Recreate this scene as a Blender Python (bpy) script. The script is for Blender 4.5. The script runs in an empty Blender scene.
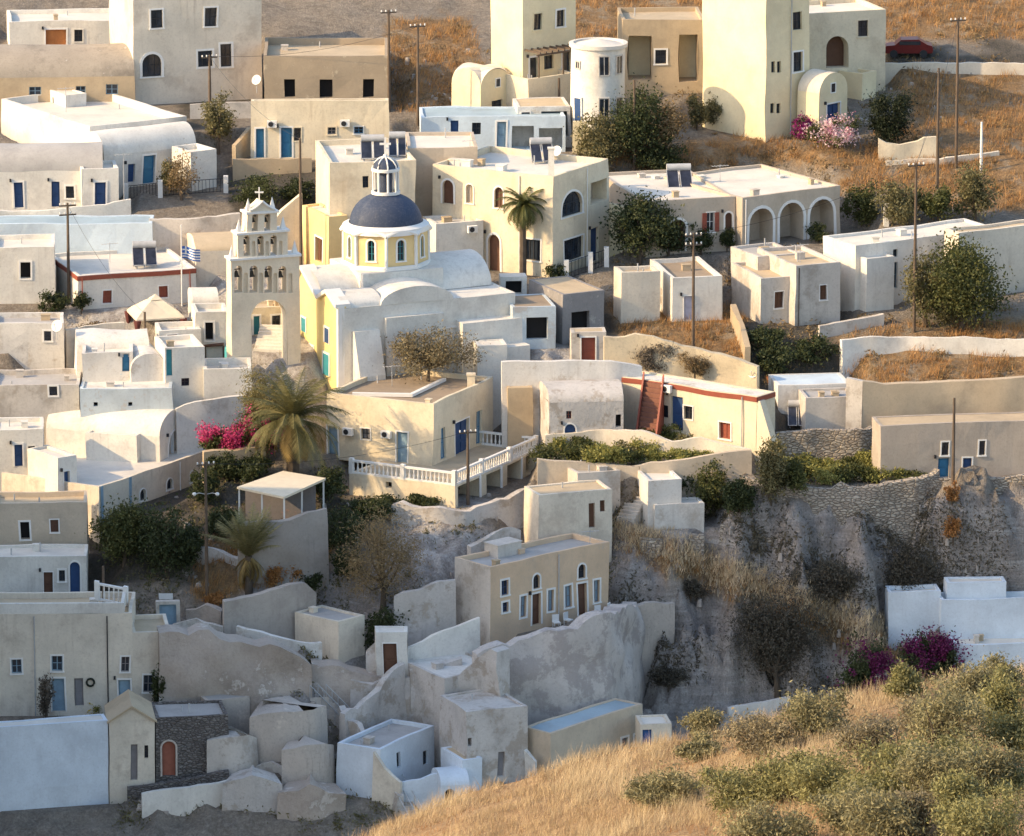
import bpy, math, random
import numpy as np
from mathutils import Vector

rnd = random.Random(7)
nrs = np.random.RandomState(11)
R = math.radians
scene = bpy.context.scene
COL = scene.collection

# ------------------------------------------------------------------ camera model
PITCH = R(13.0)
F = 6900.0
CX, CY = 512.0, 418.0
CAM = Vector((0, -487.2, 112.5))
FWD = Vector((0, math.cos(PITCH), -math.sin(PITCH)))
UP = Vector((0, math.sin(PITCH), math.cos(PITCH)))
RIGHT = Vector((1, 0, 0))


def ray(px, py):
    return FWD + RIGHT * ((px - CX) / F) + UP * ((CY - py) / F)


def at_depth(px, py, d):
    return CAM + ray(px, py) * d


def proj(P):
    v = P - CAM
    d = v.dot(FWD)
    return CX + F * v.x / d, CY - F * v.dot(UP) / d


def scale_at(P):
    return F / (P - CAM).dot(FWD)


cam_d = bpy.data.cameras.new("camera")
cam_d.sensor_width = 36
cam_d.lens = F / 1024 * 36
cam_d.clip_start = 1
cam_d.clip_end = 4000
cam = bpy.data.objects.new("camera", cam_d)
cam.location = CAM
cam.rotation_euler = (math.pi / 2 - PITCH, 0, 0)
COL.objects.link(cam)
scene.camera = cam

# ------------------------------------------------------------------ light
SUN_AZ, SUN_EL = R(17), R(28)      # the sun stands at the left, a little towards the camera
TO_SUN = Vector((-math.cos(SUN_AZ) * math.cos(SUN_EL), -math.sin(SUN_AZ) * math.cos(SUN_EL), math.sin(SUN_EL)))
w = bpy.data.worlds.new("World")
scene.world = w
w.use_nodes = True
nt = w.node_tree
bg = nt.nodes["Background"]
sky = nt.nodes.new("ShaderNodeTexSky")
sky.sky_type = 'NISHITA'
sky.sun_disc = False
sky.sun_elevation = SUN_EL
# Nishita: rotation 0 puts the sun at +Y, growing clockwise seen from above
sky.sun_rotation = math.atan2(TO_SUN.x, TO_SUN.y)
sky.air_density = 1.2
sky.dust_density = 2.0
sky.ozone_density = 1.0
nt.links.new(sky.outputs[0], bg.inputs[0])
bg.inputs[1].default_value = 0.15
sd = bpy.data.lights.new("sun", 'SUN')
sd.energy = 2.6
sd.angle = R(0.5)
sd.color = (1.0, 0.72, 0.39)
so = bpy.data.objects.new("sun", sd)
so.rotation_euler = TO_SUN.to_track_quat('Z', 'Y').to_euler()
so.location = (-200, -100, 200)
COL.objects.link(so)
vs = scene.view_settings
vs.view_transform = 'Standard'
vs.look = 'None'
vs.exposure = 1.1
vs.gamma = 1.0

# ------------------------------------------------------------------ noise


def _hash(ix, iy, iz, seed):
    n = (ix * 374761393 + iy * 668265263 + iz * 2147483647 + seed * 1274126177) & 0xffffffff
    n = ((n ^ (n >> 13)) * 1274126177) & 0xffffffff
    return ((n ^ (n >> 16)) & 0xffff) / 65535.0


def vnoise(x, y, z=0.0, seed=0):
    x, y, z = np.broadcast_arrays(np.asarray(x, float), np.asarray(y, float), np.asarray(z, float))
    ix, iy, iz = np.floor(x).astype(np.int64), np.floor(y).astype(np.int64), np.floor(z).astype(np.int64)
    fx, fy, fz = x - ix, y - iy, z - iz
    fx, fy, fz = fx * fx * (3 - 2 * fx), fy * fy * (3 - 2 * fy), fz * fz * (3 - 2 * fz)
    o = 0
    for dx in (0, 1):
        for dy in (0, 1):
            for dz in (0, 1):
                o = o + _hash(ix + dx, iy + dy, iz + dz, seed) * (fx if dx else 1 - fx) * (fy if dy else 1 - fy) * (fz if dz else 1 - fz)
    return o * 2 - 1


def fbm(x, y, z=0.0, seed=0, oct=4):
    o, a = 0, 1.0
    for k in range(oct):
        o = o + a * vnoise(x * 2 ** k, y * 2 ** k, z * 2 ** k, seed + k)
        a *= 0.5
    return o


def smooth(a, b, x):
    t = np.clip((x - a) / (b - a), 0, 1)
    return t * t * (3 - 2 * t)

# ------------------------------------------------------------------ materials


MATS = {}


class NT:
    def __init__(self, name):
        self.m = bpy.data.materials.new(name)
        self.m.use_nodes = True
        self.t = self.m.node_tree
        self.b = self.t.nodes["Principled BSDF"]
        self.b.inputs['Specular IOR Level'].default_value = 0.25

    def n(self, typ, **kw):
        x = self.t.nodes.new("ShaderNode" + typ)
        for k, v in kw.items():
            setattr(x, k, v)
        return x

    def l(self, a, b):
        self.t.links.new(a, b)

    def ramp(self, fac, stops):
        r = self.n("ValToRGB")
        e = r.color_ramp.elements
        while len(e) < len(stops):
            e.new(0.5)
        for q, (p, c) in zip(e, stops):
            q.position = p
            q.color = (c, c, c, 1) if not isinstance(c, tuple) else (*c, 1)
        self.l(fac, r.inputs[0])
        return r.outputs[0]

    def mix(self, fac, a, b, mode='MIX'):
        x = self.n("Mix", data_type='RGBA', blend_type=mode)
        for s, v in ((x.inputs[0], fac), (x.inputs[6], a), (x.inputs[7], b)):
            if isinstance(v, (int, float)):
                s.default_value = v
            elif isinstance(v, tuple):
                s.default_value = (*v, 1)
            else:
                self.l(v, s)
        return x.outputs[2]

    def coords(self, rand=True):
        tc = self.n("TexCoord")
        if not rand:
            return tc.outputs['Object']
        oi = self.n("ObjectInfo")
        m = self.n("VectorMath", operation='SCALE')
        m.inputs[0].default_value = (37, 61, 13)
        self.l(oi.outputs['Random'], m.inputs['Scale'])
        a = self.n("VectorMath", operation='ADD')
        self.l(tc.outputs['Object'], a.inputs[0])
        self.l(m.outputs[0], a.inputs[1])
        return a.outputs[0]

    def noise(self, co, scale, detail=4, rough=0.55, stretch=None):
        if stretch:
            mp = self.n("Mapping")
            mp.inputs['Scale'].default_value = stretch
            self.l(co, mp.inputs[0])
            co = mp.outputs[0]
        x = self.n("TexNoise")
        x.inputs['Scale'].default_value = scale
        x.inputs['Detail'].default_value = detail
        x.inputs['Roughness'].default_value = rough
        self.l(co, x.inputs['Vector'])
        return x.outputs['Fac']

    def bump(self, h, strength=0.4, dist=0.05):
        b = self.n("Bump")
        b.inputs['Strength'].default_value = strength
        b.inputs['Distance'].default_value = dist
        self.l(h, b.inputs['Height'])
        self.l(b.outputs[0], self.b.inputs['Normal'])


def plaster(name, col, stain=(.30, .26, .22), amt=.5, patch=None, pamt=.55, streak=.5, bump=.35, rough=.9, sscale=1.1):
    """Painted or limewashed render: mottled paint, rain streaks below edges, peeling patches."""
    if name in MATS:
        return MATS[name]
    g = NT(name)
    co = g.coords()
    c2 = tuple(x * .82 for x in col)
    n1 = g.noise(co, .45, 6, .6)
    c = g.mix(g.ramp(n1, [(.35, 0.0), (.7, 1.0)]), col, c2)
    n2 = g.noise(co, sscale, 6, .65, (1.6, 1.6, .12))
    f = g.ramp(n2, [(.52, 0.0), (.74, streak)])
    nm_ = g.noise(co, .38, 4, .6)
    fm = g.n("Math", operation='MULTIPLY')
    g.l(f, fm.inputs[0])
    g.l(g.ramp(nm_, [(.42, 0.0), (.66, 1.0)]), fm.inputs[1])
    c = g.mix(fm.outputs[0], c, stain)
    n3 = g.noise(co, .3, 9, .72)
    f3 = g.ramp(n3, [(.52, 0.0), (.68, amt)])
    c = g.mix(f3, c, stain)
    if patch:
        n4 = g.noise(co, .6, 10, .74)
        f4 = g.ramp(n4, [(pamt, 0.0), (pamt + .05, .85)])
        c = g.mix(f4, c, patch)
    n6 = g.noise(co, 6.0, 5, .7)
    c = g.mix(g.ramp(n6, [(.28, .34), (.5, 0.0)]), c, stain)
    n7 = g.noise(co, 1.7, 8, .75)
    c = g.mix(g.ramp(n7, [(.56, 0.0), (.66, .30)]), c, tuple(min(1, x * 1.12) for x in col))
    g.l(c, g.b.inputs['Base Color'])
    g.b.inputs['Roughness'].default_value = rough
    n5 = g.noise(co, 3.2, 6, .7)
    g.bump(n5, bump, .06)
    MATS[name] = g.m
    return g.m


def paint(name, col, rough=.5, var=.25):
    if name in MATS:
        return MATS[name]
    g = NT(name)
    co = g.coords()
    n1 = g.noise(co, 2.2, 5, .6)
    c = g.mix(g.ramp(n1, [(.3, 0.0), (.75, 1.0)]), col, tuple(x * (1 - var) for x in col))
    g.l(c, g.b.inputs['Base Color'])
    g.b.inputs['Roughness'].default_value = rough
    MATS[name] = g.m
    return g.m


def glass(name, col=(.015, .02, .028), rough=.12):
    if name in MATS:
        return MATS[name]
    g = NT(name)
    co = g.coords()
    n1 = g.noise(co, 1.3, 3)
    c = g.mix(g.ramp(n1, [(.35, 0.0), (.65, 1.0)]), col, tuple(x * 2.2 for x in col))
    g.l(c, g.b.inputs['Base Color'])
    g.b.inputs['Roughness'].default_value = rough
    g.b.inputs['Specular IOR Level'].default_value = .5
    MATS[name] = g.m
    return g.m


def stone(name, c1, c2, mortar, scale=1.6):
    if name in MATS:
        return MATS[name]
    g = NT(name)
    co = g.coords()
    v = g.n("TexVoronoi", feature='F1')
    v.inputs['Scale'].default_value = scale
    mp = g.n("Mapping")
    mp.inputs['Scale'].default_value = (.7, .7, 1.5)
    g.l(co, mp.inputs[0])
    g.l(mp.outputs[0], v.inputs['Vector'])
    ve = g.n("TexVoronoi", feature='DISTANCE_TO_EDGE')
    ve.inputs['Scale'].default_value = scale
    g.l(mp.outputs[0], ve.inputs['Vector'])
    sep = g.n("SeparateColor")
    g.l(v.outputs['Color'], sep.inputs[0])
    c = g.mix(sep.outputs[0], c1, c2)
    n1 = g.noise(co, 3.0, 6, .7)
    c = g.mix(g.ramp(n1, [(.4, 0.0), (.75, .6)]), c, tuple(x * .5 for x in c1))
    e = g.ramp(ve.outputs['Distance'], [(.02, 1.0), (.10, 0.0)])
    c = g.mix(e, c, mortar)
    g.l(c, g.b.inputs['Base Color'])
    g.b.inputs['Roughness'].default_value = .95
    g.bump(g.ramp(ve.outputs['Distance'], [(.0, 0.0), (.2, 1.0)]), .8, .12)
    MATS[name] = g.m
    return g.m


def leafmat(name, cols, trans=.25, rough=.6):
    if name in MATS:
        return MATS[name]
    g = NT(name)
    geo = g.n("NewGeometry")
    st = [(i / max(1, len(cols) - 1), c) for i, c in enumerate(cols)]
    c = g.ramp(geo.outputs['Random Per Island'], st)
    tc = g.n("TexCoord")
    nz = g.noise(tc.outputs['Object'], .9, 3)
    c = g.mix(g.ramp(nz, [(.35, 0.0), (.7, .6)]), c, tuple(min(1, x * 1.5) for x in cols[-1]))
    g.l(c, g.b.inputs['Base Color'])
    g.b.inputs['Roughness'].default_value = rough
    tr = g.n("BsdfTranslucent")
    g.l(c, tr.inputs[0])
    ms = g.n("MixShader")
    ms.inputs[0].default_value = trans
    out = g.t.nodes["Material Output"]
    g.l(g.b.outputs[0], ms.inputs[1])
    g.l(tr.outputs[0], ms.inputs[2])
    g.l(ms.outputs[0], out.inputs[0])
    MATS[name] = g.m
    return g.m


DIRT = (.30, .26, .22)
WHITE = plaster("white limewash", (.76, .725, .655), (.40, .36, .32), .5, patch=(.58, .54, .49), pamt=.66, streak=.6, sscale=1.8)
WHITE2 = plaster("weathered limewash", (.72, .69, .64), (.35, .31, .27), .75, patch=(.50, .44, .37), pamt=.57, streak=.55, sscale=1.8)
GREYW = plaster("grimy off white render", (.60, .55, .49), (.27, .235, .20), .8, patch=(.42, .365, .31), pamt=.55, streak=.6, sscale=1.8)
CREAM = plaster("cream render", (.76, .66, .49), (.42, .33, .23), .5, patch=(.62, .53, .40), pamt=.64, streak=.55, sscale=1.8)
PALEC = plaster("pale cream render", (.74, .66, .54), (.40, .33, .26), .65, patch=(.56, .48, .39), pamt=.59, streak=.7, sscale=1.8)
OCHRE = plaster("faded ochre render", (.68, .50, .34), (.40, .34, .28), .4, patch=(.52, .47, .42), pamt=.64, streak=.4)
BLUEW = plaster("bluish white wash", (.68, .74, .80), (.40, .42, .45), .35, streak=.4)
MUD = plaster("bare mud cliff", (.46, .39, .33), (.22, .18, .15), .85, patch=(.58, .52, .46), pamt=.57, streak=.6, bump=1.0)
YELLOW = plaster("yellow render", (.80, .60, .30), (.60, .45, .22), .25, streak=.25)
PALEY = plaster("pale yellow render", (.80, .69, .46), (.60, .48, .28), .25, streak=.25)
TAUPE = plaster("taupe render", (.56, .47, .37), (.30, .25, .20), .45, streak=.5, sscale=1.8)
BEIGE = plaster("beige render", (.60, .50, .38), (.32, .27, .22), .45, patch=(.46, .41, .35), pamt=.64, streak=.45)
TAN = plaster("tan earthen plaster", (.50, .39, .26), (.30, .24, .17), .5, streak=.35)
BLOCK = plaster("raw brown blockwork", (.40, .32, .23), (.24, .20, .16), .6, patch=(.52, .43, .31), pamt=.58, streak=.3)
CONC = plaster("stained concrete", (.52, .46, .40), (.15, .13, .12), .7, patch=(.62, .55, .47), pamt=.56, streak=.95, sscale=3.2)
PBLUE = plaster("pale blue wash", (.60, .70, .78), (.40, .44, .48), .4, streak=.35)
GBLUE = plaster("peeling blue grey wash", (.55, .62, .66), (.30, .30, .30), .7, patch=(.48, .45, .42), pamt=.56, streak=.6)
LICHEN = plaster("lichened vault roof", (.38, .33, .27), (.14, .12, .10), .7, patch=(.58, .54, .49), pamt=.62, streak=.2)
ROCKW = plaster("whitewashed rock", (.58, .54, .50), (.25, .22, .19), .85, patch=(.40, .345, .29), pamt=.53, streak=.7, bump=1.0)
ROOFW = plaster("white roof screed", (.72, .67, .59), (.50, .45, .40), .35, streak=.0)
ROOFT = plaster("tan roof screed", (.55, .44, .30), (.32, .26, .19), .5, streak=.0)
ROOFG = plaster("grey roof screed", (.44, .42, .40), (.24, .23, .22), .5, streak=.0)
ROOFB = plaster("brown gravel roof", (.36, .28, .20), (.20, .16, .12), .6, streak=.0)
ROOFBL = plaster("blue grey painted roof", (.36, .46, .52), (.28, .30, .31), .5, streak=.0)
DOMEBL = plaster("slate blue dome paint", (.045, .062, .108), (.17, .18, .20), .5, streak=.5, rough=.65)
STONED = stone("dark lava stone", (.16, .14, .13), (.27, .25, .23), (.10, .09, .085), 4.5)
STONEB = stone("brown dry stone", (.38, .32, .26), (.52, .46, .38), (.20, .17, .14), 3.6)
GLASS = glass("window glass")
BLUE = paint("blue painted wood", (.05, .20, .36))
DBLUE = paint("deep blue painted wood", (.035, .08, .20))
TEAL = paint("teal painted wood", (.06, .30, .36))
LBLUE = paint("washed blue wood", (.26, .38, .48))
BROWN = paint("brown wood", (.14, .07, .045))
RED = paint("oxide red paint", (.30, .085, .055))
GREYD = paint("grey wood", (.26, .25, .26))
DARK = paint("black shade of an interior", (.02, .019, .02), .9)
TRIMW = paint("white trim", (.80, .78, .74), .8, .1)
IRON = paint("dark iron", (.035, .035, .04), .5)
METAL = paint("galvanised metal", (.48, .48, .48), .4)
WOOD = paint("weathered pole wood", (.15, .11, .08), .9, .4)
CANV = paint("cream canvas", (.72, .63, .48), .9, .15)
TURQ = paint("turquoise paint", (.12, .50, .56), .6)
PANEL = glass("solar glass", (.018, .02, .03), .2)
BARK = paint("bark", (.13, .10, .075), .95, .4)
# ------------------------------------------------------------------ mesh building


WOBK = [1.0]


def wob(v):
    """Old walls are never quite true: a slow wander of a few centimetres that depends on place only."""
    x, y, z = v[:, 0], v[:, 1], v[:, 2]
    k = 0.42
    a = 0.055 * WOBK[0]
    return v + a * np.stack([vnoise(x * k, y * k, z * k, 3), vnoise(x * k, y * k, z * k, 4), .8 * vnoise(x * k, y * k, z * k, 5)], 1)


class MB:
    def __init__(self):
        self.v, self.f = [], []

    def p(self, P):
        self.v.append((P[0], P[1], P[2]))
        return len(self.v) - 1

    def quad(self, a, b, c, d):
        self.f.append((self.p(a), self.p(b), self.p(c), self.p(d)))

    def poly(self, pts):
        self.f.append(tuple(self.p(q) for q in pts))

    def grid(self, O, e1, n1, e2, n2):
        """A patch O + e1*s + e2*t, s,t in 0..1, cut into n1 x n2 cells."""
        base = len(self.v)
        for j in range(n2 + 1):
            for i in range(n1 + 1):
                self.p(O + e1 * (i / n1) + e2 * (j / n2))
        for j in range(n2):
            for i in range(n1):
                a = base + j * (n1 + 1) + i
                self.f.append((a, a + 1, a + n1 + 2, a + n1 + 1))

    def box(self, O, u, v, wd):
        """Box from corner O along the three full edge vectors."""
        P = [O, O + u, O + u + v, O + v, O + wd, O + u + wd, O + u + v + wd, O + v + wd]
        b = len(self.v)
        for q in P:
            self.p(q)
        for f in ((0, 3, 2, 1), (4, 5, 6, 7), (0, 1, 5, 4), (1, 2, 6, 5), (2, 3, 7, 6), (3, 0, 4, 7)):
            self.f.append(tuple(b + i for i in f))

    def tube(self, pts, radii, n=8, cap=True):
        pts = [Vector(p) for p in pts]
        if not hasattr(radii, '__len__'):
            radii = [radii] * len(pts)
        rings = []
        for i, p in enumerate(pts):
            t = (pts[min(i + 1, len(pts) - 1)] - pts[max(i - 1, 0)]).normalized()
            x = t.cross(Vector((0, 0, 1)) if abs(t.z) < .9 else Vector((1, 0, 0))).normalized()
            y = t.cross(x)
            b = len(self.v)
            for k in range(n):
                an = 2 * math.pi * k / n
                self.p(p + (x * math.cos(an) + y * math.sin(an)) * radii[i])
            rings.append(b)
        for r0, r1 in zip(rings, rings[1:]):
            for k in range(n):
                self.f.append((r0 + k, r0 + (k + 1) % n, r1 + (k + 1) % n, r1 + k))
        if cap:
            self.f.append(tuple(range(rings[0], rings[0] + n)))
            self.f.append(tuple(range(rings[-1], rings[-1] + n)))

    def lathe(self, O, prof, n=24, a0=0, a1=2 * math.pi):
        """prof: list of (radius, z)."""
        full = abs(a1 - a0 - 2 * math.pi) < 1e-6
        m = n if full else n + 1
        b = len(self.v)
        for r, z in prof:
            for k in range(m):
                an = a0 + (a1 - a0) * k / n
                self.p((O[0] + r * math.cos(an), O[1] + r * math.sin(an), O[2] + z))
        for j in range(len(prof) - 1):
            for k in range(n):
                k2 = (k + 1) % m
                self.f.append((b + j * m + k, b + j * m + k2, b + (j + 1) * m + k2, b + (j + 1) * m + k))

    def build(self, name, mat, parent=None, wobble=True, smooth_deg=None, label=None):
        v = np.array(self.v, float).reshape(-1, 3)
        if wobble and len(v):
            v = wob(v)
        if parent is not None:
            pl = world_loc(parent)
            v = v - np.array(pl)
        me = bpy.data.meshes.new(name)
        me.from_pydata(v.tolist(), [], self.f)
        me.materials.append(mat)
        if smooth_deg is not None:
            me.shade_smooth()
            try:
                me.set_sharp_from_angle(angle=R(smooth_deg))
            except Exception:
                pass
        o = bpy.data.objects.new(name, me)
        COL.objects.link(o)
        if parent is not None:
            o.parent = parent
        if label:
            o['label'] = label
        return o


def world_loc(o):
    l = Vector((0, 0, 0))
    while o is not None:
        l = l + o.location
        o = o.parent
    return l


USED = {}


def tag(o, label, cat, group=None, kind=None):
    if label:
        o['label'] = label
        if not group:
            USED.setdefault(label, []).append(o.name)
    if cat:
        o['category'] = cat
    if group:
        o['group'] = group
    if kind:
        o['kind'] = kind
    return o


def thing(name, label, cat, loc, group=None):
    o = bpy.data.objects.new(name, None)
    o.empty_display_size = .3
    o.location = loc
    COL.objects.link(o)
    return tag(o, label, cat, group)


def copy_thing(root, loc, label=None, group=None):
    r = root.copy()
    COL.objects.link(r)
    r.location = loc
    if label:
        r['label'] = label
    if group:
        r['group'] = group
    for ch in list(root.children):
        c = ch.copy()
        COL.objects.link(c)
        c.parent = r
        for g2 in ch.children:
            d = g2.copy()
            COL.objects.link(d)
            d.parent = c
    return r


Z = Vector((0, 0, 1))
# ------------------------------------------------------------------ the lie of the land
def _profile(segs):
    """Ground profile (Y, Z) along the middle of the scene from a list of (row0, row1, slope in degrees)."""
    Y, Zz, row = 0.0, 0.0, 418
    up_pts, dn_pts = [(0.0, 0.0)], []

    def slope(r):
        for a, b, s in segs:
            if a <= r < b:
                return s
        return segs[-1][2] if r >= segs[-1][1] else segs[0][2]
    y, z = 0.0, 0.0
    for r in range(418, -90, -1):
        d = (Vector((0, y, z)) - CAM).dot(FWD)
        th = PITCH + (r - 418) / F
        t = math.tan(R(slope(r - 1)))
        hh = (d / F) / (math.sin(th) + t * math.cos(th))
        y, z = y + hh, z + hh * t
        up_pts.append((y, z))
    y, z = 0.0, 0.0
    for r in range(418, 960):
        d = (Vector((0, y, z)) - CAM).dot(FWD)
        th = PITCH + (r - 418) / F
        t = math.tan(R(slope(r)))
        hh = (d / F) / (math.sin(th) + t * math.cos(th))
        y, z = y - hh, z - hh * t
        dn_pts.append((y, z))
    pts = dn_pts[::-1] + up_pts
    y0, z0 = pts[0]
    pts = [(y0 - 300, z0 - 300 * .05), (y0 - 60, z0 - 6)] + pts
    y1, z1 = pts[-1]
    pts += [(y1 + 80, z1 + 16), (y1 + 600, z1 + 90)]
    return np.array([p[0] for p in pts]), np.array([p[1] for p in pts])


PL = _profile([(-100, 130, 12), (130, 250, 13), (250, 380, 15), (380, 500, 20), (500, 640, 25), (640, 960, 27)])
PR = _profile([(-100, 130, 12), (130, 250, 13), (250, 380, 15), (380, 478, 18), (478, 520, 38), (520, 700, 58), (700, 960, 14)])


def h0(x, y):
    """Smooth ground height: a village spur at the left and middle, a ravine cut back at the right."""
    x = np.asarray(x, float)
    y = np.asarray(y, float)
    zl = np.interp(y, PL[0], PL[1])
    zr = np.interp(y, PR[0], PR[1])
    k = smooth(7.0, 10.5, x + 1.2 * vnoise(y * .12, 3.0, 0, 21))
    return zl * (1 - k) + zr * k


def hit(px, py, f=None):
    """First point of the ground under a pixel."""
    f = f or h0
    d = np.arange(400, 900, .5)
    r = ray(px, py)
    X, Y, Zr = CAM.x + r.x * d, CAM.y + r.y * d, CAM.z + r.z * d
    below = Zr < f(X, Y)
    if not below.any():
        i = len(d) - 1
    else:
        i = int(np.argmax(below))
    lo, hi = d[max(i - 1, 0)], d[i]
    for _ in range(14):
        m = (lo + hi) / 2
        q = CAM + r * m
        if q.z < float(f(q.x, q.y)):
            hi = m
        else:
            lo = m
    return CAM + r * hi


def hit_z(px, py, z):
    r = ray(px, py)
    return CAM + r * ((z - CAM.z) / r.z)


PADS = []      # (polygon xy, z, margin, mode)


def pad(poly, z, margin=1.6, mode='cut', bank=1.3):
    PADS.append((np.array([(p[0], p[1]) for p in poly]), z, margin, mode, bank))


def sdf(poly, X, Y):
    """Signed distance to a polygon, negative inside."""
    n = len(poly)
    d = np.full(X.shape, 1e9)
    inside = np.zeros(X.shape, bool)
    for i in range(n):
        ax, ay = poly[i]
        bx, by = poly[(i + 1) % n]
        ex, ey = bx - ax, by - ay
        L2 = ex * ex + ey * ey + 1e-9
        t = np.clip(((X - ax) * ex + (Y - ay) * ey) / L2, 0, 1)
        d = np.minimum(d, np.hypot(X - ax - t * ex, Y - ay - t * ey))
        c = ((ay > Y) != (by > Y)) & (X < (bx - ax) * (Y - ay) / (by - ay + 1e-12) + ax)
        inside ^= c
    return np.where(inside, -d, d)


# ------------------------------------------------------------------ houses
class House:
    pass


def base_frame(xc, yb, yt, xr, xl=None, L=None, a=0, z=None, P=None, W=None, H=None):
    h = House()
    if P is None:
        P = hit(xc, yb) if z is None else hit_z(xc, yb, z)
    a = R(a)
    h.P0 = P
    h.u = Vector((math.cos(a), math.sin(a), 0))
    h.v = Vector((-math.sin(a), math.cos(a), 0))
    d0 = (P - CAM).dot(FWD)

    def length(dirv, x):
        k = (x - CX) / F
        return (k * d0 - (P.x - CAM.x)) / (dirv.x - k * dirv.dot(FWD))
    h.W = W if W is not None else length(h.u, xr)
    h.L = L if L is not None else length(h.v, xl)
    # height so that the corner's top projects to yt
    if H is None:
        lo, hi = 0.0, 60.0
        for _ in range(40):
            m = (lo + hi) / 2
            if proj(P + Z * m)[1] > yt:
                lo = m
            else:
                hi = m
        H = lo
    h.H = H
    h.n = {'R': Vector((math.sin(a), -math.cos(a), 0)), 'L': -h.u, 'B': h.v.copy(), 'E': h.u.copy()}
    h.O = {'R': P, 'L': P + h.v * h.L, 'E': P + h.u * h.W, 'B': P + h.u * h.W + h.v * h.L}
    h.e = {'R': h.u, 'L': -h.v, 'E': h.v, 'B': -h.u}
    h.len = {'R': h.W, 'L': h.L, 'E': h.L, 'B': h.W}
    return h


def face_uv(h, face, px, py):
    O, n, e = h.O[face], h.n[face], h.e[face]
    r = ray(px, py)
    t = (O - CAM).dot(n) / r.dot(n)
    q = CAM + r * t - O
    return q.dot(e), q.z


def arch_curve(s0, s1, z1, rise, n=10):
    c, rr = (s0 + s1) / 2, (s1 - s0) / 2
    return [(c - rr * math.cos(math.pi * i / n), z1 - rise + rise * math.sin(math.pi * i / n)) for i in range(n + 1)]


def wall_face(mb, O, e, W, z0, z1, holes, n, step=1.3):
    """A wall with real openings: cells of a grid cut along every opening, arches filled above their curve, reveals inward."""
    ss, zs = {0.0, W}, {z0, z1}
    k = max(1, int(W / step))
    for i in range(1, k):
        ss.add(W * i / k)
    k = max(1, int((z1 - max(z0, 0)) / step))
    zs.add(max(z0, 0.0))
    for i in range(1, k):
        zs.add(max(z0, 0) + (z1 - max(z0, 0)) * i / k)
    for hh in holes:
        ss.update((hh['s0'], hh['s1']))
        zs.update((hh['z0'], hh['z1']))
    ss, zs = sorted(ss), sorted(zs)
    P = lambda s, z, d=0.0: O + e * s + Z * z - n * d
    for s0, s1 in zip(ss, ss[1:]):
        if s1 - s0 < 1e-4:
            continue
        for za, zb in zip(zs, zs[1:]):
            if zb - za < 1e-4:
                continue
            ms, mz = (s0 + s1) / 2, (za + zb) / 2
            if any(q['s0'] < ms < q['s1'] and q['z0'] < mz < q['z1'] for q in holes):
                continue
            mb.quad(P(s0, za), P(s1, za), P(s1, zb), P(s0, zb))
    for q in holes:
        d = q['d']
        outline = hole_outline(q)
        if q['rise'] > 0:
            cv = arch_curve(q['s0'], q['s1'], q['z1'], q['rise'])
            for (sa, a), (sb, b) in zip(cv, cv[1:]):
                mb.quad(P(sa, a), P(sb, b), P(sb, q['z1']), P(sa, q['z1']))
        for (sa, a), (sb, b) in zip(outline, outline[1:] + outline[:1]):
            mb.quad(P(sa, a), P(sb, b), P(sb, b, d), P(sa, a, d))


def hole_outline(q):
    if q['rise'] > 0:
        cv = arch_curve(q['s0'], q['s1'], q['z1'], q['rise'])
        return [(q['s0'], q['z0'])] + cv + [(q['s1'], q['z0'])]
    return [(q['s0'], q['z0']), (q['s0'], q['z1']), (q['s1'], q['z1']), (q['s1'], q['z0'])]


def ring(mb, P, outline, wd, proud, closed, back=0.0):
    """A flat band of width wd around an outline of (s, z), standing proud of the wall."""
    c = (sum(s for s, _ in outline) / len(outline), sum(z for _, z in outline) / len(outline))
    n = len(outline)
    out = []
    for i in range(n):
        p, q = outline[i], outline[i]
        pr, nx = outline[i - 1], outline[(i + 1) % n]
        if not closed and i == 0:
            pr = (q[0], q[1] - 1)
        if not closed and i == n - 1:
            nx = (q[0], q[1] - 1)
        def nrm(a, b):
            dx, dz = b[0] - a[0], b[1] - a[1]
            L = math.hypot(dx, dz) + 1e-9
            return (-dz / L, dx / L)
        n1, n2 = nrm(pr, q), nrm(q, nx)
        mx, mz = n1[0] + n2[0], n1[1] + n2[1]
        L = math.hypot(mx, mz) + 1e-9
        mx, mz = mx / L, mz / L
        dot = max(.4, mx * n1[0] + mz * n1[1])
        out.append((q[0] + mx * wd / dot, q[1] + mz * wd / dot))
    rng = range(n if closed else n - 1)
    for i in rng:
        j = (i + 1) % n
        a, b, c2, d = outline[i], outline[j], out[j], out[i]
        mb.quad(P(*a, -proud), P(*b, -proud), P(*c2, -proud), P(*d, -proud))
        mb.quad(P(*d, -proud), P(*c2, -proud), P(*c2, .01), P(*d, .01))
        mb.quad(P(*a, -proud), P(*b, -proud), P(*b, .02), P(*a, .02))


def fill_outline(mb, P, q, d, inset=0.0):
    o = hole_outline(q)
    mb.poly([P(s, z, d) for s, z in o])


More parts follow.
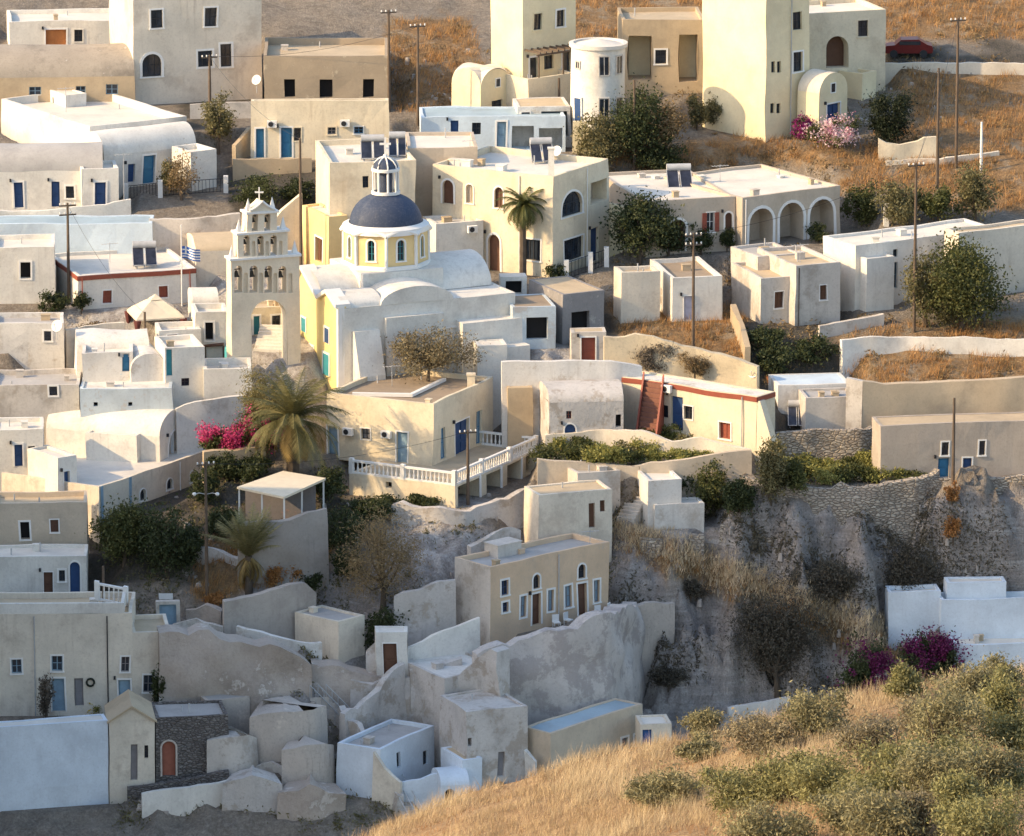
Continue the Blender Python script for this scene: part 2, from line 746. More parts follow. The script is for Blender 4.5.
def opening(h, face, kind, x0, y0, x1, y1, c=None, t=TRIMW, f=None, d=None, tw=.13, sh=None, sill=False, bars=(1, 2), ground=False, lab=None):
    """Record an opening seen at pixels (x0,y0)-(x1,y1) on a face of the house."""
    xm, ym = (x0 + x1) / 2, (y0 + y1) / 2
    s0, _ = face_uv(h, face, x0, ym)
    s1, _ = face_uv(h, face, x1, ym)
    _, z1 = face_uv(h, face, xm, y0)
    _, z0 = face_uv(h, face, xm, y1)
    s0, s1 = sorted((s0, s1))
    W = h.len[face]
    s0, s1 = max(.08, s0), min(W - .08, s1)
    z1 = min(z1, h.H - .12)
    if s1 - s0 < .12 or z1 - z0 < .12:
        print("skipped opening", h.name, face, kind, x0, y0, round(s0, 2), round(s1, 2), round(z0, 2), round(z1, 2))
        return
    rise = 0.0
    if kind.endswith('a'):
        rise = min((s1 - s0) / 2, (z1 - z0) * .6)
    if d is None:
        d = {'w': .22, 'd': .24, 'o': 1.6, 'h': .5}[kind[0]]
    if kind[0] == 'w' and t is TRIMW and abs(tw - .13) < .001 and h.name != 'ochre_door_house':
        rr_ = rnd.random()
        if rr_ < .3:
            t, tw = h.trimalt, .09
        elif rr_ < .55:
            tw = .08
    if kind[0] == 'w' and not sill and rnd.random() < .5:
        sill = True
    h.holes.setdefault(face, []).append(dict(s0=s0, s1=s1, z0=z0, z1=z1, rise=rise, d=d, kind=kind, c=c, t=t, f=f, tw=tw, sh=sh, sill=sill, bars=bars, lab=lab))


def fit_openings(h, face, q, parent):
    O, e, n = h.O[face], h.e[face], h.n[face]
    P = lambda s, z, d=0.0: O + e * s + Z * z - n * d
    k = q['kind'][0]
    outline = hole_outline(q)
    s0, s1, z0, z1, d = q['s0'], q['s1'], q['z0'], q['z1'], q['d']
    main = None
    if k == 'w':
        mb = MB()
        fw = .05
        bw = max(.035, min(.06, (s1 - s0) * .08))
        # sash: border plus glazing bars
        ins = [(s + (bw if s <= (s0 + s1) / 2 else -bw), z) for s, z in outline]
        nb, nh = q['bars']
        zt = z1 if not q['rise'] else z1 - q['rise'] * .15
        def bar(sa, sb, za, zb):
            mb.box(P(sa, za, d + .01), e * (sb - sa), n * fw, Z * (zb - za))
        for (sa, sb, za, zb) in ((s0, s0 + bw, z0, z1 - q['rise']), (s1 - bw, s1, z0, z1 - q['rise']), (s0, s1, z0, z0 + bw)):
            bar(sa, sb, za, zb)
        if not q['rise']:
            bar(s0, s1, z1 - bw, z1)
        for i in range(1, nb + 1):
            sm = s0 + (s1 - s0) * i / (nb + 1)
            bar(sm - bw / 2, sm + bw / 2, z0, zt)
        for j in range(1, nh):
            zm = z0 + (z1 - z0) * j / nh
            bar(s0, s1, zm - bw / 3, zm + bw / 3)
        main = mb.build('window', q['f'] or IRON, parent, label=q['lab'])
        mb = MB()
        fill_outline(mb, P, q, d)
        mb.build('pane', q['c'] or GLASS, main)
    elif k == 'd':
        mb = MB()
        fill_outline(mb, P, q, d)
        # raised panels
        wd = (s1 - s0)
        if not q['rise'] and wd > .5:
            nl = 2 if wd > 1.3 else 1
            for i in range(nl):
                sa = s0 + wd * i / nl
                sb = s0 + wd * (i + 1) / nl
                m = (sb - sa) * .16
                for za, zb in ((z0 + .15, z0 + (z1 - z0) * .45), (z0 + (z1 - z0) * .52, z1 - .12)):
                    mb.box(P(sa + m, za, d), e * (sb - sa - 2 * m), n * .04, Z * (zb - za))
        main = mb.build('door', q['c'] or BLUE, parent, label=q['lab'])
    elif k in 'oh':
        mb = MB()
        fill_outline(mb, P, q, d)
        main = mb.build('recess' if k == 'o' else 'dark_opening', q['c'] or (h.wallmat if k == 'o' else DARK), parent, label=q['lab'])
    if q['t'] is not None:
        mb = MB()
        closed = (k == 'w' or (k == 'h')) and not q['rise']
        ring(mb, P, outline, q['tw'], .045, closed)
        if q['sill'] or (k == 'w' and q['rise']):
            mb.box(P(s0 - q['tw'] - .03, z0 - .1, .0), e * (s1 - s0 + 2 * q['tw'] + .06), n * .09, Z * .1)
        mb.build('trim', q['t'], main)
    if q['sh'] is not None:
        sw = (s1 - s0) * .55
        for sa in (s0 - sw - .02, s1 + .02):
            mb = MB()
            mb.box(P(sa, z0, -.05), e * sw, n * .05, Z * (z1 - z0))
            for j in range(5):
                zz = z0 + (z1 - z0) * (j + .2) / 5
                mb.box(P(sa + .04, zz, -.1), e * (sw - .08), n * .02, Z * .05)
            mb.build('shutter', q['sh'], parent)


def vault_pts(L, rise, n=14, ov=0.0):
    """Half ellipse across 0..L as (s, z)."""
    c, rr = L / 2, L / 2 + ov
    return [(c - rr * math.cos(math.pi * i / n), rise * math.sin(math.pi * i / n)) for i in range(n + 1)]


def vault(mb, O, along, La, across, Lc, rise, H, n=14, thick=.0):
    """Barrel vault surface: axis 'along', spanning Lc in direction 'across' from height H at corner O."""
    pr = vault_pts(Lc, rise, n)
    k = max(1, int(La / 1.3))
    b = len(mb.v)
    for i in range(k + 1):
        for s, z in pr:
            mb.p(O + along * (La * i / k) + across * s + Z * (H + z))
    m = len(pr)
    for i in range(k):
        for j in range(m - 1):
            q = b + i * m + j
            mb.f.append((q, q + 1, q + m + 1, q + m))


def arch_cap(mb, O, e, Lc, H, rise, n=14):
    pr = vault_pts(Lc, rise, n)
    for (sa, a), (sb, b) in zip(pr, pr[1:]):
        mb.quad(O + e * sa + Z * H, O + e * sb + Z * H, O + e * sb + Z * (H + b), O + e * sa + Z * (H + a))


HOUSES = {}


def build_house(h, wall, roof, kind='flat', parapet=.35, rise=1.2, depth=6.0, band=None, th=.24, parent=None, cut=True, margin=1.2, peak=None, lwall=None, rough=1.5, bank=1.3):
    em = parent
    WOBK[0] = rough
    h.wallmat = wall
    P0, u, v, W, L, H = h.P0, h.u, h.v, h.W, h.L, h.H
    mb = MB()
    for fc in 'RLEB':
        if fc == 'L' and lwall is not None:
            lb = MB()
            wall_face(lb, h.O[fc], h.e[fc], h.len[fc], -depth, H, h.holes.get(fc, []), h.n[fc])
            lb.build('side_wall', lwall, em)
            continue
        wall_face(mb, h.O[fc], h.e[fc], h.len[fc], -depth, H, h.holes.get(fc, []), h.n[fc])
    rb = MB()
    if kind == 'flat':
        hr = H - parapet
        t = th
        outer = [P0, P0 + u * W, P0 + u * W + v * L, P0 + v * L]
        inner = [P0 + u * t + v * t, P0 + u * (W - t) + v * t, P0 + u * (W - t) + v * (L - t), P0 + u * t + v * (L - t)]
        for i in range(4):
            j = (i + 1) % 4
            k = max(1, int((outer[j] - outer[i]).length / 1.3))
            for m in range(k):
                f0, f1 = m / k, (m + 1) / k
                a, b = outer[i].lerp(outer[j], f0), outer[i].lerp(outer[j], f1)
                c, d = inner[i].lerp(inner[j], f0), inner[i].lerp(inner[j], f1)
                mb.quad(a + Z * H, b + Z * H, d + Z * H, c + Z * H)
                mb.quad(c + Z * H, d + Z * H, d + Z * (hr - .1), c + Z * (hr - .1))
        k1, k2 = max(1, int(W / 1.3)), max(1, int(L / 1.3))
        rb.grid(inner[0] + Z * hr, inner[1] - inner[0], k1, inner[3] - inner[0], k2)
        smooth_deg = None
    elif kind in ('vu', 'vv', 'cross'):
        if kind in ('vu', 'cross'):
            vault(rb, P0, u, W, v, L, rise, H)
            arch_cap(mb, h.O['E'], h.e['E'], L, H, rise)
            arch_cap(mb, h.O['L'], h.e['L'], L, H, rise)
        if kind in ('vv', 'cross'):
            vault(rb, P0, v, L, u, W, rise * (1.0 if kind == 'vv' else 1.04), H)
            arch_cap(mb, h.O['R'], h.e['R'], W, H, rise)
            arch_cap(mb, h.O['B'], h.e['B'], W, H, rise)
        smooth_deg = 40
    elif kind in ('gv', 'gu'):
        ov = .2
        if kind == 'gv':
            for fc in 'RB':
                O, e = h.O[fc], h.e[fc]
                mb.poly([O + Z * H, O + e * W + Z * H, O + e * (W / 2) + Z * (H + rise)])
            A, B = P0 - v * ov + Z * H - u * ov * .7, P0 - v * ov + u * (W / 2) + Z * (H + rise + .06)
            C = P0 - v * ov + u * (W + ov * .7) + Z * H
            for q0, q1 in ((A, B), (B, C)):
                rb.grid(q0 + Z * .04, q1 - q0, 3, v * (L + 2 * ov), 3)
                rb.grid(q0 - Z * .08, q1 - q0, 3, v * (L + 2 * ov), 3)
                rb.quad(q0 + Z * .04, q1 + Z * .04, q1 - Z * .08, q0 - Z * .08)
        smooth_deg = None
    wo = mb.build('wall', wall, em)
    ro = rb.build('roof', roof, em, smooth_deg=smooth_deg)
    for fc, hs in h.holes.items():
        for q in hs:
            fit_openings(h, fc, q, em)
    if band is not None:
        bm_ = MB()
        for fc in 'RLE':
            O, e, n, ln = h.O[fc], h.e[fc], h.n[fc], h.len[fc]
            k = max(1, int(ln / 1.3))
            for i in range(k):
                bm_.box(O + e * (ln * i / k) + Z * (H - .38), e * (ln / k), n * .06, Z * .34)
        bm_.build('cornice', band, em)
    WOBK[0] = 1.0
    if kind == 'flat' and parapet > .08 and W > 2.6 and L > 2.2:
        for _ in range(rnd.randint(1, 3)):
            q = P0 + u * rnd.uniform(.5, W - 1.0) + v * rnd.uniform(.6, max(.7, L - .9)) + Z * (H - parapet)
            if rnd.random() < .5:
                m2 = MB()
                m2.tube([q - Z * .1, q + Z * rnd.uniform(.35, .8)], .06, 6)
                m2.build('vent_pipe', METAL, em)
            else:
                m2 = MB()
                a_, b_, c_ = rnd.uniform(.3, .7), rnd.uniform(.3, .6), rnd.uniform(.25, .5)
                m2.box(q - Z * .1, u * a_, v * b_, Z * (c_ + .1))
                m2.box(q - u * .04 - v * .04 + Z * c_, u * (a_ + .08), v * (b_ + .08), Z * .06)
                m2.build('roof_vent', rnd.choice([wall, GREYW, TAN]), em)
    for fc, hs in h.holes.items():
        for q in hs:
            if q['kind'][0] == 'd' and q['s0'] > .5 and rnd.random() < .7:
                m2 = MB()
                A_ = h.O[fc] + h.e[fc] * (q['s0'] - .32) + Z * min(H - .3, q['z1'] + .05)
                m2.box(A_, h.e[fc] * .14, h.n[fc] * .16, Z * .24)
                m2.build('wall_lamp', IRON, em)
    if cut:
        pad([P0, P0 + u * W, P0 + u * W + v * L, P0 + v * L], P0.z, margin, 'cut', bank)


def house(name, label, cat, xc, yb, yt, xr, xl=None, L=None, a=0, wall=WHITE, roof=ROOFW, feats=(), group=None, into=None, **kw):
    fr = {k: kw.pop(k) for k in ('z', 'P', 'W', 'H') if k in kw}
    h = base_frame(xc, yb, yt, xr, xl, L, a, **fr)
    h.name = name
    h.trimalt = wall
    h.holes = {}
    if into is not None:
        h.em = into.em
    else:
        h.em = thing(name, label, cat, h.P0, group)
    for ft in feats:
        face, kind, x0, y0, x1, y1 = ft[:6]
        opening(h, face, kind, x0, y0, x1, y1, **(ft[6] if len(ft) > 6 else {}))
    build_house(h, wall, roof, parent=h.em, **kw)
    return h


def wall_run(name, label, pts, mat, thick=.4, cat='wall', depth=3.0, cap=None, f=None, group=None, rough=.05):
    """A free-standing or retaining wall along ground pixels (x, y base, y top)."""
    f = f or h0
    Ps, Hs = [], []
    for (x, yb, yt) in pts:
        P = hit(x, yb, f)
        s = scale_at(P)
        Ps.append(P)
        Hs.append((yb - yt) / (s * math.cos(PITCH)))
    # subdivide
    Q, T = [], []
    for i in range(len(Ps) - 1):
        k = max(1, int((Ps[i + 1] - Ps[i]).length / .6))
        for m in range(k):
            Q.append(Ps[i].lerp(Ps[i + 1], m / k))
            T.append(Ps[i].z + Hs[i] + (Ps[i + 1].z + Hs[i + 1] - Ps[i].z - Hs[i]) * m / k)
    Q.append(Ps[-1])
    T.append(Ps[-1].z + Hs[-1])
    mb = MB()
    rows = []
    mx_ = max(3, int(max(T[q] - Q[q].z for q in range(len(Q))) / .6))
    sd_ = len(pts) * 13 + int(pts[0][0])
    for i, P in enumerate(Q):
        t = (Q[min(i + 1, len(Q) - 1)] - Q[max(i - 1, 0)])
        t.z = 0
        t.normalize()
        n_ = Vector((-t.y, t.x, 0))
        if n_.y < 0:
            n_ = -n_
        top_ = T[i] + rough * 1.6 * float(fbm(P.x * .9, P.y * .9, 0, sd_, 3))
        line = [(0, P.z - depth)]
        m_ = mx_
        line += [(0, P.z + (top_ - P.z) * q / m_) for q in range(m_ + 1)]
        row = []
        for k, (o_, zz) in enumerate(line):
            d_ = rough * 2.0 * float(fbm(P.x * .45, zz * .45, P.y * .45, sd_ + 7, 2))
            batter = (top_ - zz) * .03
            row.append(mb.p(Vector((P.x, P.y, zz)) + n_ * (d_ - batter)))
        row.append(mb.p(Vector((P.x, P.y, top_)) + n_ * thick))
        row.append(mb.p(Vector((P.x, P.y, P.z - depth)) + n_ * thick))
        rows.append(row)
    NV = max(len(r_) for r_ in rows)
    for r0, r1 in zip(rows, rows[1:]):
        a_, b_ = len(r0), len(r1)
        if a_ == b_:
            for k in range(a_ - 1):
                mb.f.append((r0[k], r1[k], r1[k + 1], r0[k + 1]))
        else:
            # rows with different counts: stitch by height fraction
            fa, fb = r0[:-2], r1[:-2]
            ia = ib = 0
            while ia < len(fa) - 1 or ib < len(fb) - 1:
                if ib >= len(fb) - 1 or (ia < len(fa) - 1 and (ia + 1) / (len(fa) - 1) <= (ib + 1) / (len(fb) - 1)):
                    mb.f.append((fa[ia], fb[ib], fa[ia + 1]))
                    ia += 1
                else:
                    mb.f.append((fa[ia], fb[ib], fb[ib + 1]))
                    ib += 1
            mb.f.append((fa[-1], fb[-1], r1[-2], r0[-2]))
            mb.f.append((r0[-2], r1[-2], r1[-1], r0[-1]))
    mb.f.append(tuple(rows[0]))
    mb.f.append(tuple(rows[-1]))
    em = Ps[0]
    o = mb.build(name, mat, None, smooth_deg=50)
    me = o.data
    off = Vector(Ps[0])
    for vv in me.vertices:
        vv.co -= off
    o.location = off
    tag(o, label, cat, group)
    return o, Ps
# ================================================================== the houses, from the back row forward
G = dict
H_ = HOUSES
WD = G(c=GLASS, f=IRON)
# ---- top row
house("barrel_vault_house", "long house with lichen-brown barrel vault roof at the top end of the village", "house",
      -14, 102, 78, 135, L=6.5, a=4, wall=TAN, roof=LICHEN, kind='vu', rise=2.0,
      feats=[('R', 'w', 76, 86, 86, 95, G(c=GLASS, f=LBLUE, t=None)), ('R', 'w', 106, 84, 118, 94, G(c=GLASS, f=LBLUE, t=None)),
             ('R', 'w', 30, 87, 42, 96, G(c=GLASS, f=LBLUE, t=None))])
house("flat_roof_house", "white house with an orange door peeping out behind the lichen-brown vault", "house",
      10, 52, 22, 122, L=6, a=6, wall=WHITE, feats=[('R', 'd', 46, 30, 66, 51, G(c=paint("orange wood", (.5, .2, .07)))), ('R', 'w', 74, 30, 82, 42, WD)])
house("large_plain_house", "large white house in shade with one big arched window, beside the brown blockwork house", "house",
      134, 95, -4, 262, L=8, a=17, wall=PALEC,
      feats=[('R', 'wa', 142, 54, 161, 77, G(tw=.2, bars=(2, 2))), ('R', 'w', 198, 51, 213, 67, G(tw=.16, bars=(2, 1))),
             ('R', 'w', 221, 44, 232, 67, G(tw=.16)), ('R', 'w', 150, 10, 162, 28, WD), ('R', 'w', 205, 8, 217, 26, WD)])
house("unfinished_block_house", "unfinished brown blockwork house with three black window holes", "house",
      264, 112, 56, 388, L=8.5, a=1, wall=BLOCK, roof=ROOFT, parapet=.55,
      feats=[('R', 'h', 284, 79, 295, 97, G(t=None)), ('R', 'h', 320, 79, 333, 98, G(t=None)), ('R', 'h', 363, 79, 374, 97, G(t=None))])
house("low_cream_house", "low cream house with two blue doors in front of the unfinished blockwork house", "house",
      251, 160, 101, 389, L=1.0, a=1, wall=CREAM, roof=ROOFT, parapet=.3,
      feats=[('R', 'd', 256, 129, 264, 158, G(c=BLUE)), ('R', 'd', 281, 128, 292, 158, G(c=BLUE)),
             ('R', 'w', 294, 128, 301, 141, G(f=IRON)), ('R', 'w', 328, 127, 336, 134, G(f=GREYD)), ('R', 'w', 354, 127, 363, 134, G(f=BLUE))])
XV = house("cross_vault_house", "small cream house with a cross-vaulted roof on the dry hillside", "house",
      481, 117, 88, 511, xl=452, a=44, wall=PALEY, roof=PALEC, kind='cross', rise=1.35,
      feats=[('R', 'w', 492, 100, 503, 109, G(t=None))])
T7 = house("tall_cream_house", "tall cream house with pergola and balcony rising behind the round white tower", "house",
           523, 108, -6, 575, xl=491, a=38, wall=PALEY,
           feats=[('R', 'd', 530, 57, 538, 78, G(c=GLASS)), ('R', 'w', 544, 55, 553, 69, WD), ('R', 'd', 562, 52, 570, 74, G(c=GLASS)),
                  ('R', 'w', 534, 14, 542, 30, WD), ('R', 'w', 556, 10, 564, 26, WD)])
house("", "", "", 528, 118, 79, 574, xl=500, a=38, into=T7, wall=CREAM, roof=ROOFT, parapet=.6)
house("porch_house", "low white porch house with a tan slab roof beneath the tall cream house", "house",
      518, 143, 107, 571, L=4, a=7, wall=WHITE2, roof=ROOFT, parapet=.05,
      feats=[('R', 'o', 541, 111, 568, 136, G(t=None, c=BEIGE)), ('R', 'w', 522, 112, 530, 122, WD)])
house("pale_blue_house", "long low pale blue house with dark door and dark carport", "house",
      421, 153, 117, 565, L=4.5, a=2, wall=PBLUE, roof=ROOFBL, parapet=.12,
      feats=[('R', 'd', 450, 121, 458, 140, G(c=DBLUE, t=None)), ('R', 'w', 472, 123, 481, 135, G(t=None)), ('R', 'd', 497, 122, 506, 149, G(c=LBLUE)),
             ('R', 'o', 512, 126, 534, 150, G(t=None, c=GREYW)), ('R', 'o', 539, 128, 562, 150, G(t=None, c=GREYW))])
house("pillared_ruin", "open tan house shell with stone pillars behind the dark trees", "house",
      622, 94, 20, 704, L=6, a=3, wall=TAN, roof=ROOFT,
      feats=[('R', 'o', 628, 36, 652, 80, G(t=None, c=PALEY, d=2.2)), ('R', 'w', 656, 50, 667, 64, G(f=IRON)), ('R', 'o', 679, 34, 697, 82, G(t=None, c=PALEY, d=2.0))])
T13 = house("tall_yellow_house", "tall cream-yellow house, its wide sunlit wall windowless, above the dry grass field", "house",
            765, 141, -8, 808, xl=702, a=40, wall=PALEY,
            feats=[('R', 'w', 771, 61, 775, 72, G(t=None)), ('R', 'w', 777, 61, 781, 72, G(t=None)), ('R', 'w', 771, 103, 775, 113, G(t=None)),
                   ('R', 'w', 777, 103, 781, 113, G(t=None)), ('R', 'w', 793, 52, 802, 71, WD), ('R', 'w', 793, 12, 802, 30, WD)])
VC = house("vaulted_chapel_house", "little cream barrel-vaulted house against the tall cream-yellow house", "house",
      819, 141, 94, 847, xl=797, a=44, wall=PALEY, roof=PALEC, kind='vv', rise=1.5,
      feats=[('R', 'd', 827, 104, 840, 124, G(c=DBLUE, tw=.1))])
TS = house("stepped_cream_house", "cream house with a dark archway and outside stair beside the tall cream-yellow house", "house",
           806, 96, 14, 885, L=6, a=20, wall=CREAM, feats=[('R', 'oa', 826, 36, 848, 68, G(t=None, c=BROWN, d=1.0)), ('R', 'w', 858, 20, 868, 36, WD)])
house("", "", "", 862, 100, 74, 876, xl=838, a=50, into=TS, wall=PALEY, roof=ROOFT, parapet=.8)
# ---- upper middle, west side
M1 = house("parapet_roof_house", "white house with broad parapet roof and a half-barrel vault along its front", "house",
           90, 172, 127, 187, xl=2, a=32, wall=WHITE, roof=ROOFW, parapet=.6)
house("", "", "", 105, 190, 156, 197, L=3.6, a=32, into=M1, wall=WHITE, roof=WHITE, kind='vu', rise=1.6,
      feats=[('R', 'd', 128, 164, 135, 182, G(c=DBLUE, t=None)), ('R', 'd', 143, 155, 155, 183, G(c=BLUE))])
house("", "", "", 191, 190, 152, 217, L=3, a=32, into=M1, wall=WHITE, roof=ROOFW)
house("", "", "", 62, 142, 110, 84, xl=46, a=30, into=M1, wall=WHITE, roof=ROOFW, parapet=.05, cut=False, P=hit_z(66, 112, hit(90, 172).z + 2.6), W=1.8, H=1.35)
M2 = house("twin_door_vault_house", "white barrel-vaulted house with two deep blue doors", "house",
           -20, 213, 172, 104, L=4.6, a=4, wall=WHITE, roof=ROOFG, kind='vu', rise=1.75,
           feats=[('R', 'd', 52, 182, 60, 207, G(c=DBLUE, t=None)), ('R', 'w', 66, 186, 74, 198, WD), ('R', 'd', 14, 182, 23, 208, G(c=DBLUE))])
house("", "", "", 82, 216, 169, 119, L=3.2, a=7, into=M2, wall=WHITE, roof=ROOFW, parapet=.2, feats=[('R', 'd', 95, 182, 106, 206, G(c=DBLUE))])
house("long_flat_house", "long low white wall-like house below the twin blue doors", "house",
      -10, 252, 224, 153, L=3.2, a=1, wall=PBLUE, roof=ROOFBL, parapet=.08)
M4 = house("red_trim_white_house", "white house with oxide-red roof edge and red shutters", "house",
      78, 310, 276, 196, L=8.5, a=18, wall=WHITE, roof=ROOFW, parapet=.25, band=RED,
      feats=[('R', 'w', 103, 291, 112, 304, G(c=RED, f=RED, tw=.08)), ('R', 'w', 159, 286, 168, 298, G(c=RED, f=RED, tw=.08))])
house("plain_white_house", "plain white house block left of the red-edged roof", "house",
      -8, 304, 248, 55, L=5, a=3, wall=WHITE, roof=ROOFW, feats=[('R', 'h', 20, 262, 30, 278, G(t=TRIMW))])
# ---- church quarter
M8 = house("priest_house", "tall white and cream house with solar panels on its roof behind the blue dome", "house",
           330, 266, 163, 416, L=9.5, a=8, wall=CREAM, roof=ROOFW, parapet=.4,
           feats=[('R', 'w', 362, 176, 368, 188, G(t=None))])
house("", "", "", 329, 276, 217, 348, xl=303, a=24, into=M8, wall=YELLOW, roof=ROOFW, parapet=.15, feats=[('L', 'd', 316, 238, 323, 262, G(c=BROWN))])
house("plain_taupe_house", "plain taupe house with white flat roof above the church", "house",
      408, 236, 148, 477, L=6.5, a=3, wall=TAUPE, roof=ROOFW, parapet=.25, feats=[('R', 'w', 434, 176, 445, 192, WD)])
house("white_wedge_house", "small white flat-roofed house squeezed between the dome and the house with arched windows", "house",
      436, 270, 224, 483, xl=423, a=20, wall=WHITE, roof=ROOFW, parapet=.2)
M10 = house("arched_window_house", "big cream house with arched windows, a slender palm before it", "house",
            553, 278, 177, 608, xl=433, a=60, wall=CREAM, roof=ROOFW, parapet=.45,
            feats=[('L', 'da', 443, 180, 454, 204, G(c=BROWN, tw=.15)), ('L', 'wa', 466, 184, 473, 203, G(c=BEIGE, f=BEIGE, bars=(1, 2))), ('L', 'wa', 494, 187, 503, 208, G(c=BROWN, f=BROWN)),
                   ('L', 'da', 488, 235, 500, 274, G(c=BROWN, tw=.18)), ('L', 'w', 525, 240, 541, 260, G(bars=(3, 1), tw=.12, sill=True)),
                   ('R', 'wa', 562, 191, 582, 215, G(bars=(2, 2), tw=.16)), ('R', 'w', 564, 238, 583, 260, G(bars=(3, 1), tw=.12, sill=True)),
                   ('R', 'o', 590, 180, 606, 202, G(t=None, c=BEIGE, d=1.2)), ('R', 'd', 590, 228, 598, 262, G(c=DBLUE, t=None))])
M12 = house("arcade_villa", "long taupe villa with white roof and three white-rimmed arches", "villa",
            742, 248, 198, 840, L=10.5, a=33, wall=TAUPE, roof=ROOFW, parapet=.22, margin=2.5,
            feats=[('R', 'oa', 749, 208, 773, 245, G(tw=.22, d=1.8)), ('R', 'oa', 780, 203, 804, 242, G(tw=.22, d=1.8)), ('R', 'oa', 810, 199, 834, 238, G(tw=.22, d=1.8))])
house("", "", "", 645, 256, 197, 735, L=12, a=17, into=M12, wall=TAUPE, roof=ROOFW, parapet=.22, margin=2.5, H=M12.P0.z + M12.H - hit(645, 256).z - .012,
      feats=[('R', 'w', 706, 213, 714, 232, G(f=TRIMW, sh=RED, tw=.08)), ('R', 'oa', 669, 219, 685, 252, G(tw=.18, c=BROWN, d=.6)), ('R', 'da', 725, 213, 732, 246, G(c=BROWN, tw=.14))])
house("small_cream_box_house", "small cream house without windows beside the brown-roofed white house", "house",
      621, 322, 273, 660, xl=613, a=14, wall=PALEC, roof=ROOFT, parapet=.25)
house("brown_roof_white_house", "white house with sunken brown roof and a lavender door", "house",
      672, 322, 278, 722, xl=650, a=12, wall=WHITE, roof=ROOFB, parapet=.3,
      feats=[('R', 'd', 684, 296, 694, 320, G(c=paint("lavender wood", (.52, .50, .60)), tw=.06)), ('L', 'd', 656, 286, 662, 306, G(c=GREYW, t=None))])
M16 = house("weathered_twin_house", "taller block of the weathered cream twin houses, one brown window", "house",
            795, 326, 266, 840, xl=757, a=22, wall=GREYW, roof=ROOFT, parapet=.25, feats=[('R', 'w', 820, 285, 827, 300, G(c=BROWN, f=BROWN, tw=.06))])
house("weathered_low_house", "lower block of the weathered cream twin houses, tan sunken roof", "house",
      760, 324, 278, 794, xl=731, a=20, wall=GREYW, roof=ROOFT, parapet=.25, rough=1.6, feats=[('R', 'w', 774, 291, 783, 308, G(c=BROWN, f=BROWN, tw=.06))])
house("grey_roof_house", "weathered house with grey roof behind the cream twin houses", "house",
      757, 300, 257, 800, xl=731, a=24, wall=GREYW, roof=ROOFG, parapet=.2)
M17 = house("long_white_house", "long white house with low cream roof beside the big green tree", "house",
            855, 308, 246, 996, xl=823, a=32, wall=WHITE, roof=ROOFW, parapet=.2,
            feats=[('R', 'w', 893, 249, 898, 257, G(t=None)), ('R', 'w', 893, 262, 898, 288, G(t=None, f=LBLUE))])
house("", "", "", 866, 312, 259, 893, xl=850, a=28, into=M17, wall=WHITE, roof=ROOFW, parapet=.1, feats=[('L', 'd', 852, 272, 858, 300, G(c=GREYD, t=None))])
house("right_end_house", "flat-roofed cream house half hidden by the big green tree", "house",
      958, 300, 233, 1060, xl=944, a=30, wall=PALEC, roof=ROOFT, parapet=.2)
# ---- white jumble below the bell tower
house("low_vault_house", "low whitewashed vault with a bulging roof beneath the canvas gazebo", "house",
      76, 378, 350, 150, L=4, a=5, wall=WHITE2, roof=WHITE2, kind='vu', rise=1.0, rough=3)
house("red_window_house", "small white house with a red window beside the canvas gazebo", "house",
      160, 362, 331, 202, L=3.0, a=9, wall=WHITE, roof=ROOFW, feats=[('R', 'w', 168, 335, 178, 350, G(c=RED, f=RED, t=TRIMW))])
house("left_white_block_house", "small white house block at the edge beneath the plain white house", "house",
      -8, 352, 324, 64, L=4, a=3, wall=WHITE2, roof=ROOFG, feats=[('R', 'w', 44, 331, 51, 341, WD)])
house("stepped_white_house", "off-white house with a small blue door above the peeling blue wall", "house",
      83, 398, 353, 134, L=4.5, a=4, wall=WHITE2, roof=ROOFW, feats=[('R', 'd', 123, 354, 130, 372, G(c=BLUE, t=None))])
house("peeling_blue_house", "low house with peeling pale blue wall behind the sunlit barrel vaults", "house",
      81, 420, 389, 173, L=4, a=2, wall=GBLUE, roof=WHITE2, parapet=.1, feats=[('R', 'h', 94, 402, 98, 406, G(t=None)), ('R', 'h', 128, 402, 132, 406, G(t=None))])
house("arch_end_house", "whitewashed house with a curved arch end beside the teal door", "house",
      132, 400, 370, 168, L=5, a=12, wall=WHITE2, roof=WHITE2, kind='vv', rise=1.1)
house("teal_door_house", "white house with a tall narrow teal door under the bell tower", "house",
      166, 402, 348, 205, L=4, a=14, wall=WHITE, roof=ROOFW, feats=[('R', 'd', 167, 349, 173, 376, G(c=TEAL, t=None)), ('R', 'w', 182, 378, 190, 386, G(t=None))])
house("white_terrace_house", "white terrace house with wooden canopy below the bell tower", "house",
      204, 404, 369, 252, L=3.6, a=4, wall=WHITE, roof=ROOFW, parapet=.5)
house("far_left_flat_house", "grey-white flat house with a satellite dish, left of the peeling blue wall", "house",
      -10, 416, 386, 80, L=5.5, a=3, wall=GREYW, roof=ROOFG, feats=[('R', 'w', 50, 384, 58, 396, WD)])
C2 = house("rail_terrace_house", "long beige house wall with terrace, light blue corner and small arched windows", "house",
           100, 518, 487, 213, L=9, a=58, wall=PALEC, roof=ROOFW, parapet=.35, margin=3.2, depth=5,
           feats=[('R', 'wa', 139, 489, 145, 500, G(tw=.08)), ('R', 'wa', 167, 478, 173, 489, G(tw=.08)), ('R', 'wa', 190, 471, 195, 482, G(tw=.08))])
zt = C2.P0.z + C2.H - .35
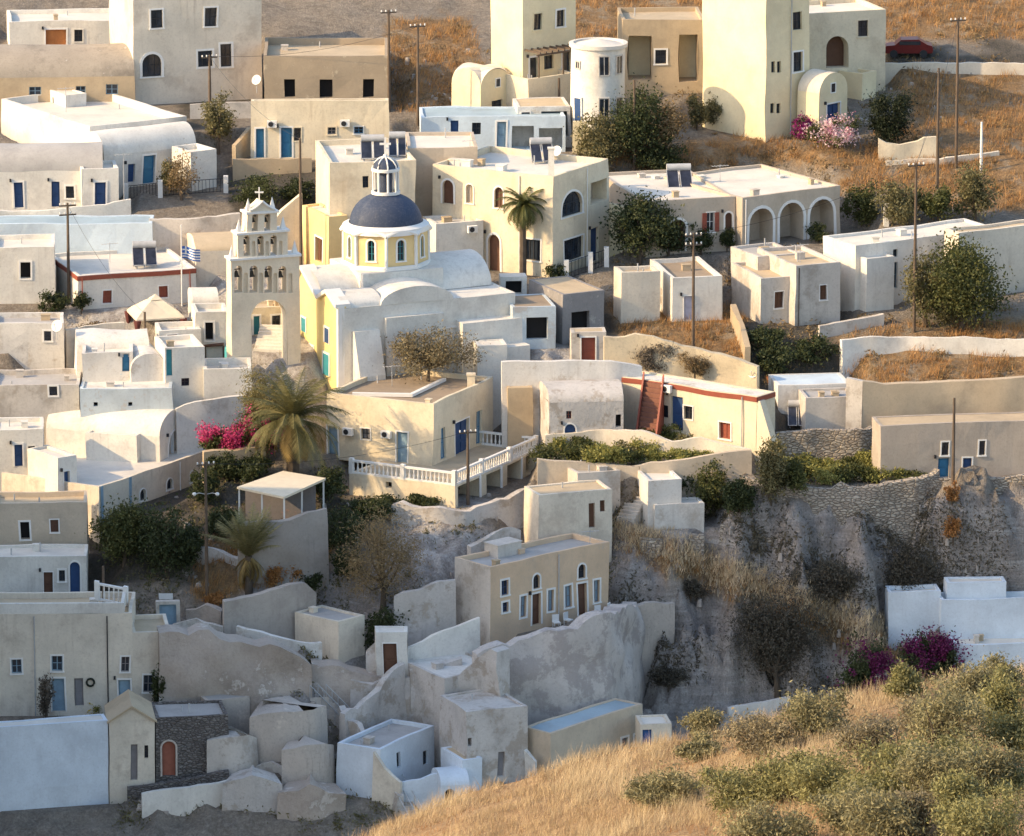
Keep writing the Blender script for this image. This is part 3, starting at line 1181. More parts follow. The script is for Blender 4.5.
C2v = house("sunlit_vault_house", "sunlit white barrel vault standing on the railed terrace", "house",
            160, 462, 437, 187, xl=46, a=72, z=zt, wall=WHITE, roof=WHITE, kind='vv', rise=1.45, depth=.6,
            feats=[('R', 'da', 168, 427, 180, 457, G(c=WHITE2, tw=.1)), ], cut=False)
for xx, yy, ww in ((96, 462, 1), (120, 462, 2)):
    pass
house("", "", "", 137, 463, 436, 143, xl=86, a=74, into=C2v, z=zt, wall=WHITE, roof=ROOFW, parapet=.1, depth=.4, cut=False)
house("blue_edge_house", "narrow white house with light blue corner trim and a blue door at the balcony", "house",
      58, 506, 458, 78, xl=28, a=38, wall=WHITE, roof=ROOFW, parapet=.2, feats=[('R', 'd', 64, 471, 70, 494, G(c=DBLUE, tw=.08))])
house("tan_vault_roof_house", "cream house with a low tan roof between the flag and the bell wall", "house",
      196, 276, 252, 240, L=5.5, a=10, wall=PALEC, roof=ROOFT, kind='vu', rise=.7)
house("bell_yard_house", "small white house with stepped top left of the great arch", "house",
      196, 352, 312, 229, L=3, a=8, wall=WHITE, roof=ROOFW, parapet=.4, feats=[('R', 'h', 206, 322, 214, 340, G(t=TRIMW))])
house("round_vent_house", "low white house with rounded roof behind the small red window", "house",
      192, 325, 304, 219, L=3, a=8, wall=WHITE, roof=WHITE, kind='vu', rise=.9)
house("arch_court_house", "low cream courtyard room seen through the great bell arch", "house",
      248, 336, 308, 294, L=2.5, a=10, wall=CREAM, roof=ROOFT, parapet=.2, feats=[('R', 'd', 254, 316, 260, 335, G(c=TEAL)), ('R', 'w', 272, 316, 280, 327, WD)])
# ---- centre
low = base_frame(455, 508, 486, 538, L=9.5, a=62)
VZ = low.P0.z + low.H
C5 = house("terrace_villa", "big cream villa with blue doors and a white balustraded terrace", "villa",
           455, 508, 486, 538, xl=350, a=62, wall=CREAM, roof=ROOFT, parapet=.02, margin=2.4,
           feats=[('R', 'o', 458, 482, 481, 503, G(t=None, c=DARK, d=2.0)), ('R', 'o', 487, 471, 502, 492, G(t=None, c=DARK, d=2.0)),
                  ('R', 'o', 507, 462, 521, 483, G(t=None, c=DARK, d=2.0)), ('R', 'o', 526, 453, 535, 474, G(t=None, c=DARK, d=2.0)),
                  ('L', 'h', 386, 482, 392, 488, G(t=None))])
house("", "", "", 433, 466, 404, 493, xl=327, a=64, into=C5, z=VZ, depth=.3, wall=CREAM, roof=ROOFB, parapet=.35, cut=True,
      feats=[('L', 'd', 325.5, 426, 338, 455, G(c=LBLUE, tw=.1)), ('L', 'w', 362, 428, 371, 439, G(c=GREYD, tw=.08)), ('L', 'd', 397, 432, 408, 463, G(c=LBLUE, tw=.1)),
             ('R', 'w', 441, 427, 446, 459, G(c=LBLUE, f=BLUE, t=None)), ('R', 'd', 455, 420, 469, 461, G(c=DBLUE, tw=.08)), ('R', 'w', 476, 411, 481, 443, G(c=LBLUE, f=BLUE, t=None))])
house("tan_roof_ruin", "ruined house with flaking walls and a tan slab roof", "house",
      563, 338, 295, 604, xl=528, a=25, wall=plaster("flaking dark wall", (.30, .28, .27), (.12, .12, .12), .6, patch=(.48, .45, .40), pamt=.58, streak=.5), roof=ROOFT, parapet=.03,
      feats=[('R', 'h', 572, 312, 590, 332, G(t=None))])
house("brown_roof_shed", "low shed with brown roof and a teal-stained wall beside the tan slab roof", "shed",
      512, 350, 308, 556, L=4.5, a=10, wall=GBLUE, roof=ROOFB, parapet=.04, feats=[('R', 'h', 526, 318, 548, 340, G(t=None))])
house("red_door_gatehouse", "narrow weathered gatehouse with a red-brown door", "gatehouse",
      571, 366, 332, 606, L=1.6, a=3, wall=GREYW, roof=ROOFT, parapet=.03, feats=[('R', 'd', 581, 337, 595, 363, G(c=RED, tw=.1))])
house("meter_kiosk", "white kiosk with a dark hatch beside the slender palm's fence", "kiosk",
      500, 303, 277, 526, L=1.5, a=3, wall=WHITE, roof=ROOFW, parapet=.03, feats=[('R', 'h', 505, 281, 521, 294, G(t=None))])
house("tan_box_shed", "small tan box shed below the satellite dish", "shed",
      508, 414, 388, 533, L=2.4, a=5, wall=TAN, roof=ROOFT, parapet=.03)
house("garden_white_block", "small blank white block between the church and the cream villa", "outbuilding",
      478, 372, 346, 507, L=2.0, a=10, wall=WHITE, roof=ROOFW, parapet=.05)
house("cave_front_house", "rounded whitewashed cave house front with small arched blue door", "house",
      548, 442, 404, 624, L=5, a=8, wall=ROCKW, roof=ROCKW, kind='vu', rise=1.0, rough=2.5,
      feats=[('R', 'da', 565, 425, 577, 440, G(c=DBLUE, tw=.1)), ('R', 'w', 567, 412, 573, 420, G(f=RED, t=None)), ('R', 'h', 617, 414, 622, 426, G(t=None))])
C11 = house("red_stair_house", "cream house with oxide-red roof edge and a red outside stair", "house",
            756, 452, 397, 774, xl=622, a=55, wall=CREAM, roof=WHITE2, parapet=.1, band=RED,
            feats=[('L', 'd', 671, 397, 683, 430, G(c=DBLUE, t=None)), ('L', 'w', 684, 406, 693, 419, G(f=IRON, tw=.08)), ('L', 'w', 720, 423, 731, 439, G(c=RED, f=RED, tw=.1)),
                   ('L', 'w', 660, 405, 668, 417, G(f=IRON, t=None))])
house("white_ledge_house", "low blue-white roof house above the solar panel yard", "house",
      778, 402, 386, 850, L=4, a=8, wall=WHITE2, roof=PBLUE, parapet=.03)
house("stone_yard_shed", "grey stone shed in the solar panel yard", "shed",
      806, 424, 398, 856, L=3, a=8, wall=GREYW, roof=ROOFG, parapet=.15)
house("hollow_house", "long tan house beneath the curved terrace wall, blue doors at its foot", "house",
      880, 482, 426, 1050, L=3, a=9, wall=plaster('grey beige hollow wall', (.47, .40, .33), (.26, .22, .18), .7, patch=(.40, .34, .28), pamt=.58, streak=.6, sscale=1.8), roof=TAN, parapet=.05,
      feats=[('R', 'w', 941, 443, 948, 456, G(f=IRON, tw=.1)), ('R', 'w', 979, 441, 985, 455, G(f=IRON, tw=.1)), ('R', 'd', 938, 459, 949, 478, G(c=BLUE, t=None)), ('R', 'd', 963, 458, 972, 478, G(c=DBLUE, tw=.1))])
# ---- lower village
L10 = house("ochre_door_house", "ochre two-door house with white-rimmed windows on the rock edge", "house",
            490, 640, 567, 609, xl=455, a=41, wall=OCHRE, lwall=GREYW, roof=ROOFG, parapet=.35, depth=5, margin=1.2,
            feats=[('R', 'w', 501, 580, 508, 595, G(f=DBLUE)), ('R', 'w', 502, 602, 508, 612, G(f=DBLUE)), ('R', 'w', 520, 596, 526, 617, G(f=GREYD, c=LBLUE)),
                   ('R', 'wa', 533, 575, 540, 589, WD), ('R', 'd', 532, 594, 541, 625, G(c=BROWN)), ('R', 'w', 548, 590, 554, 611, G(f=GREYD, c=LBLUE)),
                   ('R', 'w', 565, 586, 572, 607, G(f=GREYD, c=LBLUE)), ('R', 'wa', 579, 565, 586, 579, WD), ('R', 'd', 578, 584, 587, 615, G(c=BROWN)), ('R', 'w', 594, 580, 600, 602, G(f=GREYD, c=LBLUE))])
house("bank_house", "beige house cut into the bank behind the ochre two-door house", "house",
      538, 540, 495, 612, xl=524, a=20, wall=PALEC, roof=ROOFT, parapet=.1, margin=1.0,
      feats=[('R', 'd', 589, 503, 595, 528, G(c=BROWN, t=None)), ('R', 'w', 600, 500, 605, 512, G(c=BROWN, f=BROWN, t=None))])
house("ruined_block_house", "roofless grey block with rubble on top above the bank house", "ruin",
      577, 500, 474, 620, L=3.2, a=20, wall=GREYW, roof=ROOFG, parapet=.2)
house("white_cube_house", "small white cube house at the head of the ravine", "house",
      648, 522, 481, 682, xl=634, a=13, wall=WHITE2, roof=ROOFW, parapet=.2)
house("white_step_block", "low white step block beside the small white cube house", "outbuilding",
      655, 530, 505, 704, L=2, a=10, wall=WHITE2, roof=ROOFW, parapet=.1)
house("grey_roof_cottage", "small white cottage with grey sunken roof below the orange garden", "cottage",
      339, 662, 622, 365, xl=295, a=48, wall=PALEC, roof=ROOFG, parapet=.12)
house("doorway_portal", "white doorway portal with a brown door standing alone", "doorway",
      376, 684, 632, 408, L=1.6, a=3, wall=WHITE, roof=ROOFW, parapet=.04, feats=[('R', 'd', 383, 643, 397, 676, G(c=BROWN, tw=.06))])
L3 = house("tall_beige_house", "tall beige house front with blue doors and a wreath, lowest at the edge", "house",
           -10, 716, 614, 133, L=6, a=1, wall=PALEC, roof=ROOFT, parapet=.4,
           feats=[('R', 'w', 52, 656, 63, 671, G(f=LBLUE, tw=.1, sill=True)), ('R', 'd', 52, 678, 65, 711, G(c=LBLUE, tw=.1)), ('R', 'd', 75, 678, 84, 706, G(c=GREYD, t=None)),
                  ('R', 'w', 121, 657, 129, 672, G(f=GREYD, tw=.1, sill=True)), ('R', 'd', 119, 680, 131, 711, G(c=LBLUE, tw=.1)), ('R', 'w', 12, 660, 22, 674, G(f=LBLUE, tw=.1))])
house("", "", "", 133, 714, 633, 170, L=5, a=5, into=L3, wall=PALEC, roof=ROOFT, parapet=.3, feats=[('R', 'w', 144, 675, 154, 692, G(f=GREYD, tw=.1))])
zL2 = L3.P0.z + L3.H - .3
house("arch_door_house", "pale bluish white house with tall arched door and white balustrade", "house",
      -8, 607, 557, 87, L=3.4, a=2, wall=WHITE, roof=ROOFW, parapet=.2,
      feats=[('R', 'da', 70, 562, 80, 596, G(c=DBLUE, tw=.1)), ('R', 'w', 59, 570, 65, 581, WD), ('R', 'd', 44, 572, 53, 597, G(c=BROWN, tw=.06))])
house("beige_upper_block", "blank beige house block under the white baluster balcony", "house",
      -8, 566, 503, 87, L=3.4, a=2, wall=BEIGE, roof=ROOFT, parapet=.35, feats=[('R', 'w', 50, 520, 58, 533, G(f=BROWN, c=BROWN)), ('R', 'h', 20, 522, 29, 540, G(t=TRIMW))])
house("pale_gable_wall_house", "blank white house wall at the bottom corner", "house",
      -12, 812, 728, 109, L=1.6, a=14, wall=BLUEW, roof=ROOFW, parapet=.05)
house("small_gable_house", "small cream house with pointed gable and grey door", "house",
      110, 790, 722, 156, L=4, a=6, wall=PALEC, roof=ROOFT, kind='gv', rise=1.05,
      feats=[('R', 'd', 131, 744, 138, 780, G(c=GREYD, t=None)), ('R', 'w', 145, 745, 149, 758, G(t=None))])
house("dark_stone_house", "dark lava stone house with red arched door", "house",
      157, 784, 718, 229, L=4, a=9, wall=STONED, roof=ROOFG, parapet=.15, feats=[('R', 'da', 163, 741, 176, 776, G(c=paint("brick red wood", (.33, .12, .08)), tw=.12, t=CONC))])
house("concrete_step_block", "stained concrete block with vertical streaks behind the dark stone house", "outbuilding",
      207, 735, 701, 250, xl=178, a=22, wall=CONC, roof=ROOFG, parapet=.03, rough=2)
house("yard_gatehouse", "small wall piece with a washed blue gate above the mud cliff", "gate",
      156, 636, 602, 180, L=.5, a=4, wall=GREYW, roof=GREYW, parapet=.02, feats=[('R', 'd', 159, 605, 176, 630, G(c=LBLUE, t=None))])
house("sunlit_corner_house", "sunlit white house left of the narrow blue-edged house", "house",
      -10, 478, 430, 44, L=4, a=4, wall=WHITE, roof=ROOFW, parapet=.3, feats=[('R', 'd', 14, 444, 22, 466, G(c=DBLUE)), ('R', 'w', 28, 446, 35, 456, WD)])
house("rock_house", "whitewashed rock house with rounded corner below the cliff", "house",
      466, 788, 713, 527, xl=438, a=22, wall=ROCKW, roof=ROCKW, parapet=.1, rough=4,
      feats=[('R', 'd', 497, 752, 503, 776, G(c=GREYD, t=None)), ('R', 'h', 466, 738, 471, 746, G(t=None))])
house("rock_terrace_house", "pale whitewashed terrace house cut into the rock beside the stair path", "house",
      444, 726, 678, 506, xl=398, a=33, wall=ROCKW, roof=WHITE2, parapet=.15, rough=3)
house("blue_white_low_house", "low bluish white house with two slit windows at the bottom of the path", "house",
      380, 800, 750, 434, L=3.4, a=60, wall=BLUEW, roof=ROOFG, parapet=.25, feats=[('R', 'w', 397, 753, 401, 768, G(t=None)), ('R', 'w', 423, 750, 428, 764, G(t=None))])
house("small_dome_vault", "tiny white barrel vault at the bottom of the path", "outbuilding",
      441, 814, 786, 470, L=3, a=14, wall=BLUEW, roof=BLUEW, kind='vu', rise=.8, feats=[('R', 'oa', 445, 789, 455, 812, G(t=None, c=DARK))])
house("white_yard_block", "small white yard block beside the tiny vault", "outbuilding",
      462, 796, 760, 482, xl=440, a=25, wall=BLUEW, roof=ROOFT, parapet=.05)
L14 = house("blue_roof_house", "beige house with washed blue roof and blue doors below the cliff", "house",
            551, 775, 733, 642, xl=524, a=50, wall=BEIGE, roof=ROOFBL, parapet=.06, depth=5,
            feats=[('R', 'w', 622, 738, 628, 752, G(c=DBLUE, f=BLUE)), ('R', 'w', 634, 734, 640, 750, G(c=DBLUE, f=BLUE))])
house("", "", "", 641, 760, 725, 672, L=2.5, a=8, into=L14, wall=PALEC, roof=ROOFW, parapet=.1, feats=[('R', 'd', 643, 730, 652, 752, G(c=paint("bright blue wood", (.03, .12, .36)), t=None))])
L16 = house("ravine_white_house", "stepped white house cluster on the far side of the ravine", "house",
            940, 660, 600, 1060, L=2.2, a=5, wall=BLUEW, roof=ROOFW, parapet=.4, depth=7, margin=.2, bank=9)
house("", "", "", 944, 640, 566, 990, L=1.6, a=5, into=L16, wall=BLUEW, roof=ROOFW, parapet=.1, P=L16.P0 + Vector((.5, 1.0, 0)), W=4.2, H=L16.H + 1.0, cut=False)
house("", "", "", 888, 650, 592, 940, L=2, a=5, into=L16, wall=BLUEW, roof=ROOFW, parapet=.3, depth=7, margin=.2, bank=9)
house("", "", "", 953, 705, 645, 1060, L=3, a=5, into=L16, wall=BLUEW, roof=ROOFW, parapet=.2, depth=8, margin=.2, bank=9)
# ================================================================== walls, then the ground itself
wall_run("terrace_wall", "low white terrace wall in front of the twin deep blue doors", [(-5, 232, 212), (82, 230, 208), (131, 226, 200)], WHITE, .3)
wall_run("courtyard_wall", "pale stone courtyard wall with a worn top above the gazebo", [(150, 246, 220), (200, 244, 219), (240, 240, 214)], GREYW, .5)
wall_run("roadside_wall", "grey wall along the shaded lane under the large white house", [(190, 124, 104), (262, 122, 102)], GREYW, .3)
wall_run("yard_wall", "brown earthen yard wall below the low cream house with two blue doors", [(233, 178, 160), (312, 174, 158)], TAN, .3)
wall_run("yard_side_wall", "short tan wall leaning up beside the low cream house", [(236, 164, 146), (251, 150, 128)], TAN, .3)
wall_run("field_wall", "low white wall with a square end in the dry grass field", [(842, 360, 340), (862, 356, 337), (906, 352, 337), (1040, 356, 340)], WHITE, .35)
wall_run("swoop_top_wall", "cream garden wall with a curved dip in its top", [(878, 160, 138), (886, 160, 143), (900, 160, 145), (918, 159, 141), (924, 159, 137), (936, 158, 138)], CREAM, .35)
wall_run("road_parapet", "low pale parapet wall along the upper road", [(884, 72, 63), (1060, 74, 64)], PALEC, .3)
wall_run("field_edge_wall", "thin pale kerb wall crossing the dry grass beside the utility poles", [(886, 165, 161), (940, 163, 159), (1000, 156, 151)], PALEC, .3)
wall_run("retaining_wall", "long cream retaining wall stained with dead creeper above the red stair house", [(604, 378, 338), (635, 378, 336), (690, 382, 347), (730, 386, 357), (757, 392, 368)],
         plaster("stained cream wall", (.70, .58, .40), (.25, .20, .15), .7, patch=(.45, .37, .27), pamt=.6, streak=.5), .5, rough=.1)
wall_run("pale_retaining_wall", "pale curved retaining wall above the rounded cave house", [(502, 408, 362), (560, 405, 361), (612, 402, 362), (642, 398, 366)], WHITE2, .5)
wall_run("garden_front_wall", "long grey-beige wall holding up the vine garden", [(537, 486, 459), (592, 484, 464), (632, 482, 466), (690, 476, 458), (722, 474, 452), (752, 472, 450)], BEIGE, .4)
wall_run("garden_back_wall", "low cream wall behind the vine garden", [(545, 444, 436), (600, 440, 430), (640, 446, 430), (672, 452, 441), (700, 452, 438), (750, 462, 450)], PALEC, .35)
wall_run("curved_terrace_wall", "tall curved tan terrace wall under the dry grass field", [(862, 432, 382), (884, 430, 385), (950, 424, 382), (1050, 420, 376)],
         plaster("tan curved render", (.54, .43, .30), (.30, .24, .18), .6, streak=.35), .6)
wall_run("dark_gap_wall", "narrow dark wall end beside the curved tan terrace wall", [(846, 430, 378), (862, 432, 382)], GREYW, .5)
wall_run("stone_yard_wall", "low grey stone wall in front of the solar panel yard", [(775, 450, 432), (806, 450, 432), (868, 446, 428), (880, 438, 426)], STONEB, .45, rough=.1)
wall_run("round_stone_wall", "rounded dry stone wall holding up the sunlit vine terrace", [(742, 505, 480), (790, 520, 484), (830, 525, 487), (880, 523, 486), (922, 514, 479), (940, 500, 470)], STONEB, .6, rough=.14)
0 and wall_run("lower_stone_wall", "second lower dry stone wall on the ravine slope", [(838, 552, 516), (885, 556, 512), (925, 548, 508), (950, 535, 500)], STONEB, .5, rough=.14)
0 and wall_run("terrace_parapet", "low beige parapet wall before the arch-door house terrace", [(54, 618, 603), (124, 616, 602)], PALEC, .3, depth=1)
wall_run("rounded_mud_wall", "rounded mud-plastered wall below the small dry palm", [(224, 640, 602), (262, 634, 593), (290, 628, 585), (306, 622, 583), (316, 618, 592)],
         plaster("mud plaster", (.46, .41, .36), (.24, .21, .19), .6, streak=.6), .6)
wall_run("white_yard_parapet", "white yard parapet with a dipping top in front of the grey-roofed cottage", [(237, 664, 627), (262, 668, 632), (300, 674, 642), (322, 668, 642)], WHITE2, .3)
wall_run("plastered_bank_wall", "flaking plastered bank wall between the bare tree and the ochre house", [(394, 632, 598), (420, 632, 588), (456, 626, 579)], ROCKW, .5, rough=.15)
wall_run("sloping_white_wall", "long sloping white wall below the flaking bank wall", [(406, 670, 648), (440, 660, 633), (480, 648, 618)], WHITE, .35)
cliffm = plaster("flaking cliff plaster", (.56, .51, .47), (.27, .24, .22), .8, patch=(.36, .32, .30), pamt=.5, streak=.7, bump=1.0)
cw, cwP = wall_run("cliff_plaster_wall", "tall flaking plaster wall carrying the ochre two-door house", [(478, 712, 655), (520, 700, 640), (570, 690, 628), (612, 680, 612), (640, 676, 603)], cliffm, 1.2, depth=9, rough=.2)
wall_run("bulging_rock_wall", "bulging whitewashed rock wall left of the tall cliff plaster", [(446, 715, 690), (480, 722, 655), (500, 735, 650)], ROCKW, 1.0, depth=5, rough=.22)
wall_run("ravine_wall", "grey render wall with flat top inside the ravine", [(630, 652, 606), (674, 650, 602)], CONC, .5, depth=5, rough=.1)
wall_run("ravine_kerb_wall", "low white wall at the ravine bottom behind the dry shrubs", [(728, 722, 708), (790, 712, 697)], WHITE2, .3)
wall_run("garden_stone_wall", "dark stone wall along the lower yard beneath the dark stone house", [(128, 800, 788), (180, 796, 780), (229, 792, 770)], STONED, .4)
wall_run("bottom_white_wall", "low white wall at the very bottom below the dark stone yard", [(142, 815, 794), (228, 806, 781)], WHITE, .35)
wall_run("terrace_step_wall", "short crumbling step wall left of the rounded mud wall", [(186, 622, 610), (206, 622, 604), (222, 626, 610)], MUD, .5, rough=.2)
wall_run("terrace_step_wall", "crumbling pale wall stub right of the grey-roofed cottage", [(366, 668, 650), (376, 668, 646)], ROCKW, .5, rough=.2)
wall_run("terrace_step_wall", "low pale step wall at the foot of the white doorway portal", [(350, 692, 678), (372, 694, 684), (410, 690, 676)], ROCKW, .5, rough=.15)
wall_run("terrace_step_wall", "uneven grey wall under the stained cistern", [(252, 776, 764), (272, 778, 762), (288, 780, 768)], GREYW, .4, rough=.2)
0 and wall_run("terrace_step_wall", "rough rock ledge along the left side of the stepped path", [(322, 735, 722), (338, 752, 738), (352, 776, 760), (364, 796, 782)], MUD, .6, rough=.25)
wall_run("terrace_step_wall", "ruined pale wall on the terrace below the long sloping white wall", [(410, 690, 672), (436, 686, 668), (462, 684, 660)], ROCKW, .4, rough=.18)
wall_run("terrace_step_wall", "white wall stub beside the whitewashed rock house", [(524, 780, 752), (534, 784, 764)], WHITE2, .4, rough=.15)
wall_run("terrace_step_wall", "eroded bank wall under the bank house", [(470, 560, 546), (496, 552, 534), (522, 548, 532)], ROCKW, .5, rough=.22)
wall_run("terrace_step_wall", "ragged stone ledge on the ravine side below the white cube house", [(640, 552, 540), (672, 556, 540), (704, 552, 536)], STONEB, .5, rough=.2)
wall_run("terrace_step_wall", "ragged stone ledge half way down the ravine", [(720, 540, 526), (760, 552, 536), (800, 556, 542)], STONEB, .5, rough=.22)
wall_run("concrete_ledge_block", "grey ledge block directly below the vertically streaked concrete block", [(207, 782, 740), (232, 784, 736), (250, 780, 734), (258, 770, 737)], GREYW, 2.6, cat="terrace", depth=4, rough=.045)
wall_run("concrete_cistern", "tall stained concrete terrace block beside the stepped path", [(250, 764, 716), (284, 768, 711), (314, 762, 709), (326, 744, 705)], CONC, 4.2, cat="terrace", depth=4, rough=.045)
wall_run("concrete_tank", "low stained concrete block at the foot of the tall one by the path", [(282, 793, 750), (306, 796, 745), (326, 790, 744), (334, 776, 745)], CONC, 2.4, cat="terrace", depth=4, rough=.045)
wall_run("rubble_apron_block", "low pale crumbling apron under the grey ledge block", [(222, 814, 784), (252, 819, 775), (282, 814, 782)], ROCKW, 2.6, cat="terrace", depth=4, rough=.1)
wall_run("rock_apron_block", "lumpy mud apron at the foot of the low stained concrete block", [(278, 822, 792), (310, 828, 786), (346, 820, 796)], MUD, 2.6, cat="terrace", depth=4, rough=.12)
wall_run("tumbled_terrace_wall", "tumbled stone terrace wall above the concrete cistern", [(252, 726, 714), (288, 722, 706), (316, 718, 704)], STONEB, .4, rough=.15)
wall_run("path_edge_wall", "rough pale edge wall on the right of the stepped path", [(340, 720, 706), (362, 750, 734), (384, 790, 772), (398, 815, 798)], ROCKW, .4, rough=.2)
wall_run("stair_side_wall", "irregular pale wall climbing beside the stair path", [(345, 735, 716), (372, 716, 698), (392, 700, 672), (404, 690, 664)], ROCKW, .5, rough=.2)
wall_run("lane_wall", "whitewashed wall along the lane beneath the bell tower", [(176, 420, 408), (205, 416, 400), (246, 408, 396)], WHITE2, .35)
wall_run("planter_wall", "tan planter wall under the magenta bougainvillea", [(204, 476, 452), (235, 472, 450), (266, 466, 446)], TAN, .6, depth=6)
wall_run("tower_stair_wall", "tan wedge wall climbing behind the bell wall", [(262, 262, 238), (282, 258, 212), (303, 254, 194)], CREAM, .4)
wall_run("mud_cliff_wall", "broad rounded mud cliff face between the tall beige house and the stair path", [(160, 724, 634), (200, 720, 632), (240, 716, 637), (280, 712, 650), (312, 706, 664)], MUD, 2.2, depth=5, rough=.3)
wall_run("mud_cliff_wall", "lower mud cliff face behind the head of the stair path", [(312, 694, 663), (350, 692, 673), (380, 690, 678), (402, 688, 680)], MUD, 2.0, depth=5, rough=.25)
wall_run("curved_yard_wall", "curved cream wall round the bluish white yard at the bottom", [(373, 800, 752), (384, 806, 768), (400, 812, 783)], PALEC, .3)
wall_run("blue_yard_wall", "bluish white yard wall with a stepped top beside the tiny vault", [(400, 806, 783), (420, 804, 780), (432, 802, 774), (444, 800, 772)], BLUEW, .25)
wall_run("broken_terrace_wall", "broken terrace wall with pale blotches left of the rounded mud wall", [(172, 640, 624), (196, 640, 618), (222, 644, 626)], GREYW, .4, rough=.12)
wall_run("broken_terrace_wall", "low tumbled wall in front of the pergola's rough wall", [(196, 560, 544), (222, 566, 548), (240, 572, 556)], ROCKW, .4, rough=.15)
wall_run("bank_edge_wall", "pale bank edge wall below the villa terrace", [(392, 520, 506), (430, 528, 508), (470, 526, 512), (530, 500, 488)], ROCKW, .5, rough=.15)
wall_run("end_stone_wall", "dry stone wall below the blue doors of the long tan house", [(926, 506, 480), (985, 504, 478), (1055, 500, 474)], STONEB, .6, depth=4, rough=.12)
wall_run("dish_wall", "beige wall topped by plants below the gazebo", [(66, 345, 330), (104, 340, 325), (124, 338, 322)], PALEC, .3)
wall_run("stub_wall", "stepped tan stone gate pillar wall in the dry grass", [(730, 322, 304), (736, 334, 318), (740, 348, 330), (745, 366, 346)], TAN, .4)
wall_run("low_rubble_wall", "low rubble wall below the weathered cream twin houses", [(820, 336, 326), (884, 326, 315)], GREYW, .4)
wall_run("pergola_base_wall", "tall rough wall under the flat pergola roof", [(238, 590, 520), (270, 588, 522), (300, 582, 515), (328, 574, 506)],
         plaster("rough dark mud wall", (.38, .34, .30), (.20, .18, .16), .6, patch=(.46, .42, .38), pamt=.6, streak=.6), .5, depth=2, rough=.15)
wall_run("house_side_wall", "low cream wall under the shrub at the taupe villa's blank end", [(607, 232, 204), (640, 236, 208)], PALEY, .4)

# ---- stuff that levels ground
def flat_px(pts, z=None, mode='both', margin=.3, bank=1.3):
    P = [hit(*p) for p in pts]
    zz = z if z is not None else sum(p.z for p in P) / len(P)
    Q = [hit_z(p[0], p[1], zz) for p in pts]
    pad([(q.x, q.y) for q in Q], zz, margin, mode, bank)
    return zz

ZG = hit(540, 486).z + 1.9
zg = hit(592, 484).z + 1.1
flat_px([(540, 462), (592, 466), (632, 468), (690, 460), (748, 452), (744, 446), (700, 440), (672, 444), (640, 436), (600, 434), (548, 440)], z=zg, margin=.0, bank=2)
zr_ = hit(830, 525).z + 2.35
flat_px([(750, 481), (790, 486), (830, 489), (880, 488), (920, 481), (936, 472), (900, 452), (800, 455), (765, 468)], z=zr_, margin=.0, bank=2)
flat_px([(140, 104), (264, 98), (266, 126), (190, 132)], margin=.3, bank=2)
pad([(p.x, p.y) for p in cwP] + [(L14.P0 + L14.u * L14.W).to_tuple()[:2], L14.P0.to_tuple()[:2]], L14.P0.z, .2, 'cut', 3)

X0, X1, Y0, Y1, ST = -62.0, 62.0, -66.0, 84.0, .3
gx = np.arange(X0, X1 + .01, ST)
gy = np.arange(Y0, Y1 + .01, ST)
GX, GY = np.meshgrid(gx, gy)
HG = h0(GX, GY)
cliff = smooth(7, 11, GX) * smooth(-26, -21, GY) * (1 - smooth(-10, -6, GY))
HG = HG + .22 * fbm(GX * .22, GY * .22, 0, 31) + cliff * (1.6 * fbm(GX * .22, GY * .35, 0, 41, 5) + .5 * np.abs(fbm(GX * .9, GY * .4, 0, 45, 3)))
rdg = lambda a, b, s: 1 - 2 * np.abs(vnoise(a, b, 0, s))
Hb = HG.copy()
warp = cliff * (1.7 * rdg(GX * .22, Hb * .10, 46) + .9 * rdg(GX * .55, Hb * .3, 47) + .45 * rdg(GX * 1.3, Hb * .8, 48))
HG = HG + (h0(GX, GY + warp) - h0(GX, GY))
mid_ = (1 - smooth(7, 11, GX)) * smooth(-48, -40, GY) * (1 - smooth(-8, -3, GY))
HG = HG + mid_ * (.35 * rdg(GX * .4, GY * .4, 49) + .2 * rdg(GX * 1.1, GY * 1.1, 50))
tz = 1.15
fr_ = HG / tz - np.floor(HG / tz)
str_ = (np.floor(HG / tz) + smooth(.25, .75, fr_)) * tz
HG = HG + cliff * .6 * (str_ - HG)
# a rounded mound of rock under the orange garden
for (mx, my, mr, mh) in ((252, 660, 6.5, 1.6), (330, 690, 5.0, 1.0)):
    q = hit(mx, my)
    rr = np.hypot(GX - q.x, (GY - q.y) * 1.3)
    HG = HG + mh * np.exp(-(rr / mr) ** 2)
for poly, z, margin, mode, bank in PADS:
    m = (GX > poly[:, 0].min() - 14) & (GX < poly[:, 0].max() + 14) & (GY > poly[:, 1].min() - 14) & (GY < poly[:, 1].max() + 14)
    if not m.any():
        continue
    D = sdf(poly, GX[m], GY[m])
    g = HG[m]
    g = np.minimum(g, z + np.maximum(0, D - margin) * bank)
    if mode == 'both':
        g = np.maximum(g, z - np.maximum(0, D - margin) * 2.0)
    HG[m] = g


def hF(x, y):
    x = np.asarray(x, float)
    y = np.asarray(y, float)
    fx = np.clip((x - X0) / ST, 0, len(gx) - 1.001)
    fy = np.clip((y - Y0) / ST, 0, len(gy) - 1.001)
    i, j = fx.astype(int), fy.astype(int)
    a, b = fx - i, fy - j
    g = HG[j, i] * (1 - a) * (1 - b) + HG[j, i + 1] * a * (1 - b) + HG[j + 1, i] * (1 - a) * b + HG[j + 1, i + 1] * a * b
    out = (x < X0) | (x > X1) | (y < Y0) | (y > Y1)
    return np.where(out, h0(x, y), g)


def gp(px, py):
    return hit(px, py, hF)


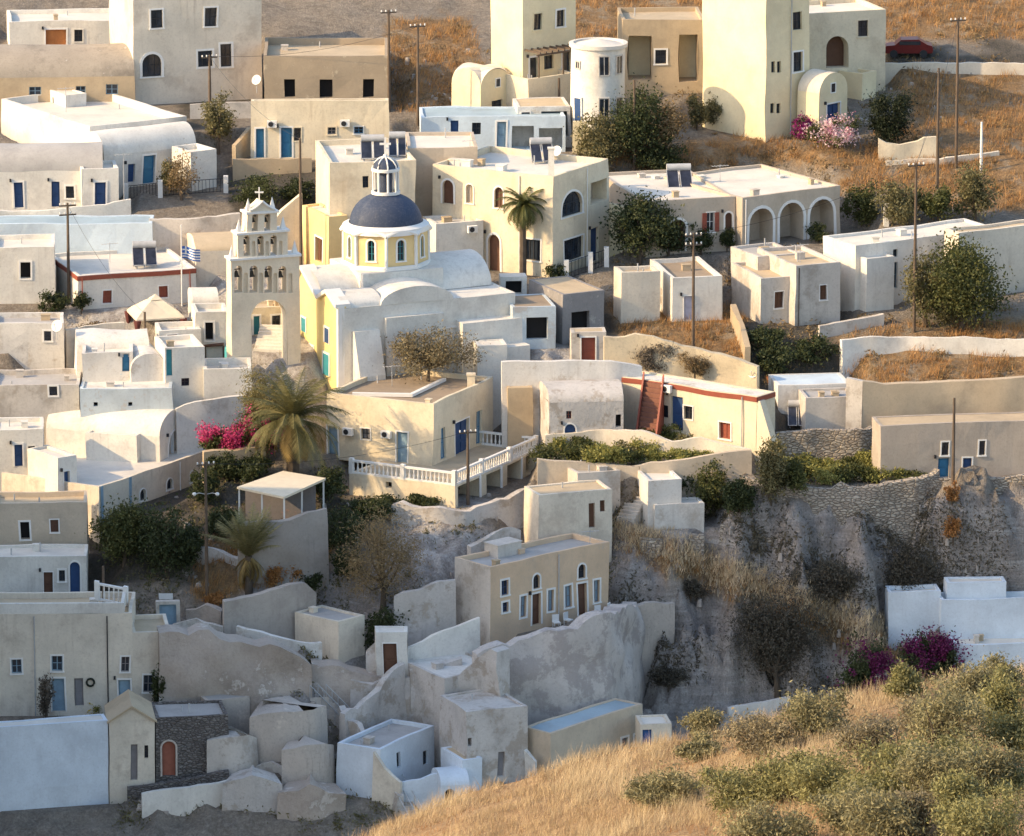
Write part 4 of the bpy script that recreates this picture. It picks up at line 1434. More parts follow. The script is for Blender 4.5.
def gps(px, py):
    """Many ground points at once."""
    px, py = np.asarray(px, float), np.asarray(py, float)
    r = np.array(FWD)[None] + np.array(RIGHT)[None] * ((px - CX) / F)[:, None] + np.array(UP)[None] * ((CY - py) / F)[:, None]
    C = np.array(CAM)[None]
    t = np.full(len(px), 420.0)
    done = np.zeros(len(px), bool)
    for _ in range(700):
        q = C + r * t[:, None]
        below = q[:, 2] < hF(q[:, 0], q[:, 1])
        done |= below
        if done.all():
            break
        t = np.where(done, t, t + .4)
    return C + r * (t - .2)[:, None]


# ---- zones of the ground, as pixel outlines laid onto the land
ZONES = {
    'grass': [[(388, 20), (470, 20), (490, 110), (440, 112), (392, 112)], [(730, 128), (800, 140), (880, 150), (895, 190), (840, 196), (835, 165), (735, 158)],
              [(880, 62), (1040, 66), (1040, 215), (880, 205), (900, 165), (860, 150), (900, 100)], [(600, 150), (735, 140), (735, 165), (610, 168)],
              [(680, 300), (745, 300), (748, 366), (690, 350)], [(835, 330), (1040, 318), (1040, 384), (870, 386), (838, 372)],
              [(610, 300), (690, 318), (690, 345), (620, 345)], [(612, 528), (700, 555), (800, 600), (900, 640), (955, 662), (930, 672), (800, 632), (700, 590), (625, 555)],
              [(560, -40), (1050, -40), (1050, 40), (560, 40)], [(680, 450), (735, 455), (715, 448)], [(190, 540), (330, 540), (320, 585), (250, 590), (190, 600)]],
    'rock': [[(600, 520), (760, 500), (1040, 490), (1040, 720), (640, 760), (610, 640)], [(165, 610), (230, 625), (330, 640), (380, 690), (350, 720), (165, 720)],
             [(230, 190), (320, 180), (320, 215), (235, 215)], [(200, 560), (330, 560), (420, 560), (400, 640), (200, 610)]],
    'wash': [[(400, 500), (470, 490), (500, 560), (440, 600), (380, 560)], [(380, 640), (470, 620), (520, 780), (360, 800), (345, 700)], [(150, 230), (330, 240), (330, 440), (42, 420), (42, 300)],
             [(500, 340), (640, 360), (650, 440), (520, 440)]],
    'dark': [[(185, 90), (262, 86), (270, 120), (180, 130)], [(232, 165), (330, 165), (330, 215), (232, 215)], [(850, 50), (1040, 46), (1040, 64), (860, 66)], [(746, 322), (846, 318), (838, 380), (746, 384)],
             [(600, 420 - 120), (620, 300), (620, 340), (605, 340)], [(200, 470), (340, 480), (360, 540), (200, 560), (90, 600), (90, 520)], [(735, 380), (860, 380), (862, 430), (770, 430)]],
}
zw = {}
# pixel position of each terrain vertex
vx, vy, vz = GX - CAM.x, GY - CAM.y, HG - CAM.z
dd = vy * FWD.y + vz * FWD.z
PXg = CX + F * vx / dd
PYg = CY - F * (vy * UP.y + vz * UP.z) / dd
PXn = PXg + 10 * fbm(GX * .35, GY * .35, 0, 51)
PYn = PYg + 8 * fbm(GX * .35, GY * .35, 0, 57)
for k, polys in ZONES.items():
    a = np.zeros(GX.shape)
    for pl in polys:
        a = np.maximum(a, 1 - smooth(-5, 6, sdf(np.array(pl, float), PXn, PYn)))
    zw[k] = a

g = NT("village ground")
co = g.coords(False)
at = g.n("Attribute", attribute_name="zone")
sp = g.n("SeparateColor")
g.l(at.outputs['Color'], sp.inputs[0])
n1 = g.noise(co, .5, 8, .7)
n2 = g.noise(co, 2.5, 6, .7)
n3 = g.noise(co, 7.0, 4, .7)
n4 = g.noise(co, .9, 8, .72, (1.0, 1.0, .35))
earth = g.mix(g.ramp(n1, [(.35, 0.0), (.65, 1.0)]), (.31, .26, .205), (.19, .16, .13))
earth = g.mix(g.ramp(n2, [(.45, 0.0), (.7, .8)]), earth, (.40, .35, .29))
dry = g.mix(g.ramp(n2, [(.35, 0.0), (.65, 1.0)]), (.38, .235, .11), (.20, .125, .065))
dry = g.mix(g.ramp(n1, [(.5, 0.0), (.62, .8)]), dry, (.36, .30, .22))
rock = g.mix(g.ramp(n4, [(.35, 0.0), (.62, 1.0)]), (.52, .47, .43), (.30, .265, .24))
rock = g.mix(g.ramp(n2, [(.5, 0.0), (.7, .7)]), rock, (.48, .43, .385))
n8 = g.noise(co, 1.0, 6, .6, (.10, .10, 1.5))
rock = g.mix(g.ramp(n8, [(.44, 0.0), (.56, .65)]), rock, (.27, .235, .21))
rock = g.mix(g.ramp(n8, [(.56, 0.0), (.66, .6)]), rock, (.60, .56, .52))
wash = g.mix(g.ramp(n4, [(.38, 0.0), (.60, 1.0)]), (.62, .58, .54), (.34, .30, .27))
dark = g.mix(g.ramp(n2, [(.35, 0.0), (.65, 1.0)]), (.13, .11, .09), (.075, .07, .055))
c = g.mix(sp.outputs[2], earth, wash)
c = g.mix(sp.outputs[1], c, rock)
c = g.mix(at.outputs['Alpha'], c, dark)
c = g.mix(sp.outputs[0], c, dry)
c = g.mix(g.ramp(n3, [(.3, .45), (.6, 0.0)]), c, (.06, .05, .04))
g.l(c, g.b.inputs['Base Color'])
g.b.inputs['Roughness'].default_value = .97
hs = g.n("Math", operation='ADD')
g.l(n4, hs.inputs[0])
g.l(n3, hs.inputs[1])
g.bump(hs.outputs[0], .9, .25)
GROUNDM = g.m

verts = np.stack([GX.ravel(), GY.ravel(), HG.ravel()], 1)
ny, nx = GX.shape
idx = np.arange(ny * nx).reshape(ny, nx)
faces = np.stack([idx[:-1, :-1].ravel(), idx[:-1, 1:].ravel(), idx[1:, 1:].ravel(), idx[1:, :-1].ravel()], 1)


def np_mesh(name, verts, faces, mat, attr=None):
    me = bpy.data.meshes.new(name)
    k = faces.shape[1]
    me.vertices.add(len(verts))
    me.vertices.foreach_set("co", np.asarray(verts, np.float32).ravel())
    me.loops.add(faces.size)
    me.loops.foreach_set("vertex_index", faces.astype(np.int32).ravel())
    me.polygons.add(len(faces))
    me.polygons.foreach_set("loop_start", np.arange(0, faces.size, k, dtype=np.int32))
    me.update(calc_edges=True)
    me.validate()
    if attr is not None:
        al = me.color_attributes.new("zone", 'FLOAT_COLOR', 'POINT')
        al.data.foreach_set("color", np.asarray(attr, np.float32).ravel())
    me.materials.append(mat)
    o = bpy.data.objects.new(name, me)
    COL.objects.link(o)
    return o


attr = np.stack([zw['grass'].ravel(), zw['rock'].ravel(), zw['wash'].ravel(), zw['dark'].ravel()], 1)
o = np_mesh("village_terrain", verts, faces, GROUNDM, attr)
o.data.shade_smooth()
o['kind'] = 'structure'
# the wider land round the village
bx = np.concatenate([np.arange(-600, -64, 12), np.arange(-64, 65, 4), np.arange(70, 601, 12)]).astype(float)
by = np.concatenate([np.arange(-420, -70, 10), np.arange(-70, 90, 4), np.arange(94, 800, 14)]).astype(float)
BX, BY = np.meshgrid(bx, by)
BH = h0(BX, BY)
ins = (BX > X0 + 1) & (BX < X1 - 1) & (BY > Y0 + 1) & (BY < Y1 - 1)
BH = np.where(ins, BH - 9, BH - .15) + np.where(ins, 0, .4 * fbm(BX * .05, BY * .05, 0, 61))
ny, nx = BX.shape
idx = np.arange(ny * nx).reshape(ny, nx)
fc = np.stack([idx[:-1, :-1].ravel(), idx[:-1, 1:].ravel(), idx[1:, 1:].ravel(), idx[1:, :-1].ravel()], 1)
o = np_mesh("far_terrain", np.stack([BX.ravel(), BY.ravel(), BH.ravel()], 1), fc, GROUNDM, np.tile([.7, .2, 0, 0], (BX.size, 1)))
o.data.shade_smooth()
o['kind'] = 'structure'

# ---- unseen hillside added at the left, crest shaped to shade the lower village
EDGE = [(-40, 528), (40, 528), (120, 526), (200, 524), (300, 524), (400, 528), (500, 535), (600, 533), (680, 508), (760, 490), (860, 488), (940, 502), (1060, 512)]
XR = -84.0
crest = []
for (px, py) in EDGE:
    P = hit(px, py)
    t = (P.x - XR) / -TO_SUN.x
    Q = P + TO_SUN * t
    crest.append((Q.y, Q.z))
crest.sort()
cy = np.array([c_[0] for c_ in crest])
cz = np.array([c_[1] for c_ in crest])
cz = np.minimum.accumulate(cz)          # towards the village the crest only falls
ymin = cy[0]
cy = np.concatenate([[ymin - 120, ymin - 75, ymin - 50, ymin - 30], cy, [cy[-1] + 6, cy[-1] + 25]])
cz = np.concatenate([[-30, -5, cz[0] - 6, cz[0] + 3], cz, [cz[-1] - 8, cz[-1] - 40]])
hx = np.arange(-190, -58, 3.0)
hy = np.arange(cy[0], cy[-1] + .1, 2.0)
HX, HY = np.meshgrid(hx, hy)
top = np.interp(HY, cy, cz)
far = np.where(HX > XR, (HX - XR) * 1.9, (XR - HX) * .75)
HZ = top - far + np.where(far > 3, .9 * fbm(HX * .12, HY * .12, 0, 71), 0)
HZ = np.maximum(HZ, h0(HX, HY) - 1.5)
ny, nx = HX.shape
idx = np.arange(ny * nx).reshape(ny, nx)
fc = np.stack([idx[:-1, :-1].ravel(), idx[:-1, 1:].ravel(), idx[1:, 1:].ravel(), idx[1:, :-1].ravel()], 1)
o = np_mesh("hillside", np.stack([HX.ravel(), HY.ravel(), HZ.ravel()], 1), fc, GROUNDM, np.tile([.4, .7, 0, 0], (HX.size, 1)))  # out of view, put there to block the sun
o['kind'] = 'structure'

# ---- the near grassy slope at the lower right
CR = [(-200, 1010), (100, 925), (300, 860), (400, 822), (470, 793), (520, 780), (560, 768), (600, 757), (640, 747), (700, 737), (760, 722), (800, 712), (850, 702), (900, 691), (985, 679), (1100, 662), (1300, 640), (1500, 630)]
DN = 262.0
pc = [at_depth(x, y, DN) for x, y in CR]
ncx = np.array([p.x for p in pc])
ncz = np.array([p.z for p in pc])
ncy = np.array([p.y for p in pc])


def h_near(x, y):
    zc = np.interp(x, ncx, ncz)
    yc = np.interp(x, ncx, ncy)
    q = yc - y
    z = zc + np.where(q > 0, q * .145, q * .35 + np.where(q < -3, (q + 3) * .7, 0))
    return z + .10 * fbm(np.asarray(x) * .5, np.asarray(y) * .5, 0, 81) + .25 * vnoise(np.asarray(x) * .16, np.asarray(y) * .16, 0, 82) * smooth(0, 3, np.abs(q))


sx = np.arange(-28, 38, .3)
sy = np.arange(pc[4].y - 60, pc[4].y + 40, .35)
SX, SY = np.meshgrid(sx, sy)
SZ = h_near(SX, SY)
ny, nx = SX.shape
idx = np.arange(ny * nx).reshape(ny, nx)
fc = np.stack([idx[:-1, :-1].ravel(), idx[:-1, 1:].ravel(), idx[1:, 1:].ravel(), idx[1:, :-1].ravel()], 1)
NEARM = NT("near dry slope")
co = NEARM.coords(False)
n1 = NEARM.noise(co, .8, 8, .7)
n2 = NEARM.noise(co, 4, 6, .7)
c = NEARM.mix(NEARM.ramp(n1, [(.35, 0.0), (.65, 1.0)]), (.38, .26, .14), (.26, .17, .09))
c = NEARM.mix(NEARM.ramp(n2, [(.45, 0.0), (.65, .8)]), c, (.18, .10, .05))
NEARM.l(c, NEARM.b.inputs['Base Color'])
NEARM.b.inputs['Roughness'].default_value = .97
NEARM.bump(n2, .9, .15)
o = np_mesh("near_slope", np.stack([SX.ravel(), SY.ravel(), SZ.ravel()], 1), fc, NEARM.m)
o.data.shade_smooth()
o['kind'] = 'structure'


def near_gp(px, py):
    d = np.arange(190, 300, .1)
    r = ray(px, py)
    X, Y, Zr = CAM.x + r.x * d, CAM.y + r.y * d, CAM.z + r.z * d
    b = Zr < h_near(X, Y)
    i = int(np.argmax(b)) if b.any() else None
    return None if i is None else CAM + r * d[i]
# ================================================================== church, bell wall, tower and the small furniture of the roofs
def zfor(x, y, py):
    """Height above (x, y) that shows at pixel row py."""
    lo, hi = -60.0, 90.0
    for _ in range(50):
        m = (lo + hi) / 2
        if proj(Vector((x, y, m)))[1] > py:
            lo = m
        else:
            hi = m
    return lo


BRONZE = paint("old bronze", (.07, .06, .045), .45)
CH = base_frame(342, 378, 309, 515, L=10.0, a=24)
CH.name = "church"
CH.holes = {}
CH.em = thing("domed_church", "white and yellow church with slate-blue dome and lantern", "church", CH.P0)
opening(CH, 'R', 'w', 411, 336, 419, 350, t=None, f=DBLUE)
CH.wallmat = WHITE
u, v, P0 = CH.u, CH.v, CH.P0
cpt = lambda s, t, z=0.0: P0 + u * s + v * t + Z * z
build_house(CH, WHITE, ROOFW, parent=CH.em, parapet=.06, depth=4)
em = CH.em


def box_st(mb, s0, s1, t0, t1, z0, z1):
    mb.box(cpt(s0, t0, z0), u * (s1 - s0), v * (t1 - t0), Z * (z1 - z0))


H0 = CH.H
zrel = lambda s, t, py: zfor(cpt(s, t).x, cpt(s, t).y, py) - P0.z
# two parallel barrels behind the yellow front, a cross arm and a lower arm to the right
mb = MB()
vault(mb, cpt(.1, 4.0), u, 11.5, v, 5.9, zrel(.1, 6.9, 268) - H0, H0)
vault(mb, cpt(.1, .1), u, 3.2, v, 3.9, zrel(.1, 2.0, 292) - H0, H0)
sA, _ = face_uv(CH, 'R', 381, 320)
sB, _ = face_uv(CH, 'R', 453, 320)
zk = zrel((sA + sB) / 2, 0, 286)
vault(mb, cpt(sA, -.02), v, 5.0, u, sB - sA, zk - H0 + .02, H0 - .02)
arch_cap(mb, cpt(sA, -.02), u, sB - sA, H0 - .02, zk - H0 + .02)
vault(mb, cpt(sB + .1, .05), u, CH.W - sB - .3, v, 4.6, zrel(sB + 2, 2.3, 291) - H0, H0 - .01)
arch_cap(mb, cpt(CH.W - .2, .05), v, 4.6, H0, zrel(sB + 2, 2.3, 291) - H0)
vault(mb, cpt(sB - .8, 3.4), u, CH.W - sB + .4, v, 6.4, zrel(sB + 1, 6.6, 254) - H0, H0)
arch_cap(mb, cpt(CH.W - .4, 3.4), v, 6.4, H0, zrel(sB + 1, 6.6, 254) - H0)
mb.build("vault", WHITE, em, smooth_deg=50)
# buttress on the long side
mb = MB()
b0, _ = face_uv(CH, 'R', 352, 360)
b1, _ = face_uv(CH, 'R', 378, 360)
zb = zrel(b0, 0, 331)
A = [cpt(b0, 0, -3), cpt(b0, -1.5, -3), cpt(b0, -1.5, .3), cpt(b0, -.35, zb), cpt(b0, 0, zb)]
B_ = [p + u * (b1 - b0) for p in A]
mb.poly(A)
mb.poly(B_)
for i in range(5):
    j = (i + 1) % 5
    mb.quad(A[i], A[j], B_[j], B_[i])
mb.build("buttress", WHITE, em)
# yellow west front with its two gables
g = [(296, 378), (296, 288), (306, 267), (322, 297), (331, 291), (341.5, 307), (341.5, 378)]
gl = [face_uv(CH, 'L', x, y) for x, y in g]
nL, oL, eL = CH.n['L'], CH.O['L'], CH.e['L']
LP = lambda s, z, d=0.0: oL + eL * s + Z * z + nL * d
mb = MB()
fr = [LP(s, z if 0 < i < 6 else -2, .25) for i, (s, z) in enumerate(gl)]
bk = [p - nL * .6 for p in fr]
mb.poly(fr)
mb.poly(bk[::-1])
for i in range(len(fr)):
    j = (i + 1) % len(fr)
    mb.quad(fr[i], bk[i], bk[j], fr[j])
fac = mb.build("facade", plaster("church yellow", (.84, .67, .30), (.62, .46, .22), .35, streak=.4, sscale=1.8), em, wobble=True)
mb = MB()
for i in range(1, 5):
    (s0, z0), (s1, z1) = gl[i], gl[i + 1]
    mb.box(LP(s0, z0, .5) - Z * .12, LP(s1, z1) - LP(s0, z0), -nL * 1.2, Z * .3)
mb.box(LP(gl[5][0] - .3, -2, .3), eL * .34, -nL * .5, Z * (gl[5][1] + 2))
mb.build("cornice", TRIMW, em)
for (x0, y0, x1, y1, m, nm) in ((305, 317, 309.5, 333, TEAL, "window"), (328, 327, 332.5, 344, DBLUE, "window"), (304, 349, 309, 372, TEAL, "door"), (313, 345, 317, 360, DBLUE, "window"), (327, 352, 333, 376, TEAL, "door")):
    s0, z1 = face_uv(CH, 'L', x0, y0)
    s1, z0 = face_uv(CH, 'L', x1, y1)
    mb = MB()
    mb.box(LP(s0, z0, .2), eL * (s1 - s0), nL * .09, Z * (z1 - z0))
    wo = mb.build(nm, m, em)
    mb = MB()
    for (a, b, c_, d) in ((s0 - .14, s0, z0, z1 + .14), (s1, s1 + .14, z0, z1 + .14), (s0, s1, z1, z1 + .14)):
        mb.box(LP(a, c_, .2), eL * (b - a), nL * .12, Z * (d - c_))
    mb.build("trim", TRIMW, wo)
# platform and octagonal drum
tc = 6.6
k = (386 - CX) / F
Pb = cpt(0, tc, 7)
d0 = (Pb - CAM).dot(FWD)
sc_ = (k * d0 - (Pb.x - CAM.x)) / (u.x - k * u.dot(FWD))
zp = zrel(sc_, tc - 3.2, 271)
mb = MB()
box_st(mb, sc_ - 3.2, sc_ + 3.2, tc - 3.2, tc + 3.2, H0 - 1, zp)
mb.build("platform", WHITE, em)
DC = cpt(sc_, tc, zp)
zd = zfor(DC.x, DC.y - 2.8, 236) - DC.z
mb = MB()
dr = House()
rO = 3.12
for i in range(8):
    a0 = R(24 + 22.5) + math.pi / 4 * i
    A = DC + Vector((math.cos(a0), math.sin(a0), 0)) * rO
    Bq = DC + Vector((math.cos(a0 + math.pi / 4), math.sin(a0 + math.pi / 4), 0)) * rO
    e = (Bq - A)
    Wd = e.length
    e.normalize()
    n = Vector((e.y, -e.x, 0))
    q = dict(s0=Wd / 2 - .28, s1=Wd / 2 + .28, z0=zd * .26, z1=zd * .86, rise=.28, d=.18, kind='wa', c=GLASS, t=TRIMW, f=TEAL, tw=.15, sh=None, sill=True, bars=(1, 3), lab=None)
    wall_face(mb, A, e, Wd, 0, zd + .3, [q], n)
    hh = House()
    hh.O, hh.e, hh.n, hh.wallmat, hh.H, hh.len = {'R': A}, {'R': e}, {'R': n}, YELLOW, zd, {'R': Wd}
    fit_openings(hh, 'R', q, em)
mb.build("drum", YELLOW, em)
mb = MB()
for i in range(8):
    a0 = R(24 + 22.5) + math.pi / 4 * i
    A = DC + Vector((math.cos(a0), math.sin(a0), 0)) * (rO + .02)
    mb.tube([A, A + Z * zd], .14, 6)
mb.lathe(DC, [(rO - .2, .0), (rO + .22, .0), (rO + .22, .22), (rO + .05, .3)], 8, R(24 + 22.5), R(24 + 22.5) + 2 * math.pi)
# scalloped cornice: one low arch over every side
for i in range(8):
    a0 = R(24 + 22.5) + math.pi / 4 * i
    A = DC + Vector((math.cos(a0), math.sin(a0), 0)) * (rO + .2)
    Bq = DC + Vector((math.cos(a0 + math.pi / 4), math.sin(a0 + math.pi / 4), 0)) * (rO + .2)
    pts = [A.lerp(Bq, f) + Z * (zd + .0 + .34 * math.sin(math.pi * f)) for f in [j / 8 for j in range(9)]]
    mb.tube(pts, .15, 6)
mb.lathe(DC + Z * (zd + .1), [(rO + .12, -.1), (rO + .12, .3), (2.95, .42), (2.8, .5)], 32)
mb.build("cornice", TRIMW, em, smooth_deg=40)
DZ = DC + Z * (zd + .5)
rd = 2.72
hd = zfor(DC.x, DC.y, 192) - DZ.z
mb = MB()
prof = [(rd * math.cos(t), hd * math.sin(t)) for t in [math.pi / 2 * i / 14 for i in range(15)]]
prof = [(max(.7, r_), z_) for r_, z_ in prof if r_ > .6] + [(.7, hd * .97), (.0, hd * .98)]
mb.lathe(DZ, [(rd + .06, -.12)] + prof, 40)
mb.build("dome", DOMEBL, em, smooth_deg=60)
LZ = DZ + Z * (hd - .12)
rl = .92
hl = zfor(DC.x, DC.y, 169) - LZ.z
mb = MB()
mb.lathe(LZ, [(0, 0), (rl + .15, 0), (rl + .15, .22), (rl - .05, .22)], 16)
for i in range(8):
    a0 = math.pi / 4 * i + .2
    A = LZ + Vector((math.cos(a0), math.sin(a0), 0)) * rl
    mb.tube([A, A + Z * hl], .1, 6)
mb.lathe(LZ + Z * hl, [(rl - .2, -.1), (rl + .14, -.1), (rl + .14, .1), (rl - .1, .14)], 16)
for i in range(8):
    a0 = math.pi / 4 * i + .2
    pts = [LZ + Z * (hl + .1 + .82 * math.sin(t)) + Vector((math.cos(a0), math.sin(a0), 0)) * ((rl + .05) * math.cos(t)) for t in [math.pi / 2 * j / 6 for j in range(7)]]
    mb.tube(pts, .06, 5)
ln = mb.build("lantern", TRIMW, em, smooth_deg=40)
mb = MB()
mb.lathe(LZ + Z * (hl + .1), [((rl) * math.cos(t), .78 * math.sin(t)) for t in [math.pi / 2 * j / 8 for j in range(9)]], 16)
mb.lathe(LZ, [(rl * .55, .2), (rl * .55, hl)], 8)
mb.build("lantern_cap", DOMEBL, ln, smooth_deg=60)
CZ = LZ + Z * (hl + .9)


def cross(mb, P, h, e=Vector((1, 0, 0)), t=.07):
    mb.box(P - e * t - Vector((0, t, 0)), e * 2 * t, Vector((0, 2 * t, 0)), Z * h)
    mb.box(P - e * h * .33 - Vector((0, t * .9, 0)) + Z * h * .58, e * h * .66, Vector((0, 1.8 * t, 0)), Z * 2 * t)


mb = MB()
mb.lathe(CZ - Z * .08, [(0, 0), (.16, .06), (.18, .16), (.12, .3), (0, .34)], 10)
cross(mb, CZ + Z * .2, 1.25)
mb.build("cross", TRIMW, ln)

# lower stepped masses along the long side
mb = MB()
c0_, _ = face_uv(CH, 'R', 456, 340)
box_st(mb, c0_, CH.W + .25, -1.3, .05, -4, zrel(c0_ + 1.5, -1.3, 322))
mb.build("side_block", WHITE, em)
mb = MB()
c1_, _ = face_uv(CH, 'R', 480, 352)
box_st(mb, c1_, CH.W + .1, -2.5, -1.25, -4, zrel(c1_ + 1.5, -2.5, 347))
mb.build("side_block", WHITE, em)
mb = MB()
c2_, _ = face_uv(CH, 'R', 384, 340)
box_st(mb, c2_, c2_ + 4.6, -.45, .04, -4, zrel(c2_ + 2, -.45, 316))
mb.build("side_block", WHITE, em)
mb = MB()
box_st(mb, c2_ - .05, CH.W + .3, -.1, .02, zrel(c2_ + 2, 0, 332), zrel(c2_ + 2, 0, 332) + .1)
mb.build("ledge", TRIMW, em)

# ---- bell wall
BT = base_frame(231, 376, 258, 300, L=1.25, a=20)
BT.name = "bell wall"
be = thing("bell_tower", "tall stepped bell wall with nine bells and a great arch", "bell tower", BT.P0)
bu, bv, bn = BT.u, BT.v, BT.n['R']
BELLW = plaster("warm white bell wall", (.80, .69, .53), (.48, .39, .29), .4, streak=.5, sscale=1.8)


def bpx(x, y):
    return face_uv(BT, 'R', x, y)


def tier(x0, x1, y1, y0, holes, niches=()):
    s0, zt_ = bpx(x0, y1)
    s1, _ = bpx(x1, y1)
    z0 = -3 if y0 is None else bpx((x0 + x1) / 2, y0)[1]
    zt_ = bpx((x0 + x1) / 2, y1)[1]
    hs = []
    for (xa, ya, xb, yb_) in holes:
        a, zz1 = bpx(xa, ya)
        b, _ = bpx(xb, ya)
        _, zz0 = bpx(xa, yb_)
        hs.append(dict(s0=a - s0, s1=b - s0, z0=zz0, z1=zz1, rise=min((b - a) / 2, 2.2), d=BT.L))
    mb = MB()
    O = BT.P0 + bu * s0
    ns = []
    for (xa, ya, xb, yb_) in niches:
        a, zz1 = bpx(xa, ya)
        b, _ = bpx(xb, ya)
        _, zz0 = bpx(xa, yb_)
        q = dict(s0=a - s0, s1=b - s0, z0=zz0, z1=zz1, rise=(b - a) / 2, d=.16)
        ns.append(q)
        fill_outline(mb, lambda s, z, d=0.0: O + bu * s + Z * z - bn * d, q, .16)
    wall_face(mb, O, bu, s1 - s0, z0, zt_, hs + ns, bn)
    h2 = [dict(q, d=0.0) for q in hs]
    wall_face(mb, O + bv * BT.L, bu, s1 - s0, z0, zt_, h2, bn)
    for ss in (0, s1 - s0):
        mb.grid(O + bu * ss + Z * z0, bv * BT.L, 1, Z * (zt_ - z0), 6)
    mb.grid(O + Z * zt_, bu * (s1 - s0), 4, bv * BT.L, 1)
    mb.build("wall", BELLW, be)
    # ledge and end pinnacles
    mb = MB()
    mb.box(O + Z * (zt_ - .02) - bu * .12 - bv * .14, bu * (s1 - s0 + .24), bv * (BT.L + .28), Z * .16)
    for ss in (.02, s1 - s0 - .42):
        c0 = O + bu * ss + Z * (zt_ + .14) + bv * .3
        p = [c0, c0 + bu * .4, c0 + bu * .4 + bv * .4, c0 + bv * .4]
        ap = c0 + bu * .2 + bv * .2 + Z * .95
        for i in range(4):
            mb.poly([p[i], p[(i + 1) % 4], ap])
    mb.build("ledge", TRIMW, be)
    return hs, O


def bell(P, r):
    mb = MB()
    mb.lathe(P, [(0, .0), (r * .35, -.02), (r * .5, -r * .5), (r * .62, -r * 1.2), (r * .95, -r * 1.75), (r, -r * 1.9), (r * .9, -r * 1.9)], 12)
    mb.tube([P - bu * r * 1.2 + Z * .08, P + bu * r * 1.2 + Z * .08], .05, 5)
    mb.build("bell", BRONZE, be, smooth_deg=50)


h1, O1 = tier(231, 300, 258, None, [(251, 301, 287, 385)] + [(x - 4, 266, x + 4, 293) for x in (238, 253.5, 268.5, 283)], [(x - 2, 273, x + 2, 293) for x in (245.7, 261, 275.7, 291)])
h2, O2 = tier(238, 288, 233, 257.5, [(x - 3.2, 235.5, x + 3.2, 256) for x in (247, 261, 274)], [(x - 1.7, 241, x + 1.7, 256) for x in (254, 267.5, 281)])
h3, O3 = tier(247, 277, 213, 232.5, [(x - 3, 213.6, x + 3, 231) for x in (255, 267.5)])
for q in h1[1:]:
    bell(O1 + bu * ((q['s0'] + q['s1']) / 2) + Z * (q['z1'] - .45) + bv * .55, .25)
for hs, OO in ((h2, O2), (h3, O3)):
    for q in hs:
        bell(OO + bu * ((q['s0'] + q['s1']) / 2) + Z * (q['z1'] - .35) + bv * .55, .19)
# curved pediment
s0, z0 = bpx(249, 212)
s1, _ = bpx(275, 212)
_, zpk = bpx(261, 201)
mb = MB()
cv = [(s0 + (s1 - s0) * i_ / 12, z0 + .12 + (zpk - z0 - .12) * (1 - abs(i_ / 6 - 1)) ** 1.5) for i_ in range(13)]
for (sa, a), (sb, b) in zip(cv, cv[1:]):
    A, B1 = BT.P0 + bu * sa, BT.P0 + bu * sb
    mb.quad(A + Z * z0, B1 + Z * z0, B1 + Z * b, A + Z * a)
    mb.quad(A + Z * z0 + bv * BT.L, B1 + Z * z0 + bv * BT.L, B1 + Z * b + bv * BT.L, A + Z * a + bv * BT.L)
    mb.quad(A + Z * a, B1 + Z * b, B1 + Z * b + bv * BT.L, A + Z * a + bv * BT.L)
mb.build("pediment", BELLW, be)
mb = MB()
for (sa, a), (sb, b) in zip(cv, cv[1:]):
    mb.tube([BT.P0 + bu * sa + Z * a - bv * .05, BT.P0 + bu * sb + Z * b - bv * .05], .09, 5)
mb.build("pediment_trim", TRIMW, be)
mb = MB()
cross(mb, BT.P0 + bu * bpx(261, 201)[0] + Z * (zpk - .05) + bv * .5, .95, t=.05)
mb.build("cross", TRIMW, be)

# ---- round tower
TP = hit(598, 141)
TP = TP + Vector((0, 1.0, 0))
st_ = scale_at(TP)
rt = 27 / st_
ht = zfor(TP.x, TP.y - rt, 49) - TP.z
te = thing("round_tower_house", "white round tower house with dark windows on two floors", "house", TP)
mb = MB()
nz = 8
mb.lathe(TP, [(rt, -4)] + [(rt, ht * i / nz) for i in range(nz + 1)], 40)
mb.build("wall", WHITE, te, smooth_deg=60)
mb = MB()
mb.lathe(TP + Z * ht, [(rt - .1, -.1), (rt + .18, -.1), (rt + .18, .18), (rt - .15, .2), (rt - .2, .05), (0, .5)], 40)
mb.build("roof", ROOFW, te, smooth_deg=40)


def on_tower(x0, y0, x1, y1, nm, mat, tr=True):
    xc = (x0 + x1) / 2
    sx_ = (xc - proj(TP)[0]) / st_ / rt
    an = math.asin(max(-.98, min(.98, sx_)))
    n = Vector((math.sin(an), -math.cos(an), 0))
    e = Vector((math.cos(an), math.sin(an), 0))
    C = TP + n * rt
    z1_, z0_ = zfor(C.x, C.y, y0), zfor(C.x, C.y, y1)
    wd = (x1 - x0) / st_ / max(.35, math.cos(an))
    hh = House()
    O = Vector((C.x, C.y, 0)) - e * wd / 2 - n * .03
    mb = MB()
    mb.box(O + Z * z0_, e * wd, n * .05, Z * (z1_ - z0_))
    w_ = mb.build(nm, mat, te)
    mb = MB()
    for (a, b, c_, d) in ((-.1, 0, z0_ - .1, z1_ + .1), (wd, wd + .1, z0_ - .1, z1_ + .1), (0, wd, z1_, z1_ + .1), (0, wd, z0_ - .1, z0_)):
        mb.box(O + e * a + Z * c_, e * (b - a), n * .09, Z * (d - c_))
    if nm == "window":
        mb.box(O + e * (wd / 2 - .03) + Z * z0_, e * .06, n * .07, Z * (z1_ - z0_))
    mb.build("trim", GREYW if nm == "window" else TRIMW, w_)


